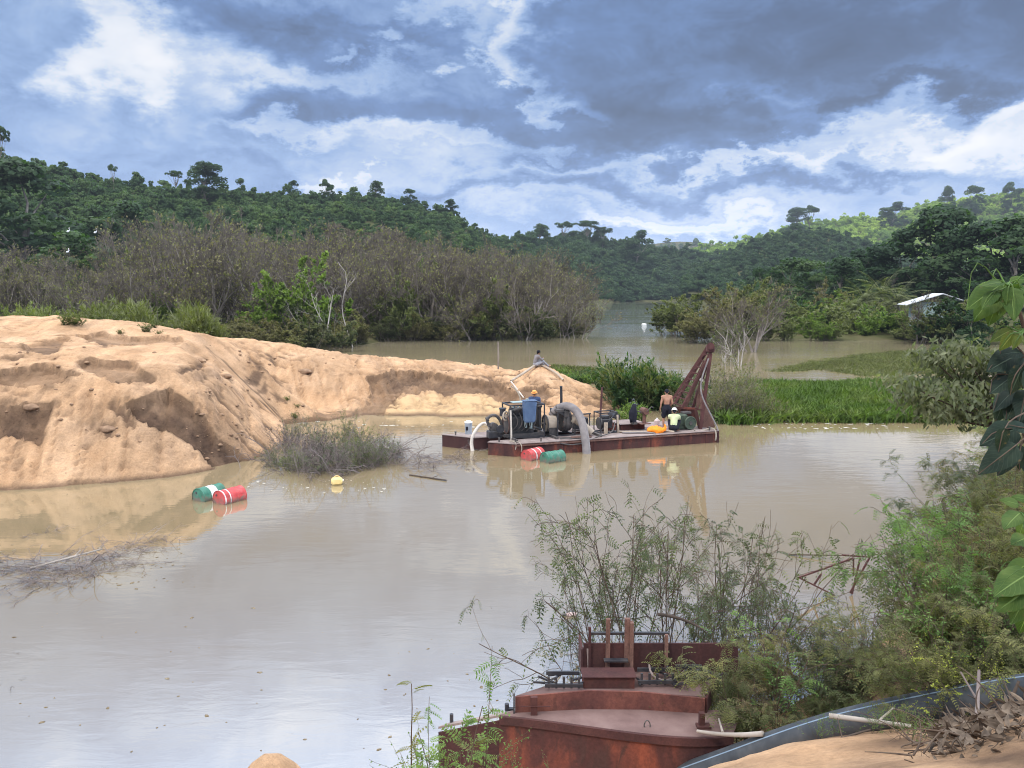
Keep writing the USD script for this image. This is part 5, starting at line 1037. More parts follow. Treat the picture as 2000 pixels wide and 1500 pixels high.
# ------------------------------------------------------------------ the white roofed house, palms, egrets
hb = P(1830, 612, Y=112); hs_ = thing('house', 'pale house with a white tin roof among the trees on the right bank', 'house', hb); WALL = shade('house_wall_look', [(.24, .32, .30), (.32, .39, .37)], .8, rough=.9)
hb[2] = ground(1830, 114); hz = 2.5; hx, hy = hb[0], hb[1]
put('wall', MB().box((hx + .6, hy + 3, hz + .6), (4.6, 5, 4.4), rz=-.25), WALL, hs_)
rf = trimesh.creation.extrude_polygon(Polygon([(-3.6, .1), (-3.6, .2), (.9, 1.75), (3.4, .85), (3.4, .75), (.9, 1.63)]), 6.2); rf.apply_transform(trimesh.transformations.rotation_matrix(PI / 2, [1, 0, 0])); rf.apply_translation((0, 3.1, 0)); rf.apply_transform(matrix((hx + .5, hy + 3, hz + 2.3), -.25)); ROOFW = shade('tin_roof_look', [(.45, .46, .47), (.66, .66, .66)], 1.2, rough=.4, spec=.5)
put('roof', rf, ROOFW, hs_)
for k in range(0): put('window', MB().box((hx - .6 + 2.1 * k, hy + .42 - .45 * k, hz + 1.2), (.9, .08, 1.1), rz=-.25), shade('dark_window_look', [(.02, .025, .03), (.035, .04, .045)], 2, rough=.2, spec=.6), hs_)
for px_, Y_, h_, m_, l_ in [(1878, 107, 8.0, FOREST_DARK, 'dark green bush hiding the right side of the white roofed house'), (1798, 108, 5.0, OLIVE, 'olive bush below the left corner of the white roofed house'), (1838, 107, 5.0, FOREST_DARK, 'dark bush hiding the foot of the white roofed house'), (1862, 106, 6.0, OLIVE, 'olive bush before the wall of the white roofed house')]: bush('thick', m_, px_, Y_, h_, l_, 0, 1.2)
def palm_mesh(seed):
    rng = np.random.default_rng(seed); pos, dd, nn, Ls, Ws, A, B, ra = [], [], [], [], [], [], [], []
    for k in range(18):
        a = k * 2.4; el = 1.2 - k * .075; p = np.array([0, 0, 0.]); d = np.array([math.cos(a) * math.cos(el), math.sin(a) * math.cos(el), math.sin(el)])
        for s in range(10):
            q = p + d * .34; A.append(p); B.append(q); ra.append(.03 * (1 - s / 11)); side = unit(np.cross(d, [0, 0, 1]))
            for sg in (-1, 1):
                for e in (0, .5): pos.append(p + (q - p) * e); dd.append(unit(side * sg + d * .7 - np.array([0, 0, .35]))); nn.append(np.array([0, 0, 1.]) + .3 * side); Ls.append(.8 * (1 - abs(s - 4) / 8)); Ws.append(.09)
            p = q; d = unit(d - np.array([0, 0, .12]))
    return leaf_quads(np.array(pos), np.array(dd), np.array(nn), np.array(Ls), np.array(Ws)), segs_mesh(A, B, ra, ra)
PALM = None
for k, (px, py, base, Y, s, lab) in enumerate([(1690, 572, 625, 135, 1.5, 'leftmost of the palms on the right bank'), (1722, 560, 625, 138, 1.7, 'tallest palm among the right bank bushes'), (1752, 574, 625, 132, 1.5, 'palm nearest to the white roofed house'), (1668, 590, 630, 130, 1.2, 'lowest palm in front of the others on the right bank')]):
    c, g0 = P(px, py + 14, Y=Y), P(px, base, Y=Y); (lv, rb_) = palm_mesh(k + 3); t = thing('palm_tree', lab, 'palm', g0); lv = (lv[0] * s + c, lv[1]); rb_ = (rb_[0] * s + c, rb_[1]); put('fronds', lv, OLIVE, t, kind='stuff'); put('ribs', rb_, OLIVE, t, kind='stuff'); put('trunk', MB().tube(spline([g0, (g0 + c) / 2 + [.3, 0, 0], c], 8), np.linspace(.22, .14, 8), 8), BARK, t, smooth=True)
WHITE_F = shade('white_feather_look', [(.78, .78, .76), (.85, .85, .83)], 9, rough=.9, spec=.1)
for px, py, lab in [(134, 452, 'white egret perched left on the crown of the green tree'), (187, 454, 'white egret perched right on the crown of the green tree'), (133, 492, 'white egret sitting low inside the green tree')]:
    c = P(px, py, Y=157); t = thing('egret', lab, 'bird', c - [0, 0, .4]); s = 1.25; v, f = tube(spline([c + [-.30 * s, 0, -.12], c + [-.1 * s, 0, .0], c + [.1 * s, 0, .12 * s], c + [.15 * s, 0, .30 * s], c + [.07 * s, 0, .45 * s], c + [.16 * s, 0, .55 * s]], 16), np.array([.03, .09, .13, .15, .15, .13, .1, .07, .05, .045, .04, .038, .036, .04, .05, .04]) * s, 10)
    put('body', (v, f), WHITE_F, t, smooth=True); put('bill', MB().cyl(c + [.17 * s, 0, .55 * s], c + [.33 * s, 0, .52 * s], .018, 6, .004), YELLOW, t); put('leg', MB().cyl(c + [-.02, .03, -.08], c + [-.02, .03, -.5], .012, 5), BLACK_CLOTH, t); put('leg', MB().cyl(c + [.05, -.03, -.08], c + [.05, -.03, -.5], .012, 5), BLACK_CLOTH, t)

# ------------------------------------------------------------------ people
def hullbone(a, b, ra, rb, n=14):
    return Manifold.batch_hull([Manifold.sphere(ra, n).translate(tuple(map(float, a))), Manifold.sphere(rb, n).translate(tuple(map(float, b)))])
def union(ms): return Manifold.batch_boolean(ms, m3.OpType.Add)
def soft(man, res=.02, it=8):
    m = man.refine_to_length(res).to_mesh(); t = trimesh.Trimesh(m.vert_properties[:, :3], m.tri_verts); trimesh.smoothing.filter_taubin(t, iterations=it); return t
def hand(w, d, up, side):
    """palm, four unequal fingers and a thumb, slightly curled: from wrist w along d; up = back of the hand; side = towards the thumb"""
    d, up = unit(np.array(d, float)), np.array(up, float); up = unit(up - d * (up @ d)); s = unit(np.cross(d, up)) * side; out = [union([hullbone(w, w + d * .085 + s * .028, .020, .015, 10), hullbone(w, w + d * .085 - s * .028, .020, .015, 10)])]
    for k, (o, ln) in enumerate(((.030, .068), (.010, .076), (-.010, .070), (-.029, .055))):
        p = w + d * .085 + s * o; dd = d
        for q, f in enumerate((.45, .32, .25)):
            dd = unit(dd - up * (.22 + .22 * q)); e = p + dd * ln * f; out.append(hullbone(p, e, .0095 - .0006 * q, .009 - .0006 * q, 8)); p = e
    p = w + d * .03 + s * .022; dd = unit(d * .7 + s * .75 - up * .25)
    for f in (.035, .03): e = p + dd * f; out.append(hullbone(p, e, .0115, .0100, 8)); p = e; dd = unit(dd + d * .35 - up * .2)
    return out
def person(label, loc, yaw, J, wear, hat=None, hair=True, s=1.0, group=None):
    """J: joints in metres (x to the right hand side, y forwards, z up); wear: [(name, material, [(joint, joint, r, r)])]"""
    t = thing('person', label, 'person', m=matrix(loc, yaw, s)); J = {k: np.array(v, float) for k, v in J.items()}; B = []
    def bone(a, b, ra, rb): B.append(hullbone(J[a], J[b], ra, rb))
    bone('pelvis', 'waist', .125, .115); bone('waist', 'chest', .115, .135); bone('chest', 'neck', .12, .062); bone('neck', 'head', .055, .055)
    for q in 'lr':
        B.append(Manifold.batch_hull([Manifold.sphere(.075, 14).translate(tuple(J['sh_' + q])), Manifold.sphere(.12, 14).translate(tuple(J['chest'])), Manifold.sphere(.05, 14).translate(tuple(J['neck']))]))
        bone('sh_' + q, 'el_' + q, .056, .041); bone('el_' + q, 'wr_' + q, .041, .027); bone('pelvis', 'hip_' + q, .12, .095); bone('hip_' + q, 'kn_' + q, .088, .055); bone('kn_' + q, 'an_' + q, .054, .036)
        f = unit(J['toe_' + q] - J['an_' + q]); heel = J['an_' + q] - [0, 0, .045] - f * .05; B.append(Manifold.batch_hull([Manifold.sphere(.036, 12).translate(tuple(J['an_' + q])), Manifold.sphere(.03, 12).translate(tuple(heel)), Manifold.sphere(.022, 12).translate(tuple(J['toe_' + q] + np.array([.022, 0, 0]))), Manifold.sphere(.02, 12).translate(tuple(J['toe_' + q] - np.array([.022, 0, 0])))]))
        hd = J['wr_' + q] - J['el_' + q]; B += hand(J['wr_' + q], hd, J.get('back_' + q, np.array([1.0 if q == 'r' else -1.0, 0, .1])), J.get('th_' + q, 1.0 if q == 'l' else -1.0))
    H = J['head'] + [0, 0, .09]; fw = unit(J.get('face', np.array([0, 1.0, 0]))); rt = np.cross(fw, [0, 0, 1.0]); rt = unit(rt); up = np.cross(rt, fw)
    at = lambda x, y, z: H + rt * x + fw * y + up * z
    head = Manifold.batch_hull([Manifold.sphere(.085, 18).scale((.92, 1, 1)).translate(tuple(at(0, -.012, .045))), Manifold.sphere(.07, 18).translate(tuple(at(0, .012, -.01))), Manifold.sphere(.035, 14).translate(tuple(at(0, .052, -.078)))])
    B += [head, hullbone(at(0, .082, .01), at(0, .098, -.018), .010, .016, 10), hullbone(at(-.02, .078, -.05), at(.02, .078, -.05), .010, .010, 8)] + [hullbone(at(x, -.005, .02), at(x * 1.08, -.012, -.02), .014, .011, 8) for x in (-.082, .082)] + [hullbone(at(-.045, .07, .035), at(-.015, .08, .035), .010, .010, 8), hullbone(at(.045, .07, .035), at(.015, .08, .035), .010, .010, 8)]
    put('body', soft(union(B), .022, 6), SKIN, t, smooth=True, world=False)
    for x in (-.031, .031): put('eye', MB().ball(at(x, .074, .017), .011, 1), BLACK_CLOTH, t, world=False)
    if hair: put('hair', Manifold.batch_hull([Manifold.sphere(.093, 20).scale((.95, 1, .95)).translate(tuple(at(0, -.02, .058))), Manifold.sphere(.05, 14).translate(tuple(at(0, -.06, -.005)))]), BLACK_CLOTH, t, smooth=True, world=False)
    if hat:
        mat, brim, tall = hat; m = MB(); c = at(0, -.01, .085); m.add(tube([c, c + up * .012, c + up * .016], [brim, brim * .97, .1], 26)); m.add(tube([c + up * .01, c + up * tall * .7, c + up * tall], [.105, .098, .07], 26)); put('hat', m, mat, t, smooth=35, world=False)
    for nm, mat, bones in wear:
        cl = []
        for e in bones:
            if len(e) == 4: cl.append(hullbone(J[e[0]], J[e[1]], e[2], e[3]))
            elif len(e) == 5: cl.append(hullbone(J[e[0]], J[e[0]] + (J[e[1]] - J[e[0]]) * e[4], e[2], e[3]))
            else: cl.append(Manifold.batch_hull([Manifold.sphere(r, 14).translate(tuple(J[k])) for k, r in e[5]]))
        w = soft(union(cl), .025, 5); w.vertices += (fbm(w.vertices * 14, 3, 5)[:, None] - .5) * .012; put(nm, w, mat, t, smooth=True, world=False)
    return t
def cloth(name, a, b): return shade(name, [a, b], 9, rough=.95, spec=.08)
stand = dict(pelvis=(0, 0, .93), waist=(0, .01, 1.08), chest=(0, .0, 1.27), neck=(0, .0, 1.47), head=(0, .015, 1.52), sh_l=(-.185, 0, 1.41), sh_r=(.185, 0, 1.41), el_l=(-.25, -.02, 1.13), wr_l=(-.26, .06, .89), el_r=(.25, -.03, 1.13), wr_r=(.20, .14, .96),
    hip_l=(-.09, 0, .90), hip_r=(.09, 0, .90), kn_l=(-.12, .02, .49), kn_r=(.12, .04, .49), an_l=(-.13, -.01, .075), an_r=(.13, .0, .075), toe_l=(-.16, .14, .03), toe_r=(.16, .15, .03), face=(.1, 1, -.25))
pants = lambda r=0.0, k=.62: [('pelvis', 'waist', .142 + r, .125 + r, .62), ('pelvis', 'hip_l', .138 + r, .112 + r), ('pelvis', 'hip_r', .138 + r, .112 + r), ('hip_l', 'kn_l', .108 + r, .088 + r, k), ('hip_r', 'kn_r', .108 + r, .088 + r, k)]
trunk = lambda r=0.0, sl=.6: [('waist', 'chest', .132 + r, .148 + r), ('pelvis', 'waist', .13 + r, .132 + r)] + [('x', 'x', 0, 0, 0, [('sh_' + q, .088 + r), ('chest', .135 + r), ('neck', .066)]) for q in 'lr'] + [('sh_' + q, 'el_' + q, .072 + r, .060 + r, sl) for q in 'lr']
sl_ = P(1301, 838, z=DZ + .012)
person('shirtless man in black shorts standing on the dredge with his back turned', sl_, .12, stand, [('shorts', BLACK_CLOTH, pants(.015, .8))], s=1.03)
squat = dict(pelvis=(0, -.18, .20), waist=(0, -.13, .36), chest=(0, .0, .53), neck=(0, .08, .70), head=(0, .11, .74), sh_l=(-.18, .03, .65), sh_r=(.18, .03, .65), el_l=(-.23, .26, .50), wr_l=(-.12, .42, .34), el_r=(.23, .26, .50), wr_r=(.10, .43, .32),
    hip_l=(-.1, -.15, .19), hip_r=(.1, -.15, .19), kn_l=(-.2, .22, .43), kn_r=(.2, .22, .43), an_l=(-.16, .02, .075), an_r=(.16, .02, .075), toe_l=(-.19, .17, .03), toe_r=(.19, .17, .03), face=(-.1, 1, -.3))
sq_ = P(1316, 842, z=DZ + .012)
person('crouching man in a pale green shirt and white hat behind the orange bag', sq_, -.25, squat, [('shirt', cloth('pale_green_cloth_look', (.42, .46, .26), (.52, .55, .33)), trunk(.012)), ('trousers', BLACK_CLOTH, pants(.012, .95) + [('kn_l', 'an_l', .07, .055), ('kn_r', 'an_r', .07, .055)])], hat=(cloth('white_cloth_look', (.62, .60, .56), (.72, .70, .66)), .15, .11))
bh = P(1040, 845, z=DZ); bh = L(loc(P(1039, 772, Y=36.2))[0], 2.75, DZ + .012)
person('man in an orange hat and blue shirt standing behind the big engine', bh, 2.9, stand, [('shirt', cloth('blue_cloth_look', (.04, .06, .12), (.06, .085, .16)), trunk(.012)), ('trousers', BLACK_CLOTH, pants(.012, .98) + [('kn_l', 'an_l', .075, .06), ('kn_r', 'an_r', .075, .06)])], hat=(cloth('orange_hat_look', (.62, .25, .07), (.75, .36, .12)), .14, .10), s=1.0)
sit = dict(pelvis=(0, -.05, .14), waist=(0, -.05, .30), chest=(0, .03, .48), neck=(0, .12, .66), head=(0, .16, .71), sh_l=(-.18, .08, .61), sh_r=(.18, .08, .61), el_l=(-.22, .26, .40), wr_l=(-.10, .42, .46), el_r=(.22, .28, .42), wr_r=(.08, .44, .48),
    hip_l=(-.1, 0, .13), hip_r=(.1, 0, .13), kn_l=(-.15, .38, .36), kn_r=(.14, .42, .30), an_l=(-.13, .60, .03), an_r=(.14, .78, .0), toe_l=(-.15, .76, .02), toe_r=(.16, .93, .03), face=(0, 1, -.2))
so = P(1047, 716, Y=49.5)
person('man in a grey patterned shirt and dark hat sitting on the sand crest', so + [0, 0, .02], -1.15, sit, [('shirt', shade('patterned_cloth_look', [(.08, .075, .08), (.22, .20, .20), (.11, .10, .105)], 26, rough=.95), trunk(.012, .95) + [('el_l', 'wr_l', .06, .045), ('el_r', 'wr_r', .06, .045)]), ('trousers', cloth('grey_cloth_look', (.22, .22, .24), (.32, .32, .34)), pants(.012, .98) + [('kn_l', 'an_l', .075, .06), ('kn_r', 'an_r', .075, .06)])], hat=(BLACK_CLOTH, .17, .11), s=.98)

# ------------------------------------------------------------------ twigs, logs and litter in the water
def brush_proto(seed, n=16):
    rng = np.random.default_rng(seed); st = []
    for _ in range(n): st.append(((rng.normal() * .6, rng.normal() * .3, -.08), (rng.normal() * .9, rng.normal() * .5, .55 + .4 * rng.random()), .9 * (.4 + rng.random()), .013))
    return sticks(grow(rng, st, 3, (4, 3), .55, .6, -.11, .16, 5, .5, .15)[0], 3)
GREY_TWIG = shade('grey_twig_look', [(.10, .08, .075), (.16, .13, .12), (.24, .20, .18)], 2.0, rough=.95, spec=.05)
BRUSH = {}
def brush(px, py, s, v, label, group, mat=GREY_TWIG, flat=1.0, name='dead_brush', cat='dead branches'):
    p = P(px, py, z=0); rng = np.random.default_rng(int(px * 3 + py)); m = matrix((p[0], p[1], -.02), rng.random() * 6.28, (s, s, s * flat)); k = (v, mat.GetPath().name)
    if k not in BRUSH:
        t = thing(name, label, cat, m=m, group=group); put('branches', brush_proto(40 + v), mat, t, world=False, kind='stuff'); BRUSH[k] = t; return t
    return dup(BRUSH[k], name, label, cat, m, group)
GB1, GB2 = 'grey dead branches sticking out of the water below the sand pile', 'dead twigs in the water between the flooded bush and the dredge'
rng = np.random.default_rng(12)
for px, py, s, f in [(40, 1112, 1.1, .45), (95, 1100, 1.2, .5), (150, 1106, 1.2, .5), (200, 1098, 1.0, .45), (70, 1125, 1.0, .4), (125, 1120, 1.1, .4), (250, 1078, .9, .5), (280, 1062, .8, .5), (10, 1118, 1.0, .4), (170, 1118, 1.0, .35), (230, 1110, .8, .35), (330, 1058, .7, .4), (90, 1040, .5, .5), (180, 1128, .9, .3), (60, 1140, .9, .25)]:
    brush(px, py, s, int(rng.integers(0, 3)), 'grey dead branches tangled in the water below the sand pile', GB1, flat=f)
for px, py, s, f in [(830, 905, 1.0, .5), (865, 898, 1.0, .5), (900, 893, .9, .5), (930, 900, .8, .5), (850, 915, 1.0, .35), (890, 908, .9, .4), (810, 912, .9, .4), (780, 905, 1.1, .5)]:
    brush(px, py, s, int(rng.integers(0, 3)), 'dead twigs standing in the water left of the dredge', GB2, flat=f)
for px, py, s, lab in [(105, 1358, .22, 'small floating twig in the open water on the left'), (10, 1290, .3, 'dark floating twig at the left edge'), (15, 1330, .35, 'longer dark floating twig at the left edge'), (570, 1435, .2, 'floating twig near the bottom of the picture'), (965, 1196, .22, 'curled floating twig left of the near shrubs'), (205, 1138, .3, 'dark floating scrap below the dead branches')]:
    brush(px, py, s, int(rng.integers(0, 3)), lab, None, TWIG_DARK, .15, 'floating_twig', 'twig')
def log(a, b, r, label, mat=BARK_PALE, sag=0.0):
    a, b = np.array(a), np.array(b); t = thing('log', label, 'log', (a + b) / 2); put('stem', MB().tube(spline([a, (a + b) / 2 - [0, 0, sag], b], 8), np.linspace(r, r * .6, 8), 8), mat, t, smooth=True); d = unit(b - a)
    put('stub', MB().cyl((a * .4 + b * .6), (a * .4 + b * .6) + turn(np.random.default_rng(1), d, 1.0) * .25, r * .45, 6, r * .3), mat, t); return t
log(P(742, 868, Y=33.2), P(790, 893, z=.02), .06, 'pale stick slanting from the flooded bush into the water')
log(P(60, 1110, z=.05), P(200, 1072, z=.35), .03, 'pale stick lying across the dead branches on the left')
log(P(800, 928, z=.01), P(872, 938, z=.03), .035, 'dark floating stick right of the jerrycan', TWIG_DARK)
GF = 'twiggy grey-green bushes flooded in front of the sand pile'
TW_GREEN = green('grey_green_leaf_look', (.055, .066, .038), (.085, .098, .055), (.12, .13, .075), .6, tr=.2, fine=5.0)
for i, (px, py, h, w) in enumerate([(545, 912, 1.1, 1.1), (575, 918, 1.2, 1.2), (610, 922, 1.2, 1.3), (645, 920, 1.3, 1.3), (680, 918, 1.4, 1.2), (715, 912, 1.5, 1.1), (745, 906, 1.3, 1.1), (600, 895, 1.6, 1.1), (650, 893, 1.7, 1.1), (700, 890, 1.7, 1.1), (740, 888, 1.4, 1.0), (560, 885, 1.4, 1.0), (620, 872, 1.6, 1.0), (680, 868, 1.7, 1.0), (575, 862, 1.5, .9), (770, 896, .9, 1.1), (530, 900, .9, .9)]):
    p = P(px, py, z=0); bush('twiggy', [TW_GREEN, OLIVE, TW_GREEN, GREY_TWIG][i % 4], px, p[1], h, 'twiggy grey-green bush flooded in front of the sand pile', i % 2, w, GF, x=p[0])
for px, py in [(600, 918), (650, 916), (700, 912), (740, 905), (620, 900), (680, 895), (570, 905), (760, 900)]: brush(px, py, 1.5, int(rng.integers(0, 3)), 'grey dead branches inside the flooded bush before the sand', 'grey dead branches inside the flooded bush', flat=1.2)
# scum, leaves and bubbles
def flecks(name, label, n, area, size, mat, seed, cluster=0.0):
    rng = np.random.default_rng(seed); pts = []
    for _ in range(n):
        x, y = rng.uniform(area[0], area[2]), rng.uniform(area[1], area[3]); p = P(x, y, z=.004); pts.append((*p, rng.random() * 6.28, size * (.4 + rng.random() ** 2 * 1.4), 0))
    u = np.arange(7) * 2 * PI / 7; r = 1 + .5 * (np.random.default_rng(seed).random(7) - .5); V = np.vstack([[0, 0, .006], np.c_[np.cos(u) * r, np.sin(u) * r * .6, np.zeros(7)]]); Fc = np.array([(0, 1 + k, 1 + (k + 1) % 7) for k in range(7)])
    scatter(name, label, 'litter', [((V, Fc), None, mat)], pts)
SCUM = shade('scum_look', [(.36, .34, .28), (.50, .48, .43)], 9, rough=.9); LITTER = shade('litter_look', [(.06, .045, .03), (.16, .12, .07), (.28, .24, .17)], 11, rough=.9)
flecks('white_scum', 'white flecks of scum along the edge of the grass bank', 70, (1440, 823, 1780, 838), .10, SCUM, 1); flecks('white_scum', 'pale scum drifting at the foot of the sand bay', 30, (580, 822, 960, 836), .12, SCUM, 2); flecks('pale_litter', 'pale scraps floating between the drums and the flooded bush', 34, (480, 935, 760, 965), .05, SCUM, 3); flecks('floating_leaves', 'scattered dark leaves floating on the open water', 60, (20, 1150, 1000, 1480), .028, LITTER, 4); flecks('floating_leaves', 'dark bits floating among the dead branches on the left', 120, (0, 1060, 380, 1150), .045, LITTER, 5)
# clods and stones on the sand
rng = np.random.default_rng(77); pts = []; ico = trimesh.creation.icosphere(2); cv = ico.vertices * (.75 + .6 * fbm(ico.vertices * 1.7, 3, 4))[:, None]
CLOD = shade('clod_look', [(.15, .095, .06), (.24, .155, .10), (.36, .24, .15)], 3, rough=1.0, spec=.05)
for _ in range(420):
    u, v = (rng.uniform(380, 560), rng.uniform(690, 890)) if rng.random() < .35 else (rng.uniform(0, 1150), rng.uniform(640, 930))
    p = on_sand(u, v)
    if p[2] > .1 and sand_z(p[0], p[1]) > .1: pts.append((p[0], p[1], sand_z(p[0], p[1]) - .01, rng.random() * 6.28, .02 + .085 * rng.random() ** 4, 0, .55))
scatter('sand_clods', 'dark damp clods strewn over the sand pile', 'clods', [((cv, ico.faces), unit(ico.vertices), CLOD)], pts)
for k, (u, v, s) in enumerate([(595, 726, .28), (440, 735, .2), (391, 705, .18), (62, 795, .2), (210, 838, .2)]):
    p = on_sand(u, v); t = thing('clod', ['dark clod alone on the middle slope of the sand', 'brown clod above the steep flank of the sand', 'small dark clod near the crest of the sand', 'grey clod in the left hollow of the sand', 'dark clod low on the front face of the sand'][k], 'clod', p); q = cv * s * [1.5, 1, .6] + p; put('lump', (q, ico.faces), CLOD, t, smooth=True)
GT = 'small green tufts growing on the crest of the sand'
for u, v, h in [(285, 648, .55), (300, 640, .5), (235, 652, .35), (310, 652, .3), (560, 780, .3), (580, 795, .3), (575, 815, .4), (150, 634, .8), (130, 634, .7)]:
    p = on_sand(u, v); bush('weed', OLIVE, u, p[1], h, 'small green tuft growing on the sand pile', 0, 1.3, GT, z=p[2], name='grass_tuft', cat='tuft', x=p[0])

# ------------------------------------------------------------------ the near rusty barge
Zd = .95
hull_top = [P(856, 1421, z=.86), P(976, 1398, z=Zd), P(1100, 1412, z=Zd), P(1240, 1431, z=Zd), P(1380, 1440, z=Zd), P(1430, 1436, z=Zd)]
back_top = [P(1450, 1392, z=Zd), P(1396, 1388, z=Zd), P(1200, 1383, z=Zd), P(1003, 1389, z=Zd)]
ob_ = thing('rusty_barge', 'old red-rusty barge hull lying at the foot of the near bank', 'barge', P(1180, 1440, z=0))
def wall(b, tops, z0, thick=.02, slope=0.0, zt=0.0):
    """a steel skin under a line of points"""
    tops = np.array(tops); d = unit(np.gradient(tops, axis=0)); n = np.c_[d[:, 1], -d[:, 0], 0 * d[:, 0]]; n = unit(n); v = []
    for p, q in zip(tops, n): v += [p + [0, 0, zt], p + q * thick + [0, 0, zt], np.array([p[0], p[1], z0]) + q * (thick + slope), np.array([p[0], p[1], z0]) + q * slope]
    v = np.array(v); f = []
    for i in range(len(tops) - 1):
        a = i * 4; c = a + 4; f += [(a + 1, a + 2, c + 2, c + 1), (a, c, c + 3, a + 3), (a, a + 1, c + 1, c), (a + 2, a + 3, c + 3, c + 2)]
    f += [(0, 3, 2, 1), (len(v) - 4, len(v) - 3, len(v) - 2, len(v) - 1)]
    return b.add((v, np.array(f)))
curve = spline(hull_top[1:], 14)
put('hull', wall(MB(), curve, -.5, .03, .02), RUST_HULL, ob_, smooth=20)
put('hull_side', wall(MB(), [hull_top[0], hull_top[1]], -.5, .03, 0.0, -.06), RUST_WALL, ob_)
put('deck_rim', wall(MB(), curve + [0, -.022, .014], Zd - .095, .035), RUST_WALL, ob_, smooth=20)
poly = np.vstack([curve, back_top]); dk2 = trimesh.creation.extrude_polygon(Polygon(poly[:, :2]), .02); dk2.apply_translation((0, 0, Zd - .012)); put('foredeck', dk2, DECK_RED, ob_)
gp = [hull_top[0], hull_top[1], P(1003, 1389, z=Zd), P(880, 1412, z=.86)]; put('side_gunwale', trimesh.convex.convex_hull(np.vstack([np.array(gp) + [0, 0, -.02], np.array(gp) + [0, 0, .012]])), DECK, ob_)
Z2 = 1.2
c0, c1, c2, c3 = P(1006, 1391, z=Zd), P(1145, 1384, z=Zd), P(1250, 1385, z=Zd), P(1376, 1393, z=Zd)
cl = [np.array([p[0], p[1], z]) for p, z in zip((c0, c1, c2, c3), (Z2 - .02, Z2 + .02, Z2 + .01, Z2 - .03))]
put('coaming', wall(MB(), cl, Zd, .03), RUST_ORANGE, ob_); put('coaming_side', wall(MB(), [cl[3], cl[3] + [.35, .75, 0]], Zd, .03), RUST_HULL, ob_)
d2 = [p + [0, .02, 0] for p in cl] + [cl[3] + [.35, .75, 0], cl[3] + [.3, .85, 0], cl[1] + [.0, .66, 0], cl[1] + [-.02, .34, 0], cl[0] + [.42, .30, 0]]
v = np.array(d2); n = len(v); vv = np.vstack([v, v - [0, 0, .03]]); 
from shapely.ops import triangulate
up_ = trimesh.creation.extrude_polygon(Polygon(v[:, :2]).buffer(-.004), .02); up_.apply_translation((0, 0, Z2 - .045)); put('upper_deck', up_, DECK_RED, ob_)
bx0, bx1 = P(1143, 1350, z=Z2), P(1246, 1352, z=Z2); yb = bx0[1] - .06
yb = cl[1][1] + .12
def fx(px, Y): return P(px, 1000, Y=Y)[0]
xa, xb = fx(1143, yb), fx(1246, yb)
put('front_box', MB().box(((xa + xb) / 2, yb + .13, Z2 + .045), (xb - xa, .26, .18), bev=.012), RUST_HULL, ob_); put('box_lid', MB().box(((xa + xb) / 2, yb + .13, Z2 + .143), (xb - xa + .04, .30, .012)), RUST_WALL, ob_)
yw = yb + .52; xa, xb = fx(1142, yw), fx(1450, yw); zw0, zw1 = Z2 - .03, P(1200, 1256, Y=yw)[2]
put('wheelhouse_wall', MB().box(((xa + xb) / 2, yw, (zw0 + zw1) / 2), (xb - xa, .03, zw1 - zw0)), RUST_WALL, ob_); put('wall_end', MB().box((xa - .017, yw + .22, (zw0 + zw1) / 2 - .04), (.03, .5, zw1 - zw0 - .08)), RUST_WALL, ob_)
for px, top, w, dp in [(1190, 1209, .06, .05), (1228, 1208, .075, .06), (1236, 1214, .05, .10), (1306, 1240, .045, .05), (1154, 1226, .035, .03)]:
    x = fx(px, yw); zt = P(px, top, Y=yw - .05)[2]; put('post', MB().box((x, yw - .016 - dp / 2, (zw0 + zt) / 2), (w, dp, zt - zw0)), RUST_BROWN if w > .04 else RUST_WALL, ob_)
zr_ = P(1200, 1238, Y=yw)[2]; put('top_rail', MB().box(((fx(1152, yw) + fx(1312, yw)) / 2, yw + .02, zr_), (fx(1312, yw) - fx(1152, yw), .04, .035)), OILY, ob_)
put('wall_batten', MB().box((fx(1152, yw), yw - .03, (zw0 + zw1) / 2 - .03), (.035, .02, (zw1 - zw0) * .8), ry=-.05), DECK, ob_)
put('sill_plate', MB().box((fx(1205, yw), yw - .12, Z2 + .2), (.34, .1, .02)), OILY, ob_)
pd = P(1043, 1397, z=Zd); put('deck_post', MB().box((pd[0], pd[1] + .0, Zd + .13), (.09, .05, .26)).box((pd[0] + .02, pd[1] - .03, Zd + .14), (.40, .012, .012)), RUST_WALL, ob_)
p0 = P(1004, 1392, z=Zd); put('thin_post', MB().box((p0[0], p0[1] - .03, Zd + .14), (.022, .022, .30)), OILY, ob_)
rg_ = P(1264, 1421, z=Zd); put('lifting_ring', MB().tube(spline([rg_ + [-.025, 0, 0], rg_ + [-.03, 0, .07], rg_ + [0, 0, .10], rg_ + [.03, 0, .07], rg_ + [.025, 0, 0]], 12), .008, 7), IRON, ob_)
bl = P(990, 1388, z=Zd - .02); put('bollard', MB().cyl(bl, bl + [0, 0, .10], .03, 10).box(bl + [.04, 0, .02], (.12, .05, .04)), OILY, ob_)
bl = P(882, 1411, z=.87); put('bollard', MB().cyl(bl, bl + [0, 0, .12], .025, 10), OILY, ob_); co = P(1370, 1420, z=Zd); put('corner_post', MB().box(co + [0, 0, .10], (.07, .07, .2)).box(co + [.02, -.02, .02], (.18, .12, .04)), RUST_WALL, ob_)
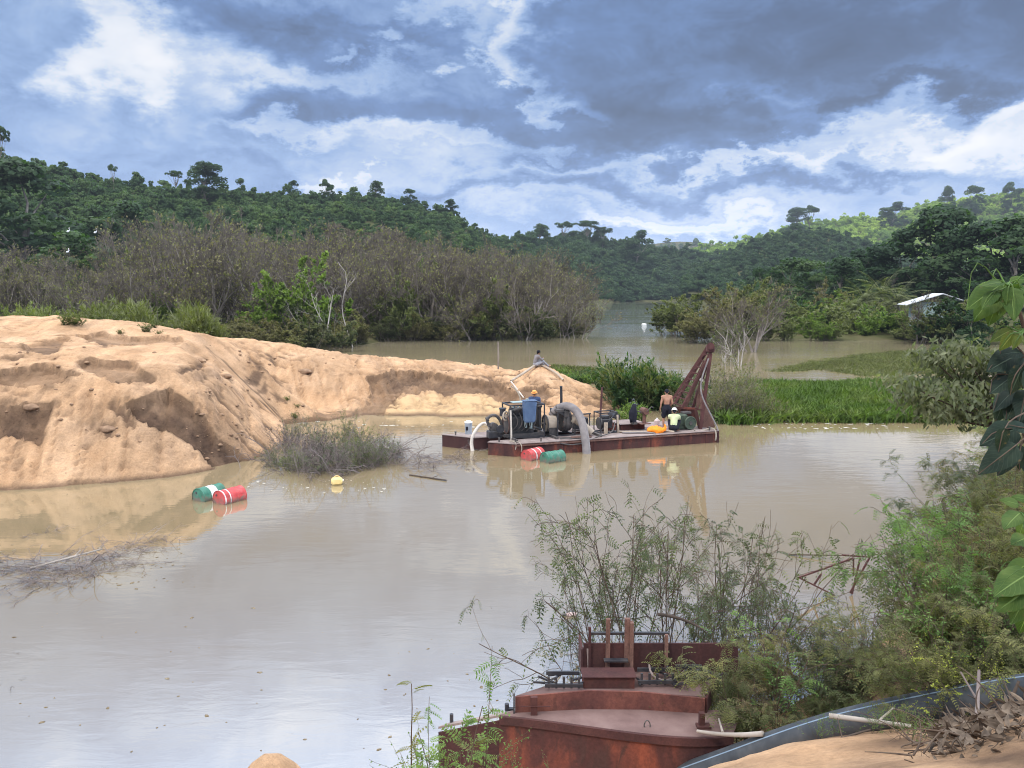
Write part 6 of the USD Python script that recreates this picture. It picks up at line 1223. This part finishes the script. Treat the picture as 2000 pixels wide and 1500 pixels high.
for x0, x1, base, k in ((1066, 1142, Z2, 0), (1252, 1330, Z2, 1), (1330, 1390, Z2, 2)):
    b = MB(); rg2 = np.random.default_rng(30 + k); yq = cl[0][1] + .16 + .1 * k; xa2, xb2 = fx(x0, yq), fx(x1, yq)
    b.box(((xa2 + xb2) / 2, yq, base + .05), ((xb2 - xa2), .03, .05)); b.box(((xa2 + xb2) / 2, yq + .25, base + .11), ((xb2 - xa2) * .9, .03, .05))
    for q in range(5):
        u = xa2 + (xb2 - xa2) * (q + .5) / 5; b.box((u, yq + .02, base + .085), (.03, .03, .16))
    for q in range(7):
        a = np.array([rg2.uniform(xa2, xb2), yq + rg2.uniform(-.05, .4), base + .02]); b.bar(a, a + [rg2.normal() * .22, rg2.normal() * .15, rg2.uniform(.02, .13)], .025)
    put('broken_frame', b, OILY, ob_, kind='stuff', label='broken dark frame on the upper deck')
lt = P(1300, 1340, z=Z2); put('bent_strip', MB().tube(spline([lt + [-.2, .2, .22], lt + [-.1, .1, .06], lt + [.15, .1, .07], lt + [.28, .12, .16]], 10), .014, 5), DECK, ob_)

# ------------------------------------------------------------------ the metal frame in the water, the big pipe
mf = thing('metal_frame', 'thin rusty metal frame standing crookedly in the water on the right', 'frame', P(1640, 1165, z=0)); YF = 17.2
for q in [((1560, 1128), (1667, 1090)), ((1560, 1128), (1640, 1168)), ((1645, 1084), (1700, 1088)), ((1699, 1088), (1660, 1158)), ((1667, 1090), (1667, 1124)), ((1604, 1121), (1590, 1142)), ((1680, 1090), (1664, 1160))]:
    put('bar', MB().bar(P(*q[0], Y=YF), P(*q[1], Y=YF + .2), .032), RUST_DERRICK, mf)
log(P(1540, 1083, z=.02), P(1648, 1085, z=.12), .02, 'dark thin stick beside the metal frame in the water', TWIG_DARK)
PIPE = shade('black_pipe_look', [(.020, .024, .029), (.034, .039, .045), (.062, .066, .070)], 3.5, rough=.55, spec=.4, bump=.002, bscale=30, stretch=(1, 1, 1))
pl = thing('plastic_pipe', 'large black plastic pipe with a pale blue stripe across the near bank', 'pipe', P(1650, 1415, Y=8.8))
pc = spline([P(2180, 1322, Y=6.6), P(2010, 1352, Y=7.1), P(1900, 1368, Y=7.7), P(1750, 1393, Y=8.35), P(1600, 1428, Y=8.95), P(1450, 1478, Y=9.5), P(1280, 1538, Y=10.1), P(1100, 1610, Y=10.8)], 70)
put('pipe', MB().tube(pc, .165, 40), PIPE, pl, smooth=30)
tg = unit(np.gradient(pc, axis=0)); sd_ = unit(np.cross(tg, [0, 0, 1.0])); sd_ = sd_ * np.where((sd_ @ np.array([0, -1.0, 0]))[:, None] > 0, 1, -1); upn = unit(np.cross(sd_, tg)); upn *= np.sign(upn[:, 2:3])
BLUE_S = shade('blue_stripe_look', [(.13, .18, .24), (.19, .25, .31)], 6, rough=.5)
for k, (e0, e1) in enumerate(((.96, 1.06),)):
    v = np.stack([pc + .1665 * (sd_ * math.cos(a) + upn * math.sin(a)) for a in np.linspace(e0, e1, 4)], 1).reshape(-1, 3); i = (np.arange(69)[:, None] * 4 + np.arange(3)[None]).ravel(); put('blue_stripe', (v, np.stack([i, i + 1, i + 5, i + 4], 1)), BLUE_S, pl, smooth=True)
log(P(1490, 1433, Y=9.3), P(1362, 1428, Y=9.9), .035, 'pale forked branch resting against the black pipe', BARK_PALE, .03)
log(P(1285, 1200, Y=12.4), P(1375, 1230, Y=12.0), .03, 'dark bare branch behind the wall of the rusty barge', TWIG_DARK, -.05)

# ------------------------------------------------------------------ near plants
def pinnate(n=6, droop=.35):
    """a feathery leaf of length 1 along +x"""
    pos, d, nn, L_, W_ = [], [], [], [], []
    for k in range(n):
        t = .18 + .8 * k / (n - 1); z = -droop * t * t
        for s in (-1, 1): pos.append((t, 0, z)); d.append((.45, s, -.35)); nn.append((0, 0, 1)); L_.append(.32 * (1 - .45 * abs(t - .5))); W_.append(.125)
    V, Fc = leaf_quads(np.array(pos, float), np.array(d, float), np.array(nn, float), np.array(L_), np.array(W_))
    xs = np.linspace(0, 1, 4); r = np.stack([np.c_[xs, np.full(4, -.008), -droop * xs ** 2], np.c_[xs, np.full(4, .008), -droop * xs ** 2]], 1).reshape(-1, 3); i = np.arange(3) * 2
    return np.vstack([V, r]), np.vstack([Fc, np.stack([i, i + 1, i + 3], 1) + len(V), np.stack([i, i + 3, i + 2], 1) + len(V)])
def place_leaves(tpl, pos, d, nrm, L_):
    V, Fc = tpl; x = unit(d); n = unit(nrm - x * (nrm * x).sum(1, keepdims=True)); y = np.cross(n, x); L_ = np.reshape(L_, (-1, 1, 1))
    W = pos[:, None] + L_ * (V[None, :, 0:1] * x[:, None] + V[None, :, 1:2] * y[:, None] + V[None, :, 2:3] * n[:, None])
    return W.reshape(-1, 3), (Fc[None] + (np.arange(len(pos)) * len(V))[:, None, None]).reshape(-1, 3)
ROUND = (lambda: leaf_quads(np.zeros((1, 3)), np.array([[1., 0, -.2]]), np.array([[0, 0, 1.]]), np.array([1.]), np.array([.62]), .12))()
def near_proto(kind, seed):
    rng = np.random.default_rng(seed)
    n, sp, wob, lev, kids = {'mimosa': (7, .36, .11, 3, (4, 3)), 'dense': (12, .45, .12, 3, (5, 4)), 'round': (10, .5, .14, 2, (4,)), 'shoot': (2, .12, .05, 1, 0)}[kind]
    st = [((rng.normal() * .18, rng.normal() * .18, -.25), (rng.normal() * sp, rng.normal() * sp, 1), 2.4 * (.65 + .5 * rng.random()), .011) for _ in range(n)]
    rows, tips = grow(rng, st, lev, kids, .42, .65, .02, wob, 6, .6, .3, .55, .03)
    top = rows[:, 5].max(); rows[:, :8] *= 2.5 / top; rows[:, 6:8] = np.maximum(rows[:, 6:8], .0032)
    sel = rows[(rows[:, 8] >= 1) | ((rows[:, 2] > .9) if kind in ('mimosa',) else (rows[:, 2] > .2))]
    k = {'mimosa': .26, 'dense': .95, 'round': 3.2, 'shoot': 5.0}[kind]; sel = sel[rng.random(len(sel)) < k] if k < 1 else np.repeat(sel, int(math.ceil(k)), 0)[lambda r=None: slice(None)] if False else (sel[rng.random(len(sel)) < k] if k < 1 else sel[rng.integers(0, len(sel), int(len(sel) * k))])
    f = rng.random((len(sel), 1)); pos = sel[:, :3] * (1 - f) + sel[:, 3:6] * f; ax = unit(sel[:, 3:6] - sel[:, :3])
    d = unit(ax * .35 + rng.normal(size=pos.shape) * .75 * [1, 1, .5] - [0, 0, .25]); nr = unit(rng.normal(size=pos.shape) * .35 + [0, 0, 1])
    if kind == 'round': L_ = rng.uniform(.035, .075, len(pos)); lv = place_leaves(ROUND, pos, d, nr, L_)
    else: L_ = rng.uniform(.13, .25, len(pos)) * {'shoot': 1.6, 'dense': .85}.get(kind, 1); lv = place_leaves(pinnate(6, .35) if kind == 'shoot' else pinnate(5, .55), pos, d, nr, L_)
    return lv, sticks(rows, 4 if kind != 'dense' else 3)
MIMOSA = green('mimosa_leaf_look', (.036, .046, .028), (.058, .072, .036), (.11, .13, .045), .9, tr=.3, fine=9.0)
SHRUB = green('shrub_leaf_look', (.060, .070, .030), (.095, .100, .040), (.16, .15, .05), .8, tr=.3, fine=9.0)
SHRUB_BROWN = green('brown_shrub_leaf_look', (.10, .075, .040), (.13, .105, .05), (.15, .15, .055), .8, tr=.25, fine=9.0)
SHRUB_GREEN = green('green_shrub_leaf_look', (.055, .10, .028), (.085, .145, .040), (.14, .20, .055), .8, tr=.35, fine=9.0)
SHRUB_YELLOW = green('yellow_shrub_leaf_look', (.16, .20, .03), (.24, .27, .05), (.32, .32, .07), 1.5, tr=.35, fine=9.0)
STEM = shade('shrub_stem_look', [(.040, .030, .025), (.085, .06, .045), (.13, .10, .075)], 4, rough=.9, spec=.1)
NEAR = {}
def near(kind, mat, px, Y, top, label, v=0, wide=1.0, group=None, zb=None, name='shrub', cat='shrub', x=None, hgt=None):
    x = fx(px, Y) if x is None else x; zb = bank_z(x, Y) if zb is None else zb; zb = max(zb, -.15); h = hgt or max(.35, P(px, top, Y=Y)[2] - zb)
    rng = np.random.default_rng(abs(int(px * 31 + Y * 171 + top)) + v); m = matrix((x, Y, zb), rng.random() * 6.28, (h / 2.5 * wide, h / 2.5 * wide, h / 2.5)); k = (kind, mat.GetPath().name, v)
    if k not in NEAR:
        lf, sm = near_proto(kind, 900 + 7 * v + len(kind)); t = thing(name, label, cat, m=m, group=group); put('foliage', lf, mat, t, world=False, kind='stuff'); put('stems', sm, STEM, t, world=False, kind='stuff'); NEAR[k] = t; return t
    return dup(NEAR[k], name, label, cat, m, group)
rng = np.random.default_rng(21)
GN1 = 'tall sparse feathery-leaved shrubs behind the rusty barge'
for i, (px, Y, top, w) in enumerate([(1145, 13.6, 1075, .6), (1185, 13.4, 1005, .65), (1205, 13.8, 955, .75), (1245, 14.0, 965, .8), (1275, 13.5, 975, .8), (1315, 13.8, 1015, .8), (1365, 13.6, 1040, .8), (1410, 13.9, 1005, .8), (1450, 13.6, 990, .8), (1490, 13.8, 1040, .8), (1340, 13.1, 1100, .8), (1500, 13.2, 1130, .7)]):
    near('mimosa', MIMOSA, px, Y, top, 'tall sparse feathery-leaved shrub behind the rusty barge', i % 3, w, GN1, zb=-.15)
GN2 = 'low thin-stemmed shrubs between the rusty barge and the black pipe'
for i in range(25):
    px = rng.uniform(1350, 1745); Y = rng.uniform(10.6, 13.0); top = rng.uniform(1190, 1340) + (45 if 1540 < px < 1720 else 0)
    near(['dense', 'mimosa', 'mimosa'][i % 3], [MIMOSA, SHRUB, SHRUB_GREEN, MIMOSA, SHRUB_BROWN][i % 5], px, Y, top, 'low thin-stemmed shrub between the rusty barge and the black pipe', i % 2, rng.uniform(.9, 1.3), GN2, zb=rng.uniform(0, .4))
for i, (px, top) in enumerate([(1535, 1140), (1580, 1205), (1625, 1195), (1665, 1200), (1735, 1130), (1600, 1215), (1710, 1195)]):
    near('mimosa', SHRUB_BROWN if i % 2 else MIMOSA, px, rng.uniform(11.5, 13), top, 'tall thin brownish shrub in front of the metal frame', i % 3, .8, 'thin brownish shrubs in front of the metal frame', zb=0.0)
GN3 = 'olive and brown shrubs massed on the right bank above the pipe'
rim = itp([(1690, 1200), (1725, 1010), (1780, 955), (1850, 885), (1920, 850), (2000, 810), (2100, 780)])
for i in range(40):
    px = rng.uniform(1890, 2130); Y = rng.uniform(9.5, 14.0); top = float(rim(px - 115)) + abs(rng.normal()) * 110 + (5 if i % 2 else 60)
    near('dense', [SHRUB, SHRUB_BROWN, SHRUB, SHRUB_BROWN, SHRUB_GREEN][i % 5], px, Y, min(top, 1280), ('olive-brown feathery shrub massed on the right bank above the pipe' if i % 5 != 4 else 'greener feathery shrub among the olive-brown ones on the right bank'), i % 3, rng.uniform(.75, 1.05), GN3, zb=None)
for i in range(26):
    px = rng.uniform(1840, 2080); Y = rng.uniform(8.0, 9.4); near(['round', 'dense'][i % 2], [SHRUB_GREEN, SHRUB][i % 2], px, Y, rng.uniform(1060, 1270), 'small round-leaved green shrub right above the black pipe', i % 2, rng.uniform(.9, 1.3), 'round-leaved green shrubs above the right end of the pipe')
for i in range(26):
    Y = rng.uniform(15, 38); x = np.interp(Y, [14, 18, 25, 32, 38], [8.0, 11.0, 15.8, 21.0, 25.5]) + rng.uniform(-.3, 1.6); px = 1000 + x / Y * F * math.cos(pitch)
    near(['dense', 'round', 'dense'][i % 3], [SHRUB, SHRUB_GREEN, MIMOSA, SHRUB_BROWN][i % 4], px, Y, 1e4, 'leafy shrub overhanging the water along the far part of the right shore', i % 2, 1.4, 'shrubs overhanging the water along the right shore', x=x, hgt=rng.uniform(1.3, 2.4))
for px, top, Y in [(1885, 1232, 7.9), (1925, 1240, 7.8), (1985, 1262, 7.4), (1905, 1250, 7.9)]: near('round', SHRUB_YELLOW, px, Y, top, 'yellow-green leafy sprig just above the black pipe', 0, 1.0, 'yellow-green sprigs just above the pipe', name='sprig', cat='sprig')
for k, (px, top, Y, lab, w) in enumerate([(922, 1268, 5.1, 'tall feathery seedling rising before the left end of the rusty barge', .8), (872, 1335, 5.2, 'shorter feathery seedling left of the tall one before the barge', .9), (822, 1375, 5.0, 'leftmost feathery seedling leaning out over the water', .9), (895, 1400, 5.3, 'bushy feathery seedling at the barge corner', 1.0), (850, 1430, 5.2, 'low feathery seedling at the bottom edge by the barge', 1.1)]):
    near('shoot', SHRUB_GREEN if k != 1 else SHRUB, px, Y, top, lab, k % 2, w, None, name='seedling', cat='seedling')
for px, top, Y in [(870, 1440, 6.8), (890, 1452, 7.2), (850, 1470, 6.6), (1000, 1482, 6.2), (1120, 1490, 6.2), (790, 1480, 6.0)]: near('round', SHRUB_GREEN, px, Y, top, 'small green herb at the bottom edge beside the rusty barge', 1, 1.0, 'green herbs at the bottom edge beside the rusty barge', name='herb', cat='herb')
for px, top, Y, k in [(1620, 1385, 8.1, 'green seedling growing on the sand before the pipe, leftmost'), (1655, 1378, 8.0, 'green seedling against the middle of the pipe'), (1730, 1375, 7.7, 'bright seedling before the dead twigs at the pipe'), (1790, 1430, 6.9, 'low green seedling on the sand under the pipe'), (1815, 1448, 6.5, 'seedling with pale leaves low on the sand'), (1770, 1400, 7.5, 'small seedling touching the underside of the pipe')]:
    near('round', SHRUB_GREEN, px, Y, top, k, 0, 1.1, name='seedling', cat='seedling')

# the drooping tree over the water on the right
def drooping_tree():
    rng = np.random.default_rng(31); Y = 13.0; t = thing('drooping_tree', 'bushy tree with drooping grey-green leaves reaching over the grass bank', 'tree', (fx(2040, Y), Y, bank_z(fx(2040, Y), Y)))
    root = np.array([fx(2040, Y), Y, bank_z(fx(2040, Y), Y)]); fork = P(2000, 830, Y=Y); b = MB().tube(spline([root, (root + fork) / 2 + [.1, 0, 0], fork], 10), np.linspace(.09, .06, 10), 8); pos = []
    for px, py, d, s in [(1762, 742, -.3, 22), (1800, 752, .3, 25), (1835, 690, .2, 25), (1872, 672, 0, 25), (1905, 690, .5, 26), (1790, 775, .4, 24), (1825, 800, 0, 26), (1862, 765, -.3, 30), (1900, 745, .2, 28), (1850, 720, .5, 24), (1880, 800, .3, 28), (1920, 800, -.2, 28), (1930, 700, 0, 26), (1940, 760, .3, 28), (1812, 690, .1, 14), (1960, 730, 0, 30)]:
        tip = P(px, py, Y=Y + d); mid = fork * .45 + tip * .55 - [0, 0, .12]; b.tube(spline([fork, mid, tip], 8), np.linspace(.03, .006, 8), 5)
        n = s * 9; pos.append(tip + rng.normal(size=(n, 3)) * [s / 1600 * Y * .8, .28, s / 1600 * Y * .42])
    put('trunk', b, STEM, t, smooth=True); pos = np.vstack(pos); d = unit(rng.normal(size=pos.shape) * [.7, .7, .3] - [0, 0, .85]); nr = unit(rng.normal(size=pos.shape) * .5 + [0, -.6, .6]); L_ = rng.uniform(.08, .17, len(pos))
    put('foliage', leaf_quads(pos, d, nr, L_, L_ * .38, .1), green('drooping_leaf_look', (.040, .052, .026), (.085, .095, .050), (.15, .155, .085), 1.2, tr=.25, fine=7.0), t, kind='stuff')
drooping_tree()
# big leaves close to the viewer
def big_leaf(a, b, face, wid, rng, fold=.18, arc=.12, n=9):
    a, b = np.array(a), np.array(b); L_ = np.linalg.norm(b - a); x = (b - a) / L_; nrm = unit(face - x * (face @ x)); y = np.cross(nrm, x); t = np.linspace(0, 1, n); w = wid * L_ * np.sin(PI * np.clip(t * .94 + .06, 0, 1) ** .72) ** .85; w[-1] = .001; w[0] = .05 * wid * L_
    mid = a + np.outer(t, b - a) + np.outer(-arc * L_ * (t ** 2) + .25 * arc * L_ * t, nrm); wave = rng.normal(size=(n, 2)) * .018 * L_; rows = []
    for s, k in ((-1, 0), (1, 1)):
        rows += [mid + y * (s * w * .5)[:, None] + nrm * (fold * w * .42 + .3 * wave[:, k])[:, None], mid + y * (s * w)[:, None] + nrm * (fold * w * .6 - .10 * w + wave[:, k])[:, None]]
    cols = [rows[1], rows[0], mid, rows[2], rows[3]]; V = np.stack(cols, 1).reshape(-1, 3); i = (np.arange(n - 1)[:, None] * 5 + np.arange(4)[None]).ravel()
    return V, np.stack([i, i + 1, i + 6, i + 5], 1)
def leaf_skin(name, a, b, c, tr=.3, spec=.4):
    
    g = Graph(); n = g('noise_texture', 'fac', vector=g('geometry', 'position'), scale=9.0, detail=4.0); col = g('rgb_ramp', 'color', fac=n, ramp=[(.3, a), (.5, b), (.7, c)])
    s_, t_ = attr(g, 'rib'), attr(g, 'along'); ab = g.math('absolute', s_); wv = g.math('fraction', g.sub(g.mul(t_, 9.0), g.mul(ab, 2.6)))
    side = g.mul(g.mr(wv, .0, .10, .55, 0), g.mr(ab, .02, .1, 0, 1)); mid = g.mr(ab, .02, .07, .9, 0); vein = g.math('maximum', side, mid)
    col = g.mixc(vein, col, tuple(min(1, x * 1.7 + .02) for x in c)); edge = g('noise_texture', 'fac', vector=g('geometry', 'position'), scale=38.0, detail=4.0); col = g.mixc(g.mul(g.mr(edge, .62, .70, 0, .8), g.mr(ab, .5, .9, .2, 1)), col, (.12, .085, .04))
    nor = g('bump', 'normal', height=g.sub(g.mul(g('noise_texture', 'fac', vector=g('geometry', 'position'), scale=60.0, detail=3.0), .3), vein), strength=.5, distance=.004)
    p = g('principled_bsdf', 'BSDF', base_color=col, roughness=.6, specular_ior_level=.15, normal=nor); tl = g('translucent_bsdf', 'BSDF', color=g('mix', 'color', mix_type='multiply', fac=1.0, color1=col, color2=(1.5, 1.7, .6)))
    return g.make(name, surface=g('mix_closure', 'closure', fac=tr, closure1=p, closure2=tl))
BL_FRESH = leaf_skin('fresh_big_leaf_look', (.028, .060, .012), (.044, .082, .017), (.070, .110, .026), .25); BL_YELLOW = leaf_skin('yellow_big_leaf_look', (.060, .085, .016), (.085, .110, .022), (.12, .14, .032), .25); BL_DARK = leaf_skin('dark_big_leaf_look', (.010, .019, .013), (.017, .030, .020), (.028, .044, .028), .10)
def leafy(label, trunk_px, Y, groups, r=.014):
    rng = np.random.default_rng(int(trunk_px[0][1])); pts = [P(x, y, Y=Y + d) for x, y, d in trunk_px]; g0 = np.array([pts[0][0] + .05, pts[0][1], bank_z(pts[0][0] + .05, pts[0][1]) - .05]) ; t = thing('big_leaf_sapling', label, 'sapling', g0); path = spline([g0] + pts, 26)
    put('trunk', MB().tube(path, np.linspace(r * 1.5, r * .5, 26), 8), STEM, t, smooth=True)
    for mat, wid, dy, leaves in groups:
        for (x0, y0, x1, y1) in leaves:
            dd = rng.uniform(-.12, .12); a, b = P(x0, y0, Y=Y + dy + dd), P(x1, y1, Y=Y + dy + dd - rng.uniform(-.02, .10)); face = unit(np.array([rng.normal() * .25 - .1, -.75 + rng.normal() * .15, .75 + rng.normal() * .2]))
            q = path[np.argmin(np.linalg.norm(path - a, axis=1))]; lf = put('leaf', big_leaf(a, a + (b - a) * .93, face, wid, rng, n=13), mat, t, smooth=True, attrs={'rib': np.tile([-1, -.5, 0, .5, 1], 13), 'along': np.repeat(np.linspace(0, 1, 13), 5)}); put('petiole', MB().tube(spline([q, (q + a) / 2 - [0, 0, .01], a, a + (b - a) * .92 - face * .004], 7), np.linspace(.0045, .0015, 7), 5), SHRUB_GREEN if mat is not BL_DARK else STEM, lf)
leafy('sapling with big fresh green and dark leaves at the right edge, nearest to the viewer', [(2040, 1150, .1), (2035, 930, .05), (2022, 760, 0), (2000, 640, 0), (1972, 552, 0)], 3.4, [
    (BL_FRESH, .28, 0, [(1955, 556, 1884, 604), (1950, 564, 1902, 628), (1958, 566, 1930, 640), (1966, 565, 1950, 618), (1970, 560, 1966, 596), (1973, 560, 1984, 628), (1976, 556, 1998, 592), (1960, 551, 1908, 556), (1972, 550, 2014, 542), (1946, 568, 1916, 604), (1980, 556, 2022, 578), (1964, 556, 1936, 574)]),
    (BL_YELLOW, .29, .0, [(1978, 643, 1930, 668), (1980, 650, 1950, 688), (1988, 648, 2006, 676), (1984, 642, 2016, 640), (1992, 655, 1976, 684)]),
    (BL_DARK, .28, .05, [(1994, 690, 1926, 724), (1988, 700, 1948, 752), (1998, 712, 1972, 776), (2008, 700, 1998, 764), (1984, 760, 1936, 804), (1992, 770, 1962, 822), (2010, 760, 1990, 826), (1996, 688, 1950, 690), (1978, 735, 1930, 768), (2012, 720, 2020, 790), (1965, 770, 1945, 830), (2000, 800, 1985, 850)]),
    (BL_DARK, .28, -.1, [(1986, 836, 1914, 868), (1962, 836, 1950, 886), (1986, 868, 1905, 930), (1988, 874, 1944, 932), (1994, 870, 1992, 922), (2006, 836, 1968, 828), (1998, 880, 2012, 934), (1972, 846, 1926, 892), (2010, 850, 2030, 900)])])
leafy('low sapling with bright broad leaves at the right edge above the pipe', [(2050, 1330, .05), (2040, 1200, 0), (2020, 1090, 0), (2010, 990, 0)], 3.9, [
    (BL_FRESH, .33, 0, [(2012, 1098, 1958, 1132), (2012, 1118, 1937, 1164), (2004, 1150, 1943, 1198), (2008, 1160, 1973, 1222), (2014, 1178, 1990, 1244), (1992, 1128, 1962, 1168), (2020, 1100, 2030, 1150)]), (BL_FRESH, .32, .3, [(1990, 985, 1950, 974), (1994, 1000, 1958, 1032), (2006, 976, 1974, 968), (2002, 1010, 1990, 1052), (2006, 1050, 1975, 1062)])], .012)
# dry litter under the pipe
def litter_heap():
    rng = np.random.default_rng(44); t = thing('dry_litter', 'heap of dry curled leaves and roots on the bank at the bottom right', 'dry leaves', P(1930, 1430, Y=6.2)); V = MB(); S = MB()
    for k in range(280):
        px, Y = rng.uniform(1850, 2060), rng.uniform(5.2, 6.9); x = fx(px, Y); p = np.array([x, Y, bank_z(x, Y) + rng.uniform(.0, .16)]); d = unit(np.array([rng.normal(), rng.normal() * .6, rng.uniform(-.2, .5)])); V.add(big_leaf(p, p + d * rng.uniform(.05, .15), unit(rng.normal(size=3) + [0, 0, 1]), rng.uniform(.12, .30), rng, .9, rng.uniform(-.9, .9), 6))
    put('dry_leaves', V, shade('dry_leaf_look', [(.045, .034, .026), (.10, .075, .055), (.20, .155, .115)], 7, rough=.85, spec=.15), t, kind='stuff', smooth=True)
    for k in range(110):
        px, Y = rng.uniform(1790, 2060), rng.uniform(5.4, 8.0); x = fx(px, Y); p = np.array([x, Y, bank_z(x, Y) + .03]); d = unit(np.array([rng.normal(), rng.normal() * .5, rng.uniform(-.1, .2)])); ln = rng.uniform(.12, .55); q = p + d * ln; q[2] = max(q[2], bank_z(q[0], q[1]) + .01); S.tube(spline([p, (p + q) / 2 + rng.normal(size=3) * .05, q], 6), np.linspace(.012, .004, 6) * rng.uniform(.3, .9), 5)
    put('roots', S, STEM, t, kind='stuff', smooth=True)
litter_heap()
log(P(1950, 1415, Y=6.6), P(1990, 1330, Y=6.7), .02, 'dark root leaning against the right end of the pipe', TWIG_DARK, .02)
log(P(1905, 1470, Y=6.0), P(1912, 1310, Y=6.9), .022, 'upright grey stick crossing the pipe on the right', GREY_TWIG)
log(P(1560, 1478, Y=7.2), P(1700, 1425, Y=7.6), .016, 'thin dark root lying on the near sand', TWIG_DARK, -.02)
log(P(1620, 1398, Y=8.0), P(1780, 1418, Y=7.6), .03, 'pale broken stick under the pipe beside the dry leaves', BARK_PALE, .0)

# ------------------------------------------------------------------ air
HAZE = 0.00006
g = Graph(); hz_ = g.make('haze_look', volume=g('principled_volume', 'volume', color=(.80, .87, 1.0), density=HAZE, anisotropy=.2))
hb_ = trimesh.creation.box((7400, 6600, 330)); hb_.apply_translation((0, 2900, 330 / 2 - 4.5))
if HAZE > 0:
    put('haze', hb_, hz_, kind='stuff'); tag('/World/haze', 'thin bluish haze lying over the valley', 'haze')
